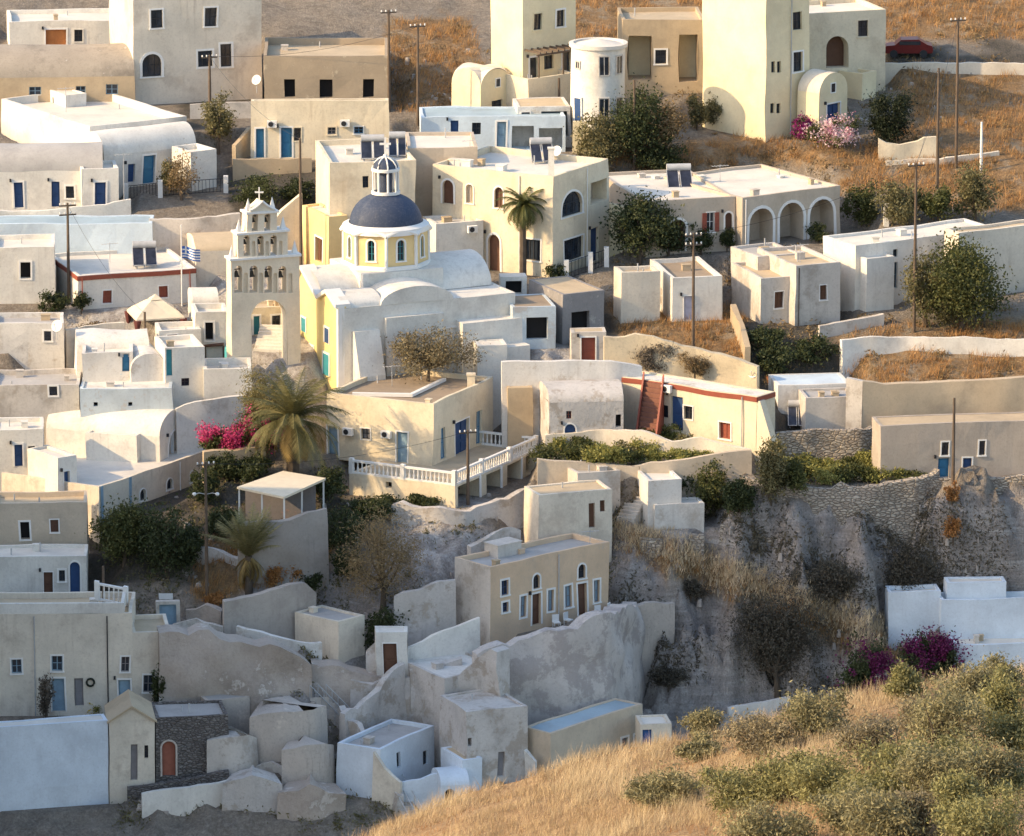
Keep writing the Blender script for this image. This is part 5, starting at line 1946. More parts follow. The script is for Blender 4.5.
for b in ((599, 57, 608, 75), (616, 56, 621, 73), (599, 99, 608, 118), (616, 98, 621, 117), (576, 62, 579, 68)):
    on_tower(*b, "window", GLASS)
on_tower(575, 98, 581, 130, "door", DBLUE)
mb = MB()
A = TP + Vector((-.4 - rt * .2, -rt - 1.2, 0))
pts = [A + Vector((-1.2, 0, -2)), A + Vector((1.1, 0, -2)), A + Vector((1.1, 0, .4)), A + Vector((-.5, 0, 2.0)), A + Vector((-1.2, 0, 2.0))]
fr2 = [p + Vector((0, .3, 0)) for p in pts]
mb.poly(pts)
mb.poly(fr2)
for i in range(5):
    mb.quad(pts[i], pts[(i + 1) % 5], fr2[(i + 1) % 5], fr2[i])
mb.build("stair_wall", PALEY, te)
# pergola of the tall cream house
mb = MB()
for i in range(9):
    f = i / 8
    A = T7.P0 + T7.u * (.2 + f * (T7.W - .4)) + Z * (zfor(T7.P0.x, T7.P0.y, 51) - T7.P0.z)
    mb.box(A, T7.u * .12, T7.n['R'] * 1.9, Z * .14)
A = T7.P0 + Z * (zfor(T7.P0.x, T7.P0.y, 53) - T7.P0.z) + T7.n['R'] * 1.7
mb.box(A, T7.u * T7.W, T7.n['R'] * .12, Z * .14)
for f in (0.03, .5, .97):
    B1 = A + T7.u * T7.W * f
    mb.box(B1 - Z * 2.6, T7.u * .1, T7.n['R'] * .1, Z * 2.6)
mb.build("pergola", WOOD, T7.em)

# ---- gazebo
Q = gp(156, 338)
ge = thing("canvas_gazebo", "cream canvas gazebo with dark red-brown curtains", "gazebo", Q)
gs = scale_at(Q)
hw, he, hp = 25 / gs, 25 / gs, 45 / gs
ru, rv = Vector((math.cos(.25), math.sin(.25), 0)), Vector((-math.sin(.25), math.cos(.25), 0))
C4 = [Q + ru * a * hw * .93 + rv * b * hw * .93 for a, b in ((-1, -1), (1, -1), (1, 1), (-1, 1))]
mb = MB()
rings = []
for f, zz in ((1.0, he - .12), (1.0, he), (.82, he + .33), (.6, he + .62), (.36, he + .95), (.18, he + 1.15)):
    row = []
    for i in range(4):
        for j in range(6):
            p = C4[i].lerp(C4[(i + 1) % 4], j / 6)
            sag = .12 * math.sin(math.pi * j / 6) * f
            row.append(mb.p(Q + (p - Q) * (f * 1.06) + Z * (zz - (sag if f < 1 else 0))))
    rings.append(row)
for a, b in zip(rings, rings[1:]):
    for i in range(24):
        mb.f.append((a[i], a[(i + 1) % 24], b[(i + 1) % 24], b[i]))
mb.f.append(tuple(rings[-1]))
mb.build("canopy", CANV, ge, wobble=False)
mb = MB()
for f, zz in ((.24, he + 1.13), (.0, he + 1.5)):
    pass
p4 = [Q + (c_ - Q) * .26 + Z * (he + 1.12) for c_ in C4]
ap = Q + Z * (he + 1.5)
for i in range(4):
    mb.poly([p4[i], p4[(i + 1) % 4], ap])
mb.build("vent_cap", CANV, ge, wobble=False)
CURT = paint("dark red curtain", (.16, .055, .05), .9)
for c_ in C4:
    mb = MB()
    mb.tube([c_ - Z * 1, c_ + Z * he], .06, 6)
    mb.build("post", BROWN, ge, wobble=False)
    mb = MB()
    mb.tube([c_ + Z * .0, c_ + Z * .9, c_ + Z * (he - .1)], [.22, .14, .3], 8)
    mb.build("curtain", CURT, ge, wobble=False)

# ---- flag
Q = gp(182, 306)
fe = thing("flag_pole", "white flag pole flying a blue and white striped flag", "flag pole", Q)
s_ = scale_at(Q)
hz = zfor(Q.x, Q.y, 226) - Q.z
mb = MB()
mb.tube([Q, Q + Z * hz], [.06, .035], 8)
mb.lathe(Q + Z * hz, [(0, .12), (.07, .06), (0, 0)], 8)
mb.build("pole", TRIMW, fe, wobble=False)
zt1, zt0 = zfor(Q.x, Q.y, 246), zfor(Q.x, Q.y, 258)
fl = 18 / s_
FB = paint("flag blue", (.04, .13, .42), .8, .1)
for mat, nm in ((FB, "flag"), (TRIMW, "flag_stripe")):
    mb = MB()
    nst = 9
    for i in range(nst):
        if (i % 2 == 0) != (mat is FB):
            continue
        for j in range(10):
            f0, f1 = j / 10, (j + 1) / 10
            in_canton = i < 5 and f1 <= .4
            if in_canton:
                continue
            za, zb_ = zt1 - (zt1 - zt0) * i / nst, zt1 - (zt1 - zt0) * (i + 1) / nst
            W_ = lambda f, z: Vector((Q.x + .05 + fl * f, Q.y + .22 * math.sin(f * 7), z - .30 * f))
            mb.quad(W_(f0, za), W_(f1, za), W_(f1, zb_), W_(f0, zb_))
    za, zb_ = zt1, zt1 - (zt1 - zt0) * 5 / nst
    cells = [(0, .16, za, za - (za - zb_) * .4), (.24, .4, za, za - (za - zb_) * .4), (0, .16, za - (za - zb_) * .6, zb_), (.24, .4, za - (za - zb_) * .6, zb_)] if mat is FB else \
        [(.16, .24, za, zb_), (0, .16, za - (za - zb_) * .4, za - (za - zb_) * .6), (.24, .4, za - (za - zb_) * .4, za - (za - zb_) * .6)]
    for f0, f1, z1_, z0_ in cells:
        mb.quad(W_(f0, z1_), W_(f1, z1_), W_(f1, z0_), W_(f0, z0_))
    mb.build(nm, mat, fe, wobble=False)

# ---- balustrades, fences


def baluster_run(A, B, h, parent, mat=TRIMW, sp=.34, name="balustrade", post=True, iron=False):
    d = B - A
    L = d.length
    e = d.normalized()
    n = Vector((-e.y, e.x, 0)).normalized()
    mb = MB()
    if not iron:
        mb.box(A - n * .1 + Z * .0, d, n * .2, Z * .14)
        mb.box(A - n * .11 + Z * (h - .14), d, n * .22, Z * .14)
    else:
        mb.tube([A + Z * h, B + Z * h], .03, 5)
        mb.tube([A + Z * .12, B + Z * .12], .025, 5)
    m = max(1, int(L / sp))
    for i in range(m):
        P = A + d * ((i + .5) / m)
        if iron:
            mb.tube([P + Z * .05, P + Z * h], .018, 4, cap=False)
        else:
            mb.lathe(P + Z * .12, [(.045, 0), (.085, (h - .26) * .3), (.04, (h - .26) * .62), (.06, h - .26)], 6)
    if post:
        k = max(1, int(L / 3.2))
        for i in range(k + 1):
            P = A + d * (i / k)
            mb.box(P - e * .15 - n * .15, e * .3, n * .3, Z * (h + .12))
    return mb.build(name, mat, parent, smooth_deg=30)


z_ = Z * (C5.H - .02)
c0 = C5.P0 + z_ - C5.n['R'] * .12 * 1 + C5.n['L'] * -.12
baluster_run(C5.P0 + z_ + C5.v * .12 + C5.u * .12, C5.P0 + z_ + C5.v * (C5.L - .1) + C5.u * .12, 1.0, C5.em)
baluster_run(C5.P0 + z_ + C5.v * .12 + C5.u * .12, C5.P0 + z_ + C5.v * .12 + C5.u * (C5.W - .1), 1.0, C5.em)
baluster_run(C5.P0 + z_ + C5.v * .12 + C5.u * (C5.W - .15), C5.P0 + z_ + C5.v * 5 + C5.u * (C5.W - .15), 1.0, C5.em)
for f in (.3, .55, .8, .98):
    mb = MB()
    A = C5.P0 + C5.u * C5.W * f - C5.n['L'] * 0 + C5.n['R'] * .02
    mb.tube([A - Z * 1, A + Z * C5.H], .1, 8)
    mb.build("column", TRIMW, C5.em)
be2 = thing("terrace_balustrade", "white balustrade sloping down beside the arch-door house", "balustrade", gp(96, 600))
A, B1 = hit_z(97, 600, zL2 + .3), hit_z(122, 610, zL2 + .3)
baluster_run(A, A + Vector((2.0, -.4, -.3)), 1.25, be2)
be3 = thing("balcony_balustrade", "short white baluster balcony below the blue-edged white house", "balcony", hit(60, 520))
A = hit(62, 522) + Z * .4
baluster_run(A, A + Vector((1.5, -.1, 0)), 1.7, be3)
for (pts, lab, hgt, mt) in (([(126, 200), (160, 197), (226, 192)], "dark iron fence with scrollwork before the half-barrel vault house", 1.1, IRON),
                            ([(566, 280), (590, 272), (606, 266)], "dark iron fence with white posts under the arched-window house", 1.3, IRON),
                            ([(100, 484), (128, 470)], "thin pale railing on the light blue corner terrace", 1.0, TRIMW)):
    Ps = [gp(*p) for p in pts]
    fz = max(p.z for p in Ps)
    e_ = thing("iron_fence", lab, "fence", Ps[0])
    for A, B1 in zip(Ps, Ps[1:]):
        baluster_run(A, B1, hgt, e_, mt, .28, "railing", post=False, iron=True)
    for P in Ps:
        mb = MB()
        mb.box(P - Vector((.18, .18, .6)), Vector((.36, 0, 0)), Vector((0, .36, 0)), Z * (hgt + .8))
        mb.build("post", TRIMW, e_)

# ---- red outside stair
s0, zb0 = face_uv(C11, 'L', 648, 428)
oL, eL, nL = C11.O['L'], C11.e['L'], C11.n['L']
sa, _ = face_uv(C11, 'L', 645, 392)
sb, _ = face_uv(C11, 'L', 663, 392)
zt_ = C11.H
mb = MB()
n = 13
nL = Vector((-.22, -.97, 0))
REDT = paint("red brown tread", (.24, .11, .075), .8)
for i in range(n):
    z1_ = zt_ - .1 - zt_ * i / n
    mb.box(oL + eL * sa + nL * (.02 + .24 * i) - Z * 1, eL * (sb - sa), nL * .24, Z * (z1_ + 1))
mb.build("stair", REDT, C11.em)
for ss in (sa - .14, sb):
    mb = MB()
    A = oL + eL * ss
    top_, bot = A + Z * (zt_ + .6), A + nL * (.24 * n) + Z * .5
    mb.poly([A - Z * 1, A + nL * .24 * n - Z * 1, bot, top_])
    mb.poly([q + eL * .14 for q in (A - Z * 1, A + nL * .24 * n - Z * 1, bot, top_)])
    mb.quad(top_, bot, bot + eL * .14, top_ + eL * .14)
    mb.quad(A + nL * .24 * n - Z, bot, bot + eL * .14, A + nL * .24 * n - Z + eL * .14)
    mb.build("parapet", RED, C11.em)

# ---- stepped path with rails at the bottom
pth = [(310, 700), (328, 718), (349, 740), (372, 768), (392, 800), (410, 832)]
Pp = [gp(*p) for p in pth]
mb = MB()
wv = Vector((1.1, .25, 0))
for A, B1 in zip(Pp, Pp[1:]):
    k = max(1, int((A - B1).length / .45))
    for i in range(k):
        p, q = A.lerp(B1, i / k), A.lerp(B1, (i + 1) / k)
        zt_ = p.z + .18
        mb.box(Vector((p.x, p.y, zt_ - 1.2)), wv, Vector((q.x - p.x, q.y - p.y, 0)), Z * 1.2)
o = mb.build("stair_path", CONC, None)
o['kind'] = 'structure'
re = thing("stair_railing", "pair of thin grey rails running down the stepped path", "railing", Pp[0])
for off in (Vector((0, 0, 0)), wv * .5, wv):
    mb = MB()
    mb.tube([p + off + Z * 1.05 for p in Pp], .035, 6)
    for A, B1 in zip(Pp, Pp[1:]):
        for i in range(3):
            q = A.lerp(B1, i / 3) + off
            mb.tube([q, q + Z * 1.05], .025, 5)
    mb.build("rail", METAL, re, wobble=False)

# ---- flat pergola roof
Zp = gp(285, 520).z + 3.0
q4 = [hit_z(237, 487, Zp), hit_z(284, 497, Zp), hit_z(326, 478, Zp), hit_z(283, 471, Zp)]
pe = thing("terrace_pergola", "flat tan pergola roof on white posts above the rough wall", "pergola", Vector((q4[0].x, q4[0].y, Zp - 2.6)))
mb = MB()
b = [p - Z * .16 for p in q4]
mb.poly(q4)
mb.poly(b)
for i in range(4):
    mb.quad(q4[i], q4[(i + 1) % 4], b[(i + 1) % 4], b[i])
mb.build("roof", CANV, pe)
for i, f in ((0, 0), (0, .5), (0, 1), (1, .45), (1, 1), (3, 0)):
    p = q4[i].lerp(q4[(i + 1) % 4], f) - Z * .12
    c_ = (q4[0] + q4[2]) / 2
    p = p + (c_ - p) * .05
    mb = MB()
    mb.box(p - Vector((.06, .06, 3.2)), Vector((.12, 0, 0)), Vector((0, .12, 0)), Z * 3.2)
    mb.build("post", TRIMW, pe)
mb = MB()
c_ = (q4[0] + q4[2]) / 2 - Z * 2.9
mb.box(c_ + Vector((-2.6, .9, 0)), Vector((5, 0, 0)), Vector((0, .15, 0)), Z * 2.4)
mb.build("back_wall", plaster("dim stuff wall", (.28, .25, .24), (.1, .1, .1), .8, patch=(.45, .25, .2), pamt=.55), pe)

# ---- utility poles and cables


def pole(x, yb, yt, lab, arms=1, lamps=0, mat=WOOD, r=.13, P=None):
    P = P or gp(x, yb)
    h = zfor(P.x, P.y, yt) - P.z
    e_ = thing("utility_pole", lab, "utility pole", P, None)
    mb = MB()
    mb.tube([P - Z * 1, P + Z * h * .5, P + Z * h], [r, r * .85, r * .65], 8)
    mb.build("pole", mat, e_, wobble=False)
    for i in range(arms):
        mb = MB()
        q = P + Z * (h - .25 - .7 * i)
        ar = Vector((.62, .2, 0))
        mb.box(q - ar - Vector((0, .05, 0)), ar * 2, Vector((0, .1, 0)), Z * .1)
        mb.build("crossarm", mat, e_, wobble=False)
        for f in (-.9, -.35, .35, .9):
            mb = MB()
            mb.lathe(q + ar * f + Z * .1, [(.03, 0), (.06, .05), (.05, .1), (.07, .13), (0, .18)], 8)
            mb.build("insulator", TRIMW, e_, wobble=False)
    for i in range(lamps):
        sg = -1 if i == 0 else 1
        mb = MB()
        q = P + Z * (h * .77)
        mb.tube([q, q + Vector((sg * .45, -.1, .12)), q + Vector((sg * .8, -.15, .05))], .03, 6)
        mb.build("lamp_arm", METAL, e_, wobble=False)
        mb = MB()
        mb.lathe(q + Vector((sg * .8, -.15, .08)), [(0, .1), (.12, .06), (.15, -.04), (.08, -.14), (0, -.16)], 10)
        mb.build("lamp_head", TRIMW, e_, wobble=False)
    return P + Z * (h - .1)


tops = {}
for (nm, *a) in (("a", 418, 124, 24, "brown utility pole on the dry slope right of the unfinished blockwork house"),
                 ("b", 389, 112, 10, "thin utility pole against the corner of the unfinished blockwork house"),
                 ("c", 69, 304, 203, "grey-brown utility pole in front of the long low blue-white wall", 2),
                 ("d", 146, 420, 312, "dark utility pole rising before the peeling blue wall", 0),
                 ("e", 207, 602, 462, "utility pole carrying two round street lamps beside the small dry palm", 1, 2),
                 ("f", 105, 700, 566, "slim pole in front of the tall beige house front", 0),
                 ("g", 301, 275, 138, "slim brown pole between the bell wall and the white priest house", 0),
                 ("h", 468, 505, 430, "utility pole against the villa's terrace balustrade", 1),
                 ("i", 693, 356, 233, "dark utility pole in front of the brown-roofed white house", 2),
                 ("j", 914, 332, 163, "tall utility pole beside the big green tree", 1),
                 ("k", 937, 192, 68, "shorter of the two utility poles in the dry field by the swoop-topped wall", 0),
                 ("l", 956, 168, 18, "tallest utility pole, in the dry field right of the swoop-topped wall", 1),
                 ("m", 210, 112, 55, "short utility pole in front of the large shaded house", 1),
                 ("n", 559, 122, 78, "small pole beside the tan porch slab roof", 0),
                 ("o", 634, 178, 80, "thin pole among the dark trees by the round tower", 0),
                 ("q", 953, 484, 398, "thin pole in front of the curved tan terrace wall", 0),
                 ("r", 887, 440, 404, "short thin pole at the left end of the curved tan terrace wall", 0),
                 ("p", 981, 172, 122, "white painted post at the edge of the dry field", 0, 0, TRIMW)):
    tops[nm] = pole(*a)


def cable(a, b, lab, sag=.8):
    mb = MB()
    pts = [a.lerp(b, i / 12) - Z * sag * 4 * (i / 12) * (1 - i / 12) for i in range(13)]
    mb.tube(pts, .014, 4)
    o = mb.build("overhead_cable", IRON, None, wobble=False)
    tag(o, lab, "cable")


cable(tops['j'], tops['l'], "overhead cable between the tree-side pole and the tallest pole")
cable(tops['i'], tops['j'], "overhead cable from the dark pole to the pole by the big green tree")
cable(tops['a'], tops['m'], "overhead cable from the slope pole to the pole before the shaded house")
cable(tops['c'], tops['d'], "overhead cable between the two poles left of the bell wall")

# ---- roof furniture


def solar(P, wd, lab, az=0.0, n=2, tilt=42):
    e_ = thing("solar_water_heater", lab, "solar heater", P)
    ux = Vector((math.cos(az), math.sin(az), 0))
    uy = Vector((-math.sin(az), math.cos(az), 0))
    up_ = uy * math.cos(R(tilt)) + Z * math.sin(R(tilt))
    pw, ph = wd / n, 1.7
    for i in range(n):
        mb = MB()
        A = P + ux * (i * pw) + Z * .12
        mb.box(A, ux * (pw - .08), up_ * ph, (uy * -math.sin(R(tilt)) + Z * math.cos(R(tilt))) * .08)
        mb.build("panel", PANEL, e_, wobble=False)
        fr_ = MB()
        nn = (uy * -math.sin(R(tilt)) + Z * math.cos(R(tilt)))
        for (o1, ex, ey) in ((A, ux * .05, up_ * ph), (A + ux * (pw - .13), ux * .05, up_ * ph), (A, ux * (pw - .08), up_ * .05), (A + up_ * (ph - .05), ux * (pw - .08), up_ * .05)):
            fr_.box(o1 + nn * .06, ex, ey, nn * .04)
        fr_.build("panel_frame", METAL, e_, wobble=False)
    top_ = P + up_ * (ph + .1) + Z * .3
    mb = MB()
    mb.tube([top_ + ux * .05, top_ + ux * (wd - .1)], .28, 14)
    mb.build("tank", METAL, e_, wobble=False, smooth_deg=40)
    mb = MB()
    for f in (.1, .9):
        q = P + ux * wd * f
        mb.tube([q + uy * (ph * math.cos(R(tilt)) + .1), top_ + ux * (wd * f)], .035, 5)
        mb.tube([q, q + uy * (ph * math.cos(R(tilt)) + .1)], .03, 5)
        mb.tube([q + uy * (ph * math.cos(R(tilt)) + .1) - Z * .05, q + up_ * ph * .6], .03, 5)
    mb.build("stand", METAL, e_, wobble=False)


def roof_z(h, par=.35):
    return h.P0.z + h.H - par


solar(hit_z(361, 161, roof_z(M8, .4)), 1.9, "solar heater nearest the lantern on the priest house roof", .05)
solar(hit_z(389, 158, roof_z(M8, .4)), 1.4, "second solar heater on the priest house roof, right of the lantern", .05)
solar(hit_z(532, 164, roof_z(M10, .45)), 1.8, "solar heater on the roof of the arched-window house", .15)
solar(hit_z(668, 190, roof_z(M12, .45)), 2.0, "solar heater on the white roof of the arcade villa", .1)
M4z = [o for o in COL.objects if o.name == "red_trim_white_house"][0]
solar(hit_z(133, 268, roof_z(M4, .2)), 1.9, "solar heater above the red-edged white roof", .1)
solar(gp(788, 432) + Z * .3, 1.5, "solar heater in the grey stone yard", .0)


def ac(h, face, x, y, lab):
    s, z = face_uv(h, face, x, y)
    O, e, n = h.O[face], h.e[face], h.n[face]
    A = O + e * s + Z * z
    e_ = thing("air_conditioner", lab, "air conditioner", A)
    mb = MB()
    mb.box(A - e * .38 + n * .1, e * .76, n * .32, Z * .52)
    mb.build("casing", TRIMW, e_)
    mb = MB()
    mb.tube([A - e * .08 + n * .43 + Z * .26, A - e * .08 + n * .45 + Z * .26], .2, 14)
    mb.build("fan_grille", IRON, e_)
    mb = MB()
    for f in (-.3, .3):
        mb.box(A + e * f, e * .04, n * .42, Z * -.06)
    mb.build("bracket", METAL, e_)


class _F:
    pass


for o in ():
    pass
T4h = base_frame(251, 160, 101, 389, L=1.0, a=1)
ac(T4h, 'R', 272, 127, "air conditioner above the left blue double door of the low cream house")
ac(T4h, 'R', 345, 126, "air conditioner over the small windows of the low cream house")
C5h = base_frame(433, 466, 404, 493, xl=327, a=64, z=VZ)
ac(C5h, 'L', 388, 437, "air conditioner beside the blue balcony door of the villa")
ac(C5h, 'L', 350, 434, "air conditioner near the palm on the villa wall")
ac(C11, 'L', 669, 392, "air conditioner under the red roof edge by the stair")
ac(base_frame(436, 270, 224, 483, xl=423, a=20), 'R', 471, 232, "air conditioner on the small white house right of the dome")


def dish(P, r, lab, az=-.5):
    e_ = thing("satellite_dish", lab, "satellite dish", P)
    mb = MB()
    mb.tube([P - Z * .2, P + Z * .7], .03, 6)
    mb.build("mast", METAL, e_, wobble=False)
    C = P + Z * .85
    n = Vector((math.sin(az), -math.cos(az), .45)).normalized()
    x = n.cross(Z).normalized()
    y = x.cross(n)
    mb = MB()
    rows = []
    for i in range(5):
        f = i / 4
        rows.append([mb.p(C + (x * math.cos(t) + y * math.sin(t)) * r * f + n * (.22 * r * f * f)) for t in [2 * math.pi * k / 18 for k in range(18)]])
    for a, b in zip(rows, rows[1:]):
        for k in range(18):
            mb.f.append((a[k], a[(k + 1) % 18], b[(k + 1) % 18], b[k]))
    mb.build("reflector", TRIMW, e_, wobble=False, smooth_deg=60)
    mb = MB()
    mb.tube([C - y * r * .9, C + n * r * .9], .02, 5)
    mb.tube([C + n * r * .85, C + n * r * 1.05], .05, 6)
    mb.build("feed_arm", METAL, e_, wobble=False)


dish(gp(516, 388) + Z * .6, .42, "satellite dish above the small tan box shed")
dish(hit_z(557, 162, roof_z(M10, .45)), .4, "satellite dish by the chimney of the arched-window house")
dish(gp(753, 392) + Z * .6, .4, "satellite dish at the right end of the red roof edge")
dish(hit(58, 372) + Z * 2.6, .45, "satellite dish on the flat house left of the peeling blue wall")
dish(hit(257, 118) + Z * 2.2, .4, "satellite dish left of the unfinished blockwork house")


def chimney(h, P, w_, hgt, mat=WHITE):
    mb = MB()
    mb.box(P - Vector((w_ / 2, w_ / 2, .3)), Vector((w_, 0, 0)), Vector((0, w_, 0)), Z * (hgt + .3))
    mb.box(P - Vector((w_ / 2 + .06, w_ / 2 + .06, -hgt)), Vector((w_ + .12, 0, 0)), Vector((0, w_ + .12, 0)), Z * .12)
    mb.build("chimney", mat, h.em)


chimney(M10, hit_z(551, 176, roof_z(M10, .3)), .45, 2.1)
chimney(C5, hit_z(471, 384, VZ + C5h.H - .1), .55, .7, CREAM)
chimney(M17, M17.P0 + M17.u * 2.2 + M17.v * .6 + Z * (M17.H - .5), .5, .8)
# roof clutter of the villa: a pale beam across the sunken roof
mb = MB()
A = hit_z(352, 396, VZ + C5h.H - .3)
B1 = hit_z(412, 397, VZ + C5h.H - .3)
mb.box(A, B1 - A, Vector((0, .25, 0)), Z * .25)
B2 = hit_z(446, 381, VZ + C5h.H - .3)
mb.box(B1, B2 - B1, Vector((-.3, .1, 0)), Z * .22)
mb.build("roof_beam", TRIMW, C5.em)

# ---- turquoise kiosk and other odd pieces
Q = gp(231, 372)
e_ = thing("turquoise_kiosk", "small turquoise round-topped kiosk at the foot of the bell wall", "kiosk", Q)
mb = MB()
mb.lathe(Q, [(.48, -1), (.48, 1.5), (.44, 1.85), (.28, 2.1), (0, 2.2)], 18)
mb.build("body", TURQ, e_, smooth_deg=50)
mb = MB()
mb.box(Q + Vector((-.22, -.53, .1)), Vector((.44, 0, 0)), Vector((0, .08, 0)), Z * 1.3)
mb.build("door", TEAL, e_)
Q = gp(215, 368)
e_ = thing("timber_canopy", "small dark timber canopy beside the turquoise kiosk", "canopy", Q)
mb = MB()
mb.box(Q + Vector((-.8, -.6, 1.7)), Vector((1.5, 0, .1)), Vector((0, 1.3, .25)), Z * .1)
mb.build("roof", BROWN, e_)
for dx, dy in ((-.7, -.5), (.6, -.5), (-.7, .6), (.6, .6)):
    mb = MB()
    mb.box(Q + Vector((dx, dy, -1)), Vector((.1, 0, 0)), Vector((0, .1, 0)), Z * 2.75)
    mb.build("post", WOOD, e_)
# wreath beside the grey door, bench, pots
s, z = face_uv(L3, 'R', 91, 682)
A = L3.O['R'] + L3.e['R'] * s + Z * z + L3.n['R'] * .1
mb = MB()
mb.tube([A + (L3.e['R'] * math.cos(t) + Z * math.sin(t)) * .26 for t in [2 * math.pi * i / 16 for i in range(17)]], .08, 6)
o = mb.build("door_wreath", paint("dark wreath", (.03, .035, .025), .9), None)
tag(o, "dark round wreath hanging beside the grey door", "wreath")
POT = paint("terracotta", (.36, .15, .08), .8)
for (x, y, m, lab) in ((97, 712, POT, "terracotta pot in front of the tall beige house"), (199, 716, POT, "terracotta pot on the streaked concrete block"), (770, 384, POT, "pot on the blue-white ledge")):
    Q = gp(x, y) + Z * .1
    mb = MB()
    mb.lathe(Q, [(.0, 0), (.16, 0), (.24, .38), (.27, .4), (.27, .46), (.2, .46), (.18, .36), (0, .36)], 12)
    o = mb.build("flower_pot", m, None, smooth_deg=40)
    tag(o, lab, "flower pot")
# parked car by the upper road
Q = gp(908, 56)
e_ = thing("parked_car", "dark red parked car on the upper road", "car", Q)
mb = MB()
prof = [(-1.9, .35), (-1.95, .75), (-1.8, .95), (-1.1, 1.02), (-.6, 1.45), (.8, 1.48), (1.5, 1.05), (1.9, .95), (1.98, .6), (1.9, .35)]
a = [Q + Vector((x, -.8, z)) for x, z in prof]
b = [Q + Vector((x, .8, z)) for x, z in prof]
mb.poly(a)
mb.poly(b)
for i in range(len(prof)):
    j = (i + 1) % len(prof)
    mb.quad(a[i], a[j], b[j], b[i])
mb.build("body", paint("dark red car paint", (.16, .02, .02), .3), e_, wobble=False)
for yy in (-.83, .81):
    mb = MB()
    mb.box(Q + Vector((-.75, yy, 1.04)), Vector((1.7, 0, 0)), Vector((0, .02, 0)), Z * .3)
    mb.build("window", GLASS, e_, wobble=False)
for x in (-1.2, 1.2):
    for yy in (-.85, .65):
        mb = MB()
        mb.tube([Q + Vector((x, yy, .32)), Q + Vector((x, yy + .2, .32))], .32, 14)
        mb.build("wheel", IRON, e_, wobble=False)
# white post with bougainvillea by the ravine
Q = near_gp(876, 708) or gp(876, 700)
mb = MB()
Q = gp(876, 712)
mb.box(Q - Vector((.18, .18, 1)), Vector((.36, 0, 0)), Vector((0, .36, 0)), Z * 3.6)
mb.box(Q - Vector((.26, .26, -2.55)), Vector((.52, 0, 0)), Vector((0, .52, 0)), Z * .12)
o = mb.build("gate_post", WHITE, None)
tag(o, "square white gate post before the purple bougainvillea", "gate post")

# ---- aerials on the roofs


def aerial(P, h, lab):
    e_ = thing("roof_aerial", lab, "aerial", P)
    mb = MB()
    mb.tube([P - Z * .2, P + Z * h], .025, 5)
    mb.build("mast", METAL, e_, wobble=False)
    mb = MB()
    q = P + Z * (h - .1)
    mb.tube([q - Vector((.6, .2, 0)), q + Vector((.6, .2, 0))], .018, 4)
    for i in range(6):
        c_ = q + Vector((.6, .2, 0)) * (i / 2.5 - 1)
        w_ = .28 - .02 * i
        mb.tube([c_ - Vector((-.3, .95, 0)) * w_, c_ + Vector((-.3, .95, 0)) * w_], .012, 4)
    mb.build("aerial_bars", METAL, e_, wobble=False)


aerial(hit_z(66, 112, M1.P0.z + M1.H - .6), 2.0, "aerial on the broad parapet roof")
aerial(hit_z(124, 200, M1.P0.z + .5), 3.6, "tall thin aerial in front of the half-barrel vault")
aerial(hit_z(470, 160, roof_z(M10, .4)), 1.6, "aerial at the far corner of the arched-window house roof")
aerial(hit_z(720, 185, roof_z(M12, .5)), 1.6, "aerial on the white roof of the arcade villa")
aerial(hit_z(392, 385, VZ + C5h.H - .3), 1.5, "aerial on the cream villa roof")
aerial(hit_z(590, 548, roof_z(L10, .3)), 1.3, "aerial on the ochre two-door house roof")
aerial(hit_z(110, 262, roof_z(M4, .2)), 1.5, "aerial on the red-edged white roof")
aerial(hit_z(800, 262, roof_z(M16, .2)), 1.4, "aerial on the taller weathered twin house")


def roof_box(h, px, py, par, w_, l_, hh, mat=WHITE):
    P = hit_z(px, py, roof_z(h, par))
    mb = MB()
    mb.box(P - Z * .1, h.u * w_, h.v * l_, Z * (hh + .1))
    mb.box(P - h.u * .05 - h.v * .05 + Z * hh, h.u * (w_ + .1), h.v * (l_ + .1), Z * .07)
    mb.build("roof_vent", mat, h.em)


roof_box(M10, 503, 172, .45, .7, .6, .45)
roof_box(M10, 470, 168, .45, .5, 1.8, .5)
roof_box(M12, 655, 182, .45, .5, .5, .4)
roof_box(M12, 700, 182, .45, .5, .5, .4)
roof_box(M12, 780, 182, .5, .45, .45, .4)
roof_box(M17, 900, 236, .2, .6, .6, .4)
roof_box(M8, 346, 155, .4, .5, .6, .4)
roof_box(L10, 498, 558, .35, 2.2, 1.4, .85, GREYW)
roof_box(L3, 90, 606, .4, .6, .5, .4)
# light blue corner trim of the railed terrace house
for px in (101, 129):
    mb = MB()
    s, _ = face_uv(C2, 'R', px, 490)
    mb.box(C2.O['R'] + C2.e['R'] * s - Z * 2, C2.e['R'] * .25, C2.n['R'] * .06, Z * (C2.H + 2))
    mb.build("corner_trim", LBLUE, C2.em)

# ---- white chairs on the ledge before the ochre house
def chair(P, az, lab):
    e_ = thing("garden_chair", lab, "chair", P)
    ux = Vector((math.cos(az), math.sin(az), 0))
    uy = Vector((-math.sin(az), math.cos(az), 0))
    mb = MB()
    mb.box(P - ux * .25 - uy * .25 + Z * .42, ux * .5, uy * .5, Z * .06)
    mb.build("seat", TRIMW, e_, wobble=False)
    mb = MB()
    mb.box(P - ux * .25 + uy * .22 + Z * .46, ux * .5, uy * .06, Z * .5)
    mb.build("backrest", TRIMW, e_, wobble=False)
    for a, b in ((-1, -1), (1, -1), (1, 1), (-1, 1)):
        mb = MB()
        mb.box(P + ux * (.21 * a - .03) + uy * (.21 * b - .03) - Z * .1, ux * .06, uy * .06, Z * .54)
        mb.build("leg", TRIMW, e_, wobble=False)


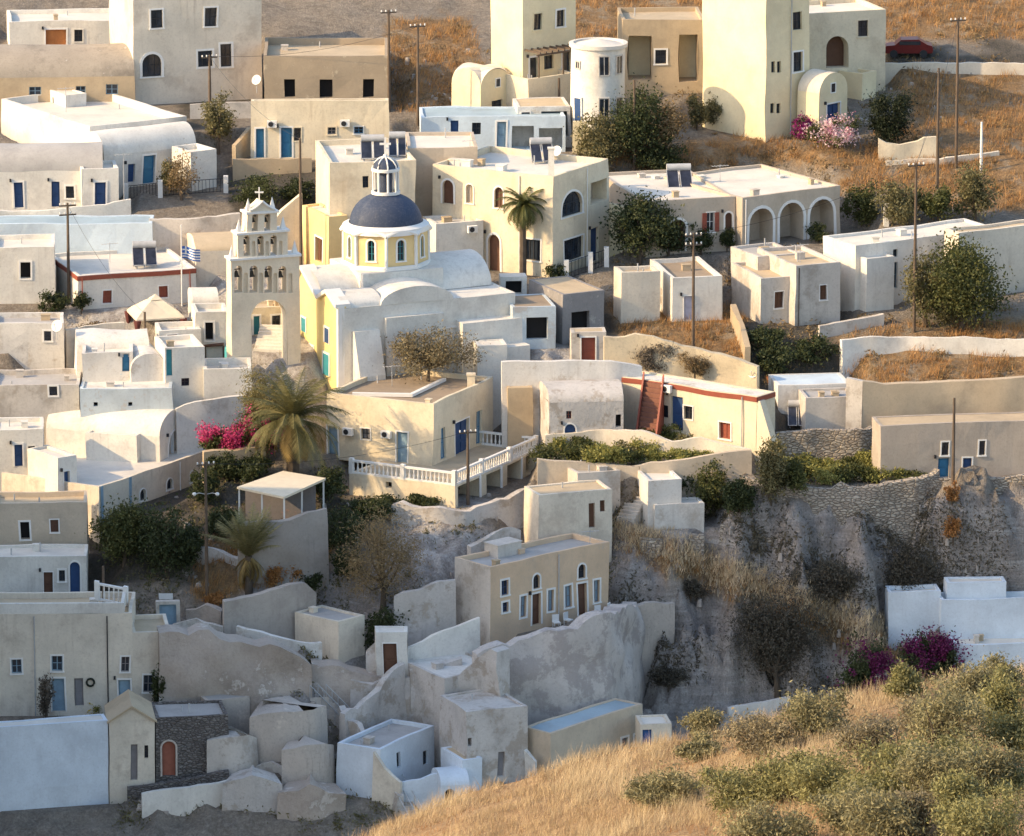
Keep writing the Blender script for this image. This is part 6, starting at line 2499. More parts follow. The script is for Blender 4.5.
for f, az, lab in ((.50, .3, "white garden chair just left of the far brown door"), (.60, .9, "white garden chair turned aside before the far brown door"), (.86, .5, "white garden chair under the far blue window"), (.97, 1.2, "white garden chair at the end of the ledge")):
    q = L10.P0 + L10.u * (L10.W * f) + L10.n['R'] * .7
    chair(Vector((q.x, q.y, max(q.z, float(hF(q.x, q.y)))) ), az, lab)

mb = MB()
A = L3.O['R'] + Z * (L3.H - .02)
s1, _ = face_uv(L3, 'R', 124, 612)
mb.box(A + L3.v * .02, L3.u * s1, L3.v * .22, Z * .75)
mb.box(A + L3.u * (s1 - .22) + L3.v * .25, L3.u * .22, L3.v * 3.6, Z * .75)
mb.build("terrace_parapet", WHITE, L3.em)
Q = gp(166, 604)
e_ = thing("notice_board", "small blank white board above the washed blue gate", "board", Q)
mb = MB()
mb.box(Q + Vector((-.5, 0, .35)), Vector((1.0, 0, 0)), Vector((0, .06, 0)), Z * .42)
mb.build("board", TRIMW, e_)
for dx in (-.42, .36):
    mb = MB()
    mb.box(Q + Vector((dx, .07, -1)), Vector((.07, 0, 0)), Vector((0, .06, 0)), Z * 1.7)
    mb.build("post", METAL, e_)
cable(tops['k'], tops['j'], "overhead cable from the shorter field pole to the tree-side pole")
cable(tops['a'], tops['b'], "short overhead cable between the two poles by the blockwork house")
cable(tops['g'], tops['m'], "overhead cable from the slim brown pole to the pole before the shaded house")
cable(tops['e'], tops['h'], "overhead cable from the lamp pole to the villa pole")


# ---- rain pipes and a few more cables on the walls


def pipe(h, face, px, lab=None, mat=METAL, top=.15):
    s, _ = face_uv(h, face, px, proj(h.P0)[1] - 8)
    if not .05 < s < h.len[face] - .05:
        print("pipe off", h.name, px, s)
        return
    A = h.O[face] + h.e[face] * s + h.n[face] * .09
    mb = MB()
    mb.tube([A - Z * .5, A + Z * (h.H - top)], .045, 6)
    mb.build("drain_pipe", mat, h.em)


pipe(M16, 'R', 798, mat=IRON)
pipe(L3, 'R', 108, mat=IRON)
pipe(L3, 'R', 36)
pipe(M4, 'R', 190, mat=RED)
pipe(M4, 'R', 82, mat=RED)
pipe(C11, 'L', 742, mat=METAL)
pipe(M12, 'R', 745, mat=TRIMW)
pipe(M17, 'R', 915, mat=METAL)
pipe(T13, 'R', 790, mat=METAL)
pipe(M10, 'R', 586, mat=TRIMW)
pipe(M10, 'L', 520, mat=TRIMW)
pipe(M8, 'R', 398, mat=METAL)
pipe(L10, 'R', 558, mat=METAL)
pipe(C2, 'R', 180, mat=TRIMW)

# sloping buttress at the end of the red stair house
mb = MB()
A = C11.P0 + C11.u * .02
for_ = [A - Z * 2, A + C11.n['R'] * 1.6 - Z * 2, A + C11.n['R'] * 1.6 + Z * .2, A + C11.n['R'] * .25 + Z * (C11.H - .3), A + Z * (C11.H - .3)]
bk_ = [p + C11.u * .7 for p in for_]
mb.poly(for_)
mb.poly(bk_)
for i in range(5):
    mb.quad(for_[i], for_[(i + 1) % 5], bk_[(i + 1) % 5], bk_[i])
mb.build("buttress", CREAM, C11.em)


def flight(px, py, n, wd, ang, lab, mat, P=None):
    """A short flight of steps climbing away from the pixel."""
    P = P or gp(px, py)
    d = Vector((math.sin(ang), math.cos(ang), 0))
    e = Vector((math.cos(ang), -math.sin(ang), 0))
    mb = MB()
    for i in range(n):
        q = P + d * (.3 * i) - e * wd / 2 - Z * 1.5
        mb.box(q, e * wd, d * .31, Z * (1.5 + .19 * (i + 1)))
    o = mb.build("stone_steps", mat, None)
    tag(o, lab, "steps")


flight(238, 742, 9, 1.5, .3, "grey steps climbing between the dark stone house and the cistern", CONC)
flight(345, 752, 8, 1.2, -.5, "pale steps beside the bluish white yard", ROCKW)
flight(428, 692, 9, 1.3, .4, "pale steps climbing to the flat white terrace house", ROCKW)
flight(214, 652, 8, 1.3, .7, "steps at the top of the mud cliff near the rounded mud wall", MUD)
flight(536, 566, 10, 1.4, .2, "steps beside the ochre house's back corner", ROCKW)
flight(268, 352, 8, 2.2, .2, "white steps rising through the great bell arch", WHITE)
flight(625, 520, 8, 1.4, .5, "worn steps at the head of the ravine", GREYW)
flight(148, 812, 6, 1.6, .2, "grey steps by the low white wall at the very bottom", CONC)


def gable_window(h, x0, y0, x1, y1):
    s0, z1 = face_uv(h, 'R', x0, y0)
    s1, z0 = face_uv(h, 'R', x1, y1)
    O, e, n = h.O['R'], h.e['R'], h.n['R']
    mb = MB()
    mb.box(O + e * s0 + Z * z0 - n * .1, e * (s1 - s0), n * .12, Z * (z1 - z0))
    wo = mb.build("window", GLASS, h.em)
    mb = MB()
    for (a, b, c_, d) in ((s0 - .08, s0, z0 - .08, z1 + .08), (s1, s1 + .08, z0 - .08, z1 + .08), (s0, s1, z1, z1 + .08), (s0, s1, z0 - .08, z0)):
        mb.box(O + e * a + Z * c_ - n * .1, e * (b - a), n * .15, Z * (d - c_))
    mb.build("trim", TRIMW, wo)


gable_window(XV, 496, 79, 500, 86)
gable_window(VC, 831, 84, 835, 92)
# ================================================================== plants
GR1 = [(.030, .040, .014), (.060, .072, .022), (.105, .105, .034)]
GR2 = [(.018, .026, .012), (.035, .048, .018), (.065, .075, .028)]
OLIVE = [(.060, .058, .028), (.115, .105, .048), (.19, .165, .075)]
DRYB = [(.10, .07, .04), (.18, .125, .065), (.28, .20, .10)]
GOLD = [(.13, .095, .04), (.24, .165, .06), (.34, .24, .09)]
GREYB = [(.075, .062, .05), (.12, .10, .08), (.18, .15, .115)]
RUST = [(.20, .085, .03), (.34, .15, .045), (.42, .22, .08)]
MAG = [(.28, .015, .075), (.44, .03, .13), (.55, .08, .20)]
PURP = [(.13, .012, .08), (.22, .02, .13), (.30, .045, .18)]
SHADEPURP = [(.07, .008, .04), (.12, .012, .065), (.16, .025, .09)]  # purple blossom darkened, the ravine's shade put into the colour
PINKW = [(.46, .10, .20), (.60, .35, .42), (.70, .60, .58)]
LIME = [(.10, .11, .03), (.20, .195, .05), (.31, .285, .09)]
LM = {}


def lm(key, cols):
    if key not in LM:
        LM[key] = leafmat("leaves " + key, cols)
    return LM[key]


def leaves_mesh(name, pts, size, mat, parent, elong=2.0, seed=0, up=0.0, off=None):
    """One rhombus leaf (or sprig) at each point."""
    n = len(pts)
    rs = np.random.RandomState(seed)
    a = rs.normal(size=(n, 3))
    a[:, 2] += up
    a /= np.linalg.norm(a, axis=1, keepdims=True)
    b = rs.normal(size=(n, 3))
    b -= a * (a * b).sum(1, keepdims=True)
    b /= np.linalg.norm(b, axis=1, keepdims=True)
    s = size * rs.uniform(.6, 1.35, (n, 1))
    A = a * s * .5 * elong ** .5 * 1.2
    B = b * s * .5 / elong ** .5 * 1.2
    v = np.stack([pts - A, pts + B, pts + A, pts - B], 1).reshape(-1, 3)
    f = np.arange(4 * n).reshape(n, 4)
    if off is not None:
        v = v - np.array(off)
    o = np_mesh(name, v, f, mat)
    if parent is not None:
        o.parent = parent
    return o


def crown_points(rs, C, rx, ry, rz, n, clumps, hollow=.35, flat_bottom=True, spread=.2):
    """Leaf points in clumps over an uneven crown."""
    cs = rs.normal(size=(clumps, 3))
    cs /= np.linalg.norm(cs, axis=1, keepdims=True)
    rr = hollow + (1 - hollow) * rs.uniform(0, 1, (clumps, 1)) ** .6
    lob = 1 + .48 * vnoise(cs[:, :1] * 1.5 + rs.uniform(0, 50), cs[:, 1:2] * 1.5, cs[:, 2:] * 1.5)
    cs = cs * rr * lob
    if flat_bottom:
        cs[:, 2] = np.where(cs[:, 2] < -.55, -.55 + .2 * (cs[:, 2] + .55), cs[:, 2])
    w_ = rs.uniform(.35, 1.5, clumps)
    ix = rs.choice(clumps, n, p=w_ / w_.sum())
    sc = spread * rs.uniform(.6, 1.4, clumps)[ix][:, None]
    p = cs[ix] + rs.normal(size=(n, 3)) * sc
    return np.array(C)[None] + p * np.array([rx, ry, rz])[None], np.array(C)[None] + cs * np.array([rx, ry, rz])[None]


SEED = [100]


def plant(name, label, cat, x, yb, yt, wpx, cols, key, n=1500, leaf=.2, clumps=None, trunk=.25, blossom=None, group=None, P=None, elong=2.0, hollow=.3, spread=.2, up=0.0, depth=1.0, stems=None):
    """Tree or shrub: tapered stem with limbs, crown of leaf clumps. trunk = share of the height left bare."""
    SEED[0] += 1
    rs = np.random.RandomState(SEED[0])
    if leaf > .1:
        leaf, n = leaf * .68, int(n * 2.0)
    P = P or gp(x, yb)
    s = scale_at(P)
    hgt = (yb - yt) / s / math.cos(PITCH)
    rx = wpx / s / 2
    e_ = thing(name, label, cat, P, group)
    zc0 = hgt * trunk
    rz = (hgt - zc0) / 2
    C = P + Z * (zc0 + rz)
    if clumps is None:
        clumps = int(18 + rx * rz * 9)
    pts, cs = crown_points(rs, C, rx * .86, rx * .86 * depth, rz * .9, n, clumps, hollow, True, spread)
    pts = pts[pts[:, 2] > P.z - .1]
    if blossom:
        bc, bk, share = blossom
        # blossom sits in its own clumps on the outside
        d = vnoise(pts[:, 0] * 1.1 + 9, pts[:, 1] * 1.1, pts[:, 2] * 1.1, SEED[0])
        th = np.quantile(d, 1 - share)
        leaves_mesh("foliage", pts[d < th], leaf, lm(key, cols), e_, elong, SEED[0], up, P)
        leaves_mesh("blossom", pts[d >= th], leaf * .9, lm(bk, bc), e_, 1.3, SEED[0] + 999, up, P)
    else:
        leaves_mesh("crown", pts, leaf, lm(key, cols), e_, elong, SEED[0], up, P)
    mb = MB()
    r0 = max(.035, min(.22, hgt * .035))
    tt = P + Z * (zc0 + rz * .5) + Vector((rs.uniform(-.2, .2), rs.uniform(-.2, .2), 0)) * rx * .4
    mid = P.lerp(tt, .5) + Vector((rs.uniform(-.1, .1), rs.uniform(-.1, .1), 0)) * hgt * .2
    mb.tube([P - Z * .4, mid, tt], [r0 * 1.2, r0 * .85, r0 * .55], 7)
    k = min(len(cs), stems or (9 if n < 2500 else 14))
    for i in rs.choice(len(cs), k, replace=False):
        q = Vector(cs[i])
        st0 = mid.lerp(tt, rs.uniform(0, .9))
        m = st0.lerp(q, .55) + Vector((0, 0, -.06 * hgt))
        mb.tube([st0, m, q], [r0 * .5, r0 * .32, r0 * .1], 5, cap=False)
    mb.build("trunk", BARK, e_, wobble=False)
    return e_


def palm(name, label, x, yb, ycr, rpx, nfr, cols, key, droop=1.0, trunk_r=.22, skirt=0, lean=0.0, wild=.25, el0=1.4, el1=-.25, dens=3):
    SEED[0] += 1
    rs = np.random.RandomState(SEED[0])
    P = gp(x, yb)
    s = scale_at(P)
    T = Vector((P.x + lean, P.y, zfor(P.x, P.y, ycr)))
    R_ = rpx / s
    e_ = thing(name, label, "palm tree", P)
    mb = MB()
    m = 14
    pts = [P.lerp(T, i / m) - (Z * .5 if i == 0 else Z * 0) for i in range(m + 1)]
    rad = [trunk_r * (1.15 - .25 * i / m) * (1 + .07 * (i % 2)) for i in range(m + 1)]
    rad[-1] *= 1.25
    mb.tube(pts, rad, 10)
    mb.build("trunk", BARK, e_, wobble=False)
    V, Fc = [], []
    rach = MB()

    def frond(th, el, L, dr, dead=False):
        d = Vector((math.cos(th), math.sin(th), 0))
        pos = T.copy()
        n = 12
        prev = pos.copy()
        path = [pos.copy()]
        e = el
        for i in range(n):
            e -= dr / n * (1 + .8 * i / n)
            pos = pos + (d * math.cos(e) + Z * math.sin(e)) * (L / n)
            path.append(pos.copy())
        rach.tube(path, [.035 * (1 - .8 * i / n) for i in range(n + 1)], 4, cap=False)
        side = Vector((-d.y, d.x, 0))
        for i in range(1, n * dens + 1):
            f = i / (n * dens)
            k = min(n - 1, int(f * n))
            p = path[k].lerp(path[k + 1], f * n - k)
            t = (path[k + 1] - path[k]).normalized()
            ll = L * .26 * math.sin(math.pi * min(1, .12 + f * .9)) ** .7 * rs.uniform(.8, 1.1)
            for sg in (-1, 1):
                w_ = side * sg
                tip = p + (w_ * .8 + t * .7 - Z * (.25 + rs.uniform(0, .3))) * ll * .8
                wd = t * .035
                b = len(V)
                V.extend([tuple(p - wd), tuple(p + wd), tuple(tip)])
                Fc.append((b, b + 1, b + 2))
    for i in range(nfr):
        th = i * 2.39996 + rs.uniform(-.2, .2)
        f = i / nfr
        el = el0 + (el1 - el0) * f ** 1.1 + rs.uniform(-wild, wild) * .5
        frond(th, el, R_ * rs.uniform(.85, 1.15), droop * rs.uniform(.75, 1.3) * (.8 + .5 * f))
    v = np.array(V) - np.array(P)[None]
    o = np_mesh("crown", v, np.array(Fc), lm(key, cols))
    o.parent = e_
    rach.build("leaf_stalks", lm(key, cols), e_, wobble=False)
    if skirt:
        V.clear()
        Fc.clear()
        rach = MB()
        for i in range(skirt):
            frond(rs.uniform(0, 6.28), rs.uniform(-.9, -.3), R_ * rs.uniform(.5, .8), rs.uniform(.7, 1.2))
        v = np.array(V) - np.array(P)[None]
        o = np_mesh("dead_fronds", v, np.array(Fc), lm("gold", GOLD))
        o.parent = e_
    return e_


# ---- upper village
plant("olive_tree", "small olive-brown tree on the shaded lane before the large plain house", "tree", 218, 152, 97, 36, OLIVE, "olive", 1800, .2, trunk=.2)
plant("garden_shrub", "thin straggly shrub by the iron fence of the half-barrel vault house", "shrub", 182, 200, 152, 34, DRYB, "dryb", 900, .15, trunk=.1)
plant("garden_shrub", "round green shrub beside the blue door of the half-barrel vault house", "shrub", 170, 192, 164, 26, OLIVE, "olive", 900, .17, trunk=.1)
plant("broad_tree", "dark broad tree right of the round white tower", "tree", 640, 165, 88, 66, GR2, "gr2", 3800, .22, trunk=.1)
plant("broad_tree", "olive-green tree at the foot of the round white tower", "tree", 602, 172, 114, 56, OLIVE, "olive", 3000, .2, trunk=.1)
plant("broad_tree", "brownish thin tree among the dark trees by the pillared shell", "tree", 664, 158, 100, 48, DRYB, "dryb", 1800, .2, trunk=.15)
plant("dark_shrub", "low dark shrub behind the villa's white roof", "shrub", 660, 172, 146, 60, GR2, "gr2", 1800, .2, trunk=.02)
plant("olive_bush", "two-lobed olive bush against the sunlit windowless wall", "bush", 697, 130, 97, 24, OLIVE, "olive", 1400, .18, trunk=.05)
plant("olive_bush", "rounder olive bush touching the sunlit windowless wall", "bush", 717, 130, 95, 32, OLIVE, "olive", 1700, .18, trunk=.05)
plant("bougainvillea", "purple-pink bougainvillea at the foot of the vaulted chapel house", "bougainvillea", 803, 140, 116, 28, GR2, "gr2", 1300, .18, trunk=.05, blossom=(PURP, "purp", .6))
plant("bougainvillea", "pale pink and white bougainvillea beside the purple-pink one", "bougainvillea", 833, 148, 116, 46, GR1, "gr1", 2200, .18, trunk=.05, blossom=(PINKW, "pinkw", .65))
plant("round_tree", "dense round dark tree behind the swoop-topped wall", "tree", 888, 147, 92, 50, [(.008, .012, .006), (.014, .020, .010), (.024, .032, .014)], "vdark", 4200, .17, trunk=.05, hollow=.5)
plant("hedge_shrub", "green shrub at the villa's right corner", "shrub", 862, 226, 186, 36, GR1, "gr1", 1700, .2, trunk=.05)
plant("hedge_shrub", "wide olive hedge shrub behind the long white house", "shrub", 900, 224, 184, 50, OLIVE, "olive", 2200, .2, trunk=.05)
plant("hedge_shrub", "green hedge shrub under the tall utility pole", "shrub", 938, 222, 186, 44, GR1, "gr1", 2000, .2, trunk=.05)
plant("hedge_shrub", "tall olive shrub at the end of the hedge row", "shrub", 975, 222, 166, 40, OLIVE, "olive", 2200, .2, trunk=.05)
for i, (x, yb, yt) in enumerate(((864, 212, 197), (886, 224, 203))):
    Q = gp(x, yb)
    mb = MB()
    hh_ = zfor(Q.x, Q.y, yt) - Q.z
    mb.box(Q - Vector((.2, .6, 1)), Vector((.4, 0, 0)), Vector((0, .4, 0)), Z * (hh_ + 1))
    tag(mb.build("gate_pillar", WHITE, None), ("short white pillar among the hedge shrubs", "taller white pillar among the hedge shrubs")[i], "pillar")
plant("creeper_tree", "dark spreading tree between the two taupe villas", "tree", 640, 262, 192, 74, GR2, "gr2", 4200, .22, trunk=.08)
plant("creeper_tree", "dark tree covering the villa's small brown arch", "tree", 668, 256, 216, 40, GR2, "gr2", 1900, .2, trunk=.08)
plant("creeper_tree", "dark shrub climbing the gap beside the arched-window house", "shrub", 612, 246, 204, 26, GR2, "gr2", 1300, .2, trunk=.05)
plant("creeper_tree", "dark shrub below the red-shuttered window", "shrub", 701, 254, 226, 26, GR2, "gr2", 1000, .18, trunk=.1)
plant("creeper_tree", "small dark shrub at the narrow arched door of the villa", "shrub", 727, 252, 228, 16, GR2, "gr2", 700, .16, trunk=.1)
plant("creeper_tree", "small dark shrub in front of the right arch of the arcade", "shrub", 818, 242, 223, 22, GR2, "gr2", 800, .16, trunk=.05)
plant("fence_shrub", "green shrub on the fence below the arched-window house", "shrub", 556, 282, 262, 26, GR2, "gr2", 800, .16, trunk=.05)
plant("wall_shrub", "dark climbing shrub beside the bell wall", "shrub", 292, 262, 230, 18, GR2, "gr2", 900, .17, trunk=.05)
palm("slender_palm", "slender palm before the house with arched windows", 523, 277, 206, 30, 46, GR1, "gr1", droop=1.3, trunk_r=.24, skirt=8, wild=.4)
plant("big_green_tree", "big green tree at the right end of the long white house", "tree", 962, 330, 236, 88, GR1, "gr1", 6500, .22, trunk=.05)
plant("olive_tree", "golden-olive bush leaning in front of the big green tree", "tree", 925, 326, 252, 46, OLIVE, "olive", 2800, .19, trunk=.1)
plant("small_bush", "small upright olive bush below the big green tree", "bush", 945, 332, 287, 28, OLIVE, "olive", 1500, .16, trunk=.1)
plant("garden_shrub", "clipped round shrub before the red-edged white house", "shrub", 81, 314, 292, 20, GR2, "gr2", 800, .16, trunk=.2)
plant("garden_shrub", "low dark shrub left of the clipped round one", "shrub", 54, 316, 292, 34, GR2, "gr2", 1000, .18, trunk=.02)
plant("garden_shrub", "low brown bushes on the beige wall by the gazebo", "shrub", 96, 342, 322, 50, DRYB, "dryb", 1100, .18, trunk=.02)
plant("small_tree", "little dark tree beside the small red window", "tree", 193, 352, 318, 18, GR2, "gr2", 800, .16, trunk=.3)
# ---- middle
plant("bare_shrub", "broad brown shrub between the church and the villa roof", "shrub", 428, 386, 340, 84, [(.10, .08, .055), (.17, .135, .085), (.23, .19, .10)], "brownsh", 4200, .17, trunk=.05, P=hit(428, 384) + Z * .6)
plant("dead_creeper", "dead brown creeper hanging on the stained retaining wall", "creeper", 656, 376, 341, 44, GREYB, "greyb", 1500, .14, trunk=.1, P=hit(656, 381) + Z * .3, depth=.3, elong=4)
plant("dead_creeper", "sparser dead creeper further right on the stained retaining wall", "creeper", 694, 378, 348, 34, DRYB, "dryb", 800, .14, trunk=.1, P=hit(694, 385) + Z * .3, depth=.3, elong=4)
palm("big_palm", "big shaggy golden-green palm beside the cream villa", 293, 480, 420, 62, 62, [(.07, .075, .028), (.12, .12, .045), (.21, .18, .075)], "palmgold", droop=.85, trunk_r=.42, skirt=14, wild=.8, dens=4, el0=1.5, el1=-.1)
palm("dry_palm", "young dry palm with upright stiff fronds", 249, 592, 556, 50, 40, [(.12, .115, .05), (.20, .18, .08), (.28, .24, .11)], "palmdry", droop=.35, trunk_r=.24, skirt=16, wild=.3, el0=1.5, el1=.85, dens=4)
plant("bougainvillea", "magenta bougainvillea left of the big palm, nearest the vaults", "bougainvillea", 214, 460, 424, 34, GR1, "gr1", 2200, .18, trunk=.05, blossom=(MAG, "mag", .6), P=hit(214, 459))
plant("bougainvillea", "low middle sprawl of magenta bougainvillea on the planter wall", "bougainvillea", 236, 460, 422, 42, GR1, "gr1", 2200, .18, trunk=.05, blossom=(MAG, "mag", .6), P=hit(236, 459))
plant("bougainvillea", "magenta bougainvillea half behind the big palm", "bougainvillea", 266, 456, 410, 52, GR1, "gr1", 2600, .18, trunk=.05, blossom=(MAG, "mag", .55), P=hit(266, 456))
plant("feathery_tree", "feathery golden-green tree mingling with the big palm crown", "tree", 266, 440, 372, 60, [(.10, .09, .035), (.17, .145, .055), (.24, .20, .08)], "feather", 5200, .13, trunk=.1, elong=4, P=hit(266, 440))
plant("leafy_bush", "green leafy bush below the railed terrace with lit top", "bush", 124, 566, 502, 64, GR1, "gr1", 3600, .2, trunk=.05)
plant("leafy_bush", "darker wide bush right of the leafy one below the terrace", "bush", 168, 578, 512, 66, GR2, "gr2", 3600, .2, trunk=.05)
plant("bare_tree", "bare golden-brown twiggy tree left of the ochre house", "tree", 383, 608, 514, 76, [(.13, .10, .06), (.21, .155, .08), (.30, .21, .10)], "baregold", 5600, .13, trunk=.1, elong=4, hollow=.15, spread=.24)
for i, (x, yb, yt, wd, lab) in enumerate(((345, 552, 508, 46, "dark bush under the villa terrace, nearest the pergola"), (372, 520, 496, 50, "low dark bush along the foot of the villa wall"),
                                          (348, 580, 546, 36, "dark bush left of the bare golden tree"), (418, 506, 494, 40, "thin green weeds at the sunlit villa footing"),
                                          (225, 480, 452, 40, "dark shrub under the magenta bougainvillea"), (330, 500, 466, 40, "dark shrub at the big palm's foot"), (252, 482, 456, 44, "dark shrub between planter wall and pergola"), (206, 505, 470, 34, "dark shrub beside the railed terrace end"),
                                          (222, 540, 508, 40, "grey weedy bush left of the dry palm"), (190, 560, 530, 30, "dark shrub behind the lamp pole"), (310, 590, 570, 30, "dark weeds below the rough wall"),
                                          (260, 205, 176, 60, "dark shrub in the shade of the brown yard wall, nearest the lane"), (298, 205, 178, 40, "dark shrub in the shade of the brown yard wall, near the priest house"),
                                          (775, 375, 345, 50, "dark scrub in the shaded dip beside the twin houses"), (812, 365, 336, 46, "dark scrub left of the low white field wall"), (768, 346, 326, 40, "dark scrub right under the weathered twin houses"), (722, 212, 196, 1, ""))):
    if not lab:
        continue
    plant("dark_bush", lab, "bush", x, yb, yt, wd, GR2, "gr2", 1500, .19, trunk=.02)
for i, (x, yb, yt, wd, lab) in enumerate(((274, 586, 566, 24, "rust-orange flowering bush left of its pair"), (293, 584, 562, 24, "rust-orange flowering bush right of its pair"), (897, 452, 428, 26, "rust-orange round bush by the tan curved wall"),
                                          (952, 504, 484, 16, "small orange bush at the top of the ravine edge"), (953, 540, 516, 20, "orange bush just below the ravine edge"), (214, 606, 590, 26, "dry reddish weeds round the lamp pole"))):
    plant("rust_bush", lab, "bush", x, yb, yt, wd, RUST, "rust", 800, .15, trunk=.05)
plant("green_bush", "dense green bush behind the white doorway portal", "bush", 385, 655, 606, 42, GR2, "gr2", 2200, .18, trunk=.05)
# vine garden and terrace
rs = np.random.RandomState(5)
k = 0
for (x0, x1, fy, n) in ((548, 700, lambda x: 466 - 5 * abs(x - 620) / 80, 22), (770, 918, lambda x: 482, 26)):
    for i in range(n):
        x = x0 + (x1 - x0) * (i + .5) / n + rs.uniform(-4, 4)
        row = i % 3
        y = fy(x) - row * 9 + rs.uniform(-2, 2)
        c_, kk = ((LIME, "lime"), (LIME, "lime"), (GR1, "gr1"), (OLIVE, "olive"))[rs.randint(4)]
        plant("garden_vine", "low leafy vine in the walled garden beside the cream villa" if x < 740 else "low leafy vine on the rounded sunlit terrace", "vine", x, y, y - rs.uniform(13, 22), rs.uniform(24, 40), c_, kk, 900, .17, trunk=.02,
              group="vines in the walled garden" if x < 740 else "vines on the rounded terrace")
for (x, yb, yt, wd, lab, c_, kk) in ((770, 500, 438, 40, "tall prickly cactus clump at the garden's right end", OLIVE, "olive"), (792, 492, 462, 36, "dark spreading bush on the edge of the vine terrace", GR1, "gr1"),
                                     (712, 516, 466, 52, "green bush filling the nook right of the small white cube house", GR1, "gr1"), (690, 500, 470, 30, "dark small bush behind the white step block", GR2, "gr2"), (738, 512, 478, 30, "shadowed bush against the long garden wall", GR2, "gr2")):
    plant("slope_bush", lab, "bush", x, yb, yt, wd, c_, kk, 2200, .2, trunk=.02)
# ravine scrub
for (x, yb, yt, wd, n, lab) in ((778, 694, 588, 118, 7000, "big dark bare thicket in the hollow of the ravine"), (826, 604, 560, 96, 3000, "dark scrub above the bare thicket"), (908, 598, 540, 66, 3200, "brown scrub bush above the ravine white house"),
                                (690, 600, 578, 36, 900, "thin scrub beside the dry grass streak"), (668, 690, 664, 40, 1000, "scrub at the foot of the ravine rock"),
                                (345, 775, 756, 26, 600, "weeds beside the stepped path"), (225, 690, 674, 30, 600, "dry weeds on the mud cliff edge")):
    plant("ravine_scrub", lab, "scrub", x, yb, yt, wd, [(.045, .040, .032), (.075, .066, .050), (.11, .095, .070)], "scrub", n, .16, trunk=.05, elong=3.5, depth=.5)
plant("bougainvillea", "purple bougainvillea darkened as if shaded, lower mass in the ravine", "bougainvillea", 872, 712, 640, 70, GR2, "gr2", 3600, .2, trunk=.05, blossom=(SHADEPURP, "shadepurp", .5), depth=.6)
plant("bougainvillea", "purple bougainvillea darkened as if shaded, spilling over the ravine house wall", "bougainvillea", 930, 690, 624, 78, GR2, "gr2", 3600, .2, trunk=.05, blossom=(SHADEPURP, "shadepurp", .55), depth=.5)
plant("yellow_bush", "small yellow flowering bush by the tall beige house", "bush", 94, 724, 698, 26, LIME, "lime", 700, .14, trunk=.05, blossom=([(.5, .36, .03), (.6, .45, .05)], "yel", .5))
plant("door_shrub", "dark climbing shrub on the edge of the tall beige house", "shrub", 161, 716, 660, 18, GR2, "gr2", 1000, .17, trunk=.1, P=hit(160, 719))
plant("door_shrub", "grey-green shrub at the far edge of the tall beige house", "shrub", 46, 722, 672, 16, GREYB, "greyb", 900, .17, trunk=.1)
plant("door_shrub", "small dark shrub on the rubble beside the dark stone house", "shrub", 158, 722, 694, 24, GR2, "gr2", 800, .17, trunk=.05)

# ---- creeping scrub over banks and ravine: nobody could count it


def ground_cover(name, P, cols, key, per, rad, hgt, size, seed):
    rs = np.random.RandomState(seed)
    n = len(P)
    k = rs.uniform(.4, 1.6, (n, 1))
    pts = np.repeat(P, per, 0) + rs.normal(size=(n * per, 3)) * np.repeat(np.concatenate([k * rad, k * rad, k * 0], 1), per, 0)
    pts[:, 2] = hF(pts[:, 0], pts[:, 1]) + np.abs(rs.normal(size=n * per)) * np.repeat(k[:, 0], per) * hgt
    o = leaves_mesh(name, pts, size, lm(key, cols), None, 3.0, seed, .4)
    o['kind'] = 'stuff'


SCRUB = [(.055, .048, .036), (.095, .08, .055), (.15, .125, .085)]
rs = np.random.RandomState(61)
x, y = rs.uniform(612, 1010, 2600), rs.uniform(500, 700, 2600)
dn = vnoise(x * .022, y * .035, 0, 97) + .5 * vnoise(x * .07, y * .09, 0, 98)
k = (dn > .32) & (np.abs(y - (528 + (x - 612) * .385)) > 17)
ground_cover("ravine_undergrowth", gps(x[k], y[k]), SCRUB, "scrub2", 26, .34, .22, .15, 62)
x, y = rs.uniform(110, 620, 2600), rs.uniform(470, 830, 2600)
dn = vnoise(x * .03, y * .04, 0, 99) + .5 * vnoise(x * .09, y * .1, 0, 94)
k = dn > .1
ground_cover("bank_undergrowth", gps(x[k], y[k]), OLIVE, "olive", 20, .26, .16, .13, 63)
x, y = rs.uniform(390, 1010, 1800), rs.uniform(20, 385, 1800)
dn = vnoise(x * .03, y * .05, 0, 92) + .5 * vnoise(x * .09, y * .12, 0, 93)
k = (dn > -.05) & ((x > 600) | (y < 110))
ground_cover("field_undergrowth", gps(x[k], y[k]), DRYB, "dryb", 20, .32, .2, .14, 64)

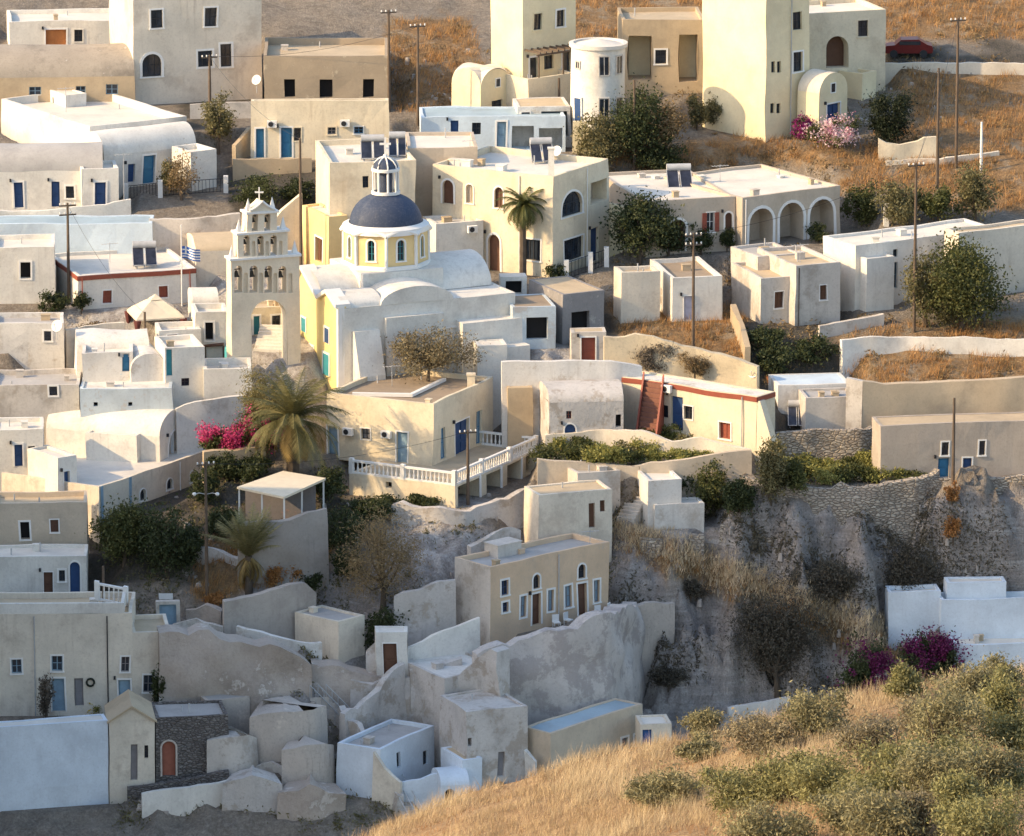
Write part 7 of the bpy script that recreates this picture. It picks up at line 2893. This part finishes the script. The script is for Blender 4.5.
# ---- near slope: shrubs in front of everything
near = [(935, 812, 742, 110, OLIVE, 'olive', 'dense olive shrub between the bright shrubs of the near slope'), (870, 770, 712, 80, [(.13, .11, .07), (.20, .165, .10), (.28, .235, .14)], 'paledry', 'pale dry shrub in the middle of the near slope'), (1000, 700, 655, 60, OLIVE, 'olive', 'olive shrub at the top edge of the near slope'), (790, 800, 750, 80, GR1, 'gr1', 'darker green shrub low on the near slope'),
        (700, 760, 738, 50, OLIVE, 'olive', 'small olive shrub in the dry grass of the near slope'),(705, 738, 712, 44, OLIVE, "olive", "olive shrub on the crest of the near slope, furthest down"), (760, 760, 716, 90, [(.13, .11, .07), (.20, .165, .10), (.28, .235, .14)], "paledry", "pale dry twiggy shrub on the near slope crest"),
        (812, 742, 686, 80, OLIVE, "olive", "olive shrub rising above the near slope crest"), (905, 702, 664, 42, GR1, "gr1", "green shrub at the near slope crest under the bougainvillea"),
        (948, 770, 678, 96, OLIVE, "olive", "largest olive shrub on the near slope, at its top"), (1005, 742, 668, 70, GR1, "gr1", "green shrub at the upper end of the near slope"),
        (905, 800, 730, 90, LIME, "nlime", "bright olive shrub low on the near slope"), (985, 806, 738, 90, OLIVE, "olive", "broad olive shrub at the bottom corner of the near slope"),
        (830, 806, 752, 100, LIME, "nlime", "wide yellow-green shrub along the lower edge of the near slope"), (740, 812, 768, 90, LIME, "nlime", "yellow-green shrub low down in dry grass"),
        (665, 806, 772, 90, OLIVE, "olive", "flat olive shrub scattered in dry grass"), (600, 822, 792, 80, OLIVE, "olive", "lowest flat olive shrub in dry grass"),
        (880, 850, 790, 110, OLIVE, "olive", "olive shrub cut by the bottom edge"), (980, 856, 790, 110, LIME, "nlime", "yellow-green shrub in the bottom corner"), (770, 860, 805, 110, OLIVE, "olive", "olive shrub at the very bottom centre")]
rs = np.random.RandomState(33)
SIDE = ["squat", "ragged", "leaning", "spreading", "thin", "tufted", "dense", "broken", "low", "wiry"]
TONE = [(OLIVE, "olive", "olive"), (LIME, "nlime", "yellow-green"), (GR1, "gr1", "dark green"), ([(.13, .11, .07), (.20, .165, .10), (.28, .235, .14)], "paledry", "pale dry")]
PLACE = [q_ for q_ in [(850, 835, "near the lower edge of the slope"), (905, 838, "at the lower edge beside the corner"), (960, 832, "in the bottom corner mass"), (1010, 800, "at the lower side edge"), (1015, 760, "half way up the side edge"), (975, 718, "high in the side mass"), (925, 740, "in the upper gap of the side mass"), (730, 838, "by the bottom edge under the pale shrub"), (680, 840, "at the bottom edge amid straw"), (640, 800, "in the straw at mid slope"), (870, 815, "beneath the bright shrub"), (960, 790, "inside the corner mass"), (800, 830, "along the bottom row")] if q_[0] > 845]
for i, (x, yb, pl) in enumerate(PLACE):
    c_, kk, tn = TONE[(i * 7 + i // 4) % 4]
    near.append((x, yb, yb - int(rs.uniform(34, 62)), int(rs.uniform(60, 110)), c_, kk, "%s %s shrub %s" % (SIDE[i % 10], tn, pl)))
NOL = [(.10, .09, .045), (.18, .16, .08), (.27, .24, .125)]
NLI = [(.10, .10, .04), (.18, .17, .07), (.26, .24, .10)]
near = [(x, yb, yt, wd, NOL if kk == "olive" else (NLI if kk in ("nlime", "gr1") else c_), "near" + kk, lab) for (x, yb, yt, wd, c_, kk, lab) in near if x > 760 or yb < 790 or x in (665, 740)]
for (x, yb, yt, wd, c_, kk, lab) in near:
    wd *= .88
    P = near_gp(x, yb)
    if P is None:
        print("near miss", x, yb)
        continue
    plant("slope_shrub", lab, "shrub", x, yb, yt, wd, c_, kk, 7500, .07, clumps=46, trunk=.02, P=P, elong=3.0, spread=.21, hollow=.2, stems=26)

# ---- dry grass: uncountable tufts, one object per field


def grass(name, P, hgt, cols, key, blades=7, spread=.16, wd=.02):
    n = len(P)
    rs = np.random.RandomState(len(P))
    base = np.repeat(P, blades, 0) + np.concatenate([rs.normal(size=(n * blades, 2)) * spread, np.zeros((n * blades, 1))], 1)
    m = len(base)
    h = hgt * rs.uniform(.5, 1.3, (m, 1)) * np.repeat(rs.uniform(.6, 1.3, (n, 1)), blades, 0)
    th = rs.uniform(0, 6.28, m)
    side = np.stack([np.cos(th), np.sin(th), np.zeros(m)], 1) * wd
    lean = np.stack([rs.normal(size=m) * .35 + .12, rs.normal(size=m) * .35, np.ones(m)], 1) * h
    v = np.stack([base - side, base + side, base + lean], 1).reshape(-1, 3)
    f = np.arange(3 * m).reshape(m, 3)
    o = np_mesh(name, v, f, lm(key, cols))
    o['kind'] = 'stuff'
    return o


def in_poly(poly, n, seed):
    rs = np.random.RandomState(seed)
    pl = np.array(poly, float)
    x = rs.uniform(pl[:, 0].min(), pl[:, 0].max(), n * 3)
    y = rs.uniform(pl[:, 1].min(), pl[:, 1].max(), n * 3)
    k = sdf(pl, x, y) < 0
    return x[k][:n], y[k][:n]


STRAW = [(.21, .14, .075), (.34, .24, .135), (.44, .335, .20)]
STRAW2 = [(.26, .125, .045), (.38, .19, .065), (.46, .27, .11)]
allp = []
for i, (pl, n) in enumerate([(z_, 1) for z_ in ZONES['grass']]):
    area = abs(sum(pl[j][0] * pl[(j + 1) % len(pl)][1] - pl[(j + 1) % len(pl)][0] * pl[j][1] for j in range(len(pl)))) / 2
    x, y = in_poly(pl, int(area / 9), 200 + i)
    dn = vnoise(x * .05, y * .09, 0, 91)
    k = dn > -.35
    P = gps(x[k], y[k])
    allp.append(P)
P = np.concatenate(allp)
grass("dry_grass", P[::2], .55, STRAW2, "straw2", 8, .22, .022)
grass("dry_weeds", P[1::2][::2], .42, DRYB, "dryb", 8, .2, .02)
# grass band standing in for a blurred streak; sparse weeds in the lanes
xs_ = nrs.uniform(612, 955, 2600)
grass("streak_grass", gps(xs_, 528 + (xs_ - 612) * .385 + nrs.normal(size=2600) * 10), .38, [(.46, .34, .20), (.55, .43, .27), (.62, .50, .34)], "streakgrass", 8, .22, .025)
x, y = nrs.uniform(30, 1000, 1400), nrs.uniform(100, 760, 1400)
grass("weeds", gps(x, y), .3, OLIVE, "olive", 6, .2, .018)
# the near slope
m = 30000
x = nrs.uniform(-16, 26, m)
yy = np.interp(x, ncx, ncy) - nrs.uniform(-1.5, 46, m)
pn = vnoise(x * .35, yy * .22, 0, 95) + .5 * vnoise(x * 1.1, yy * .7, 0, 96)
P = np.stack([x, yy, h_near(x, yy)], 1)
ka, kb = (pn > -.45) & (pn < .35), pn >= .35
grass("near_dry_grass", P[ka], .36, STRAW, "straw", 7, .14, .009)
grass("near_tall_grass", P[kb], .55, [(.28, .20, .11), (.42, .32, .19), (.52, .42, .27)], "palestraw", 8, .14, .008)
kc = (pn <= -.45) & (nrs.uniform(size=m) < .25)
grass("near_rusty_grass", P[kc], .22, [(.16, .075, .03), (.27, .13, .05), (.36, .20, .09)], "rustgrass", 6, .14, .01)

# ---- loose stones on ravine and lanes
rs = np.random.RandomState(77)
mb = MB()
x = np.concatenate([rs.uniform(620, 1000, 160), rs.uniform(160, 600, 900), rs.uniform(390, 470, 60), rs.uniform(860, 980, 60)])
y = np.concatenate([rs.uniform(500, 690, 160), rs.uniform(470, 815, 900), rs.uniform(50, 105, 60), rs.uniform(70, 140, 60)])
for p in gps(x, y):
    r_ = .06 + .26 * rs.uniform() ** 3
    q = []
    for i in range(6):
        a = i * math.pi / 3
        q.append(Vector(p) + Vector((math.cos(a), math.sin(a), 0)) * r_ * rs.uniform(.6, 1.2))
    t = Vector(p) + Vector((rs.uniform(-.3, .3) * r_, rs.uniform(-.3, .3) * r_, r_ * rs.uniform(.5, .9)))
    t2 = [qq.lerp(t, .4) + Z * r_ * rs.uniform(.05, .3) for qq in q]
    for i in range(6):
        j = (i + 1) % 6
        mb.quad(q[i] - Z * .4, q[j] - Z * .4, t2[j], t2[i])
        mb.poly([t2[i], t2[j], t])
o = mb.build("rubble", plaster("rubble stone", (.40, .355, .315), (.2, .18, .16), .6), None, wobble=False)
o['kind'] = 'stuff'
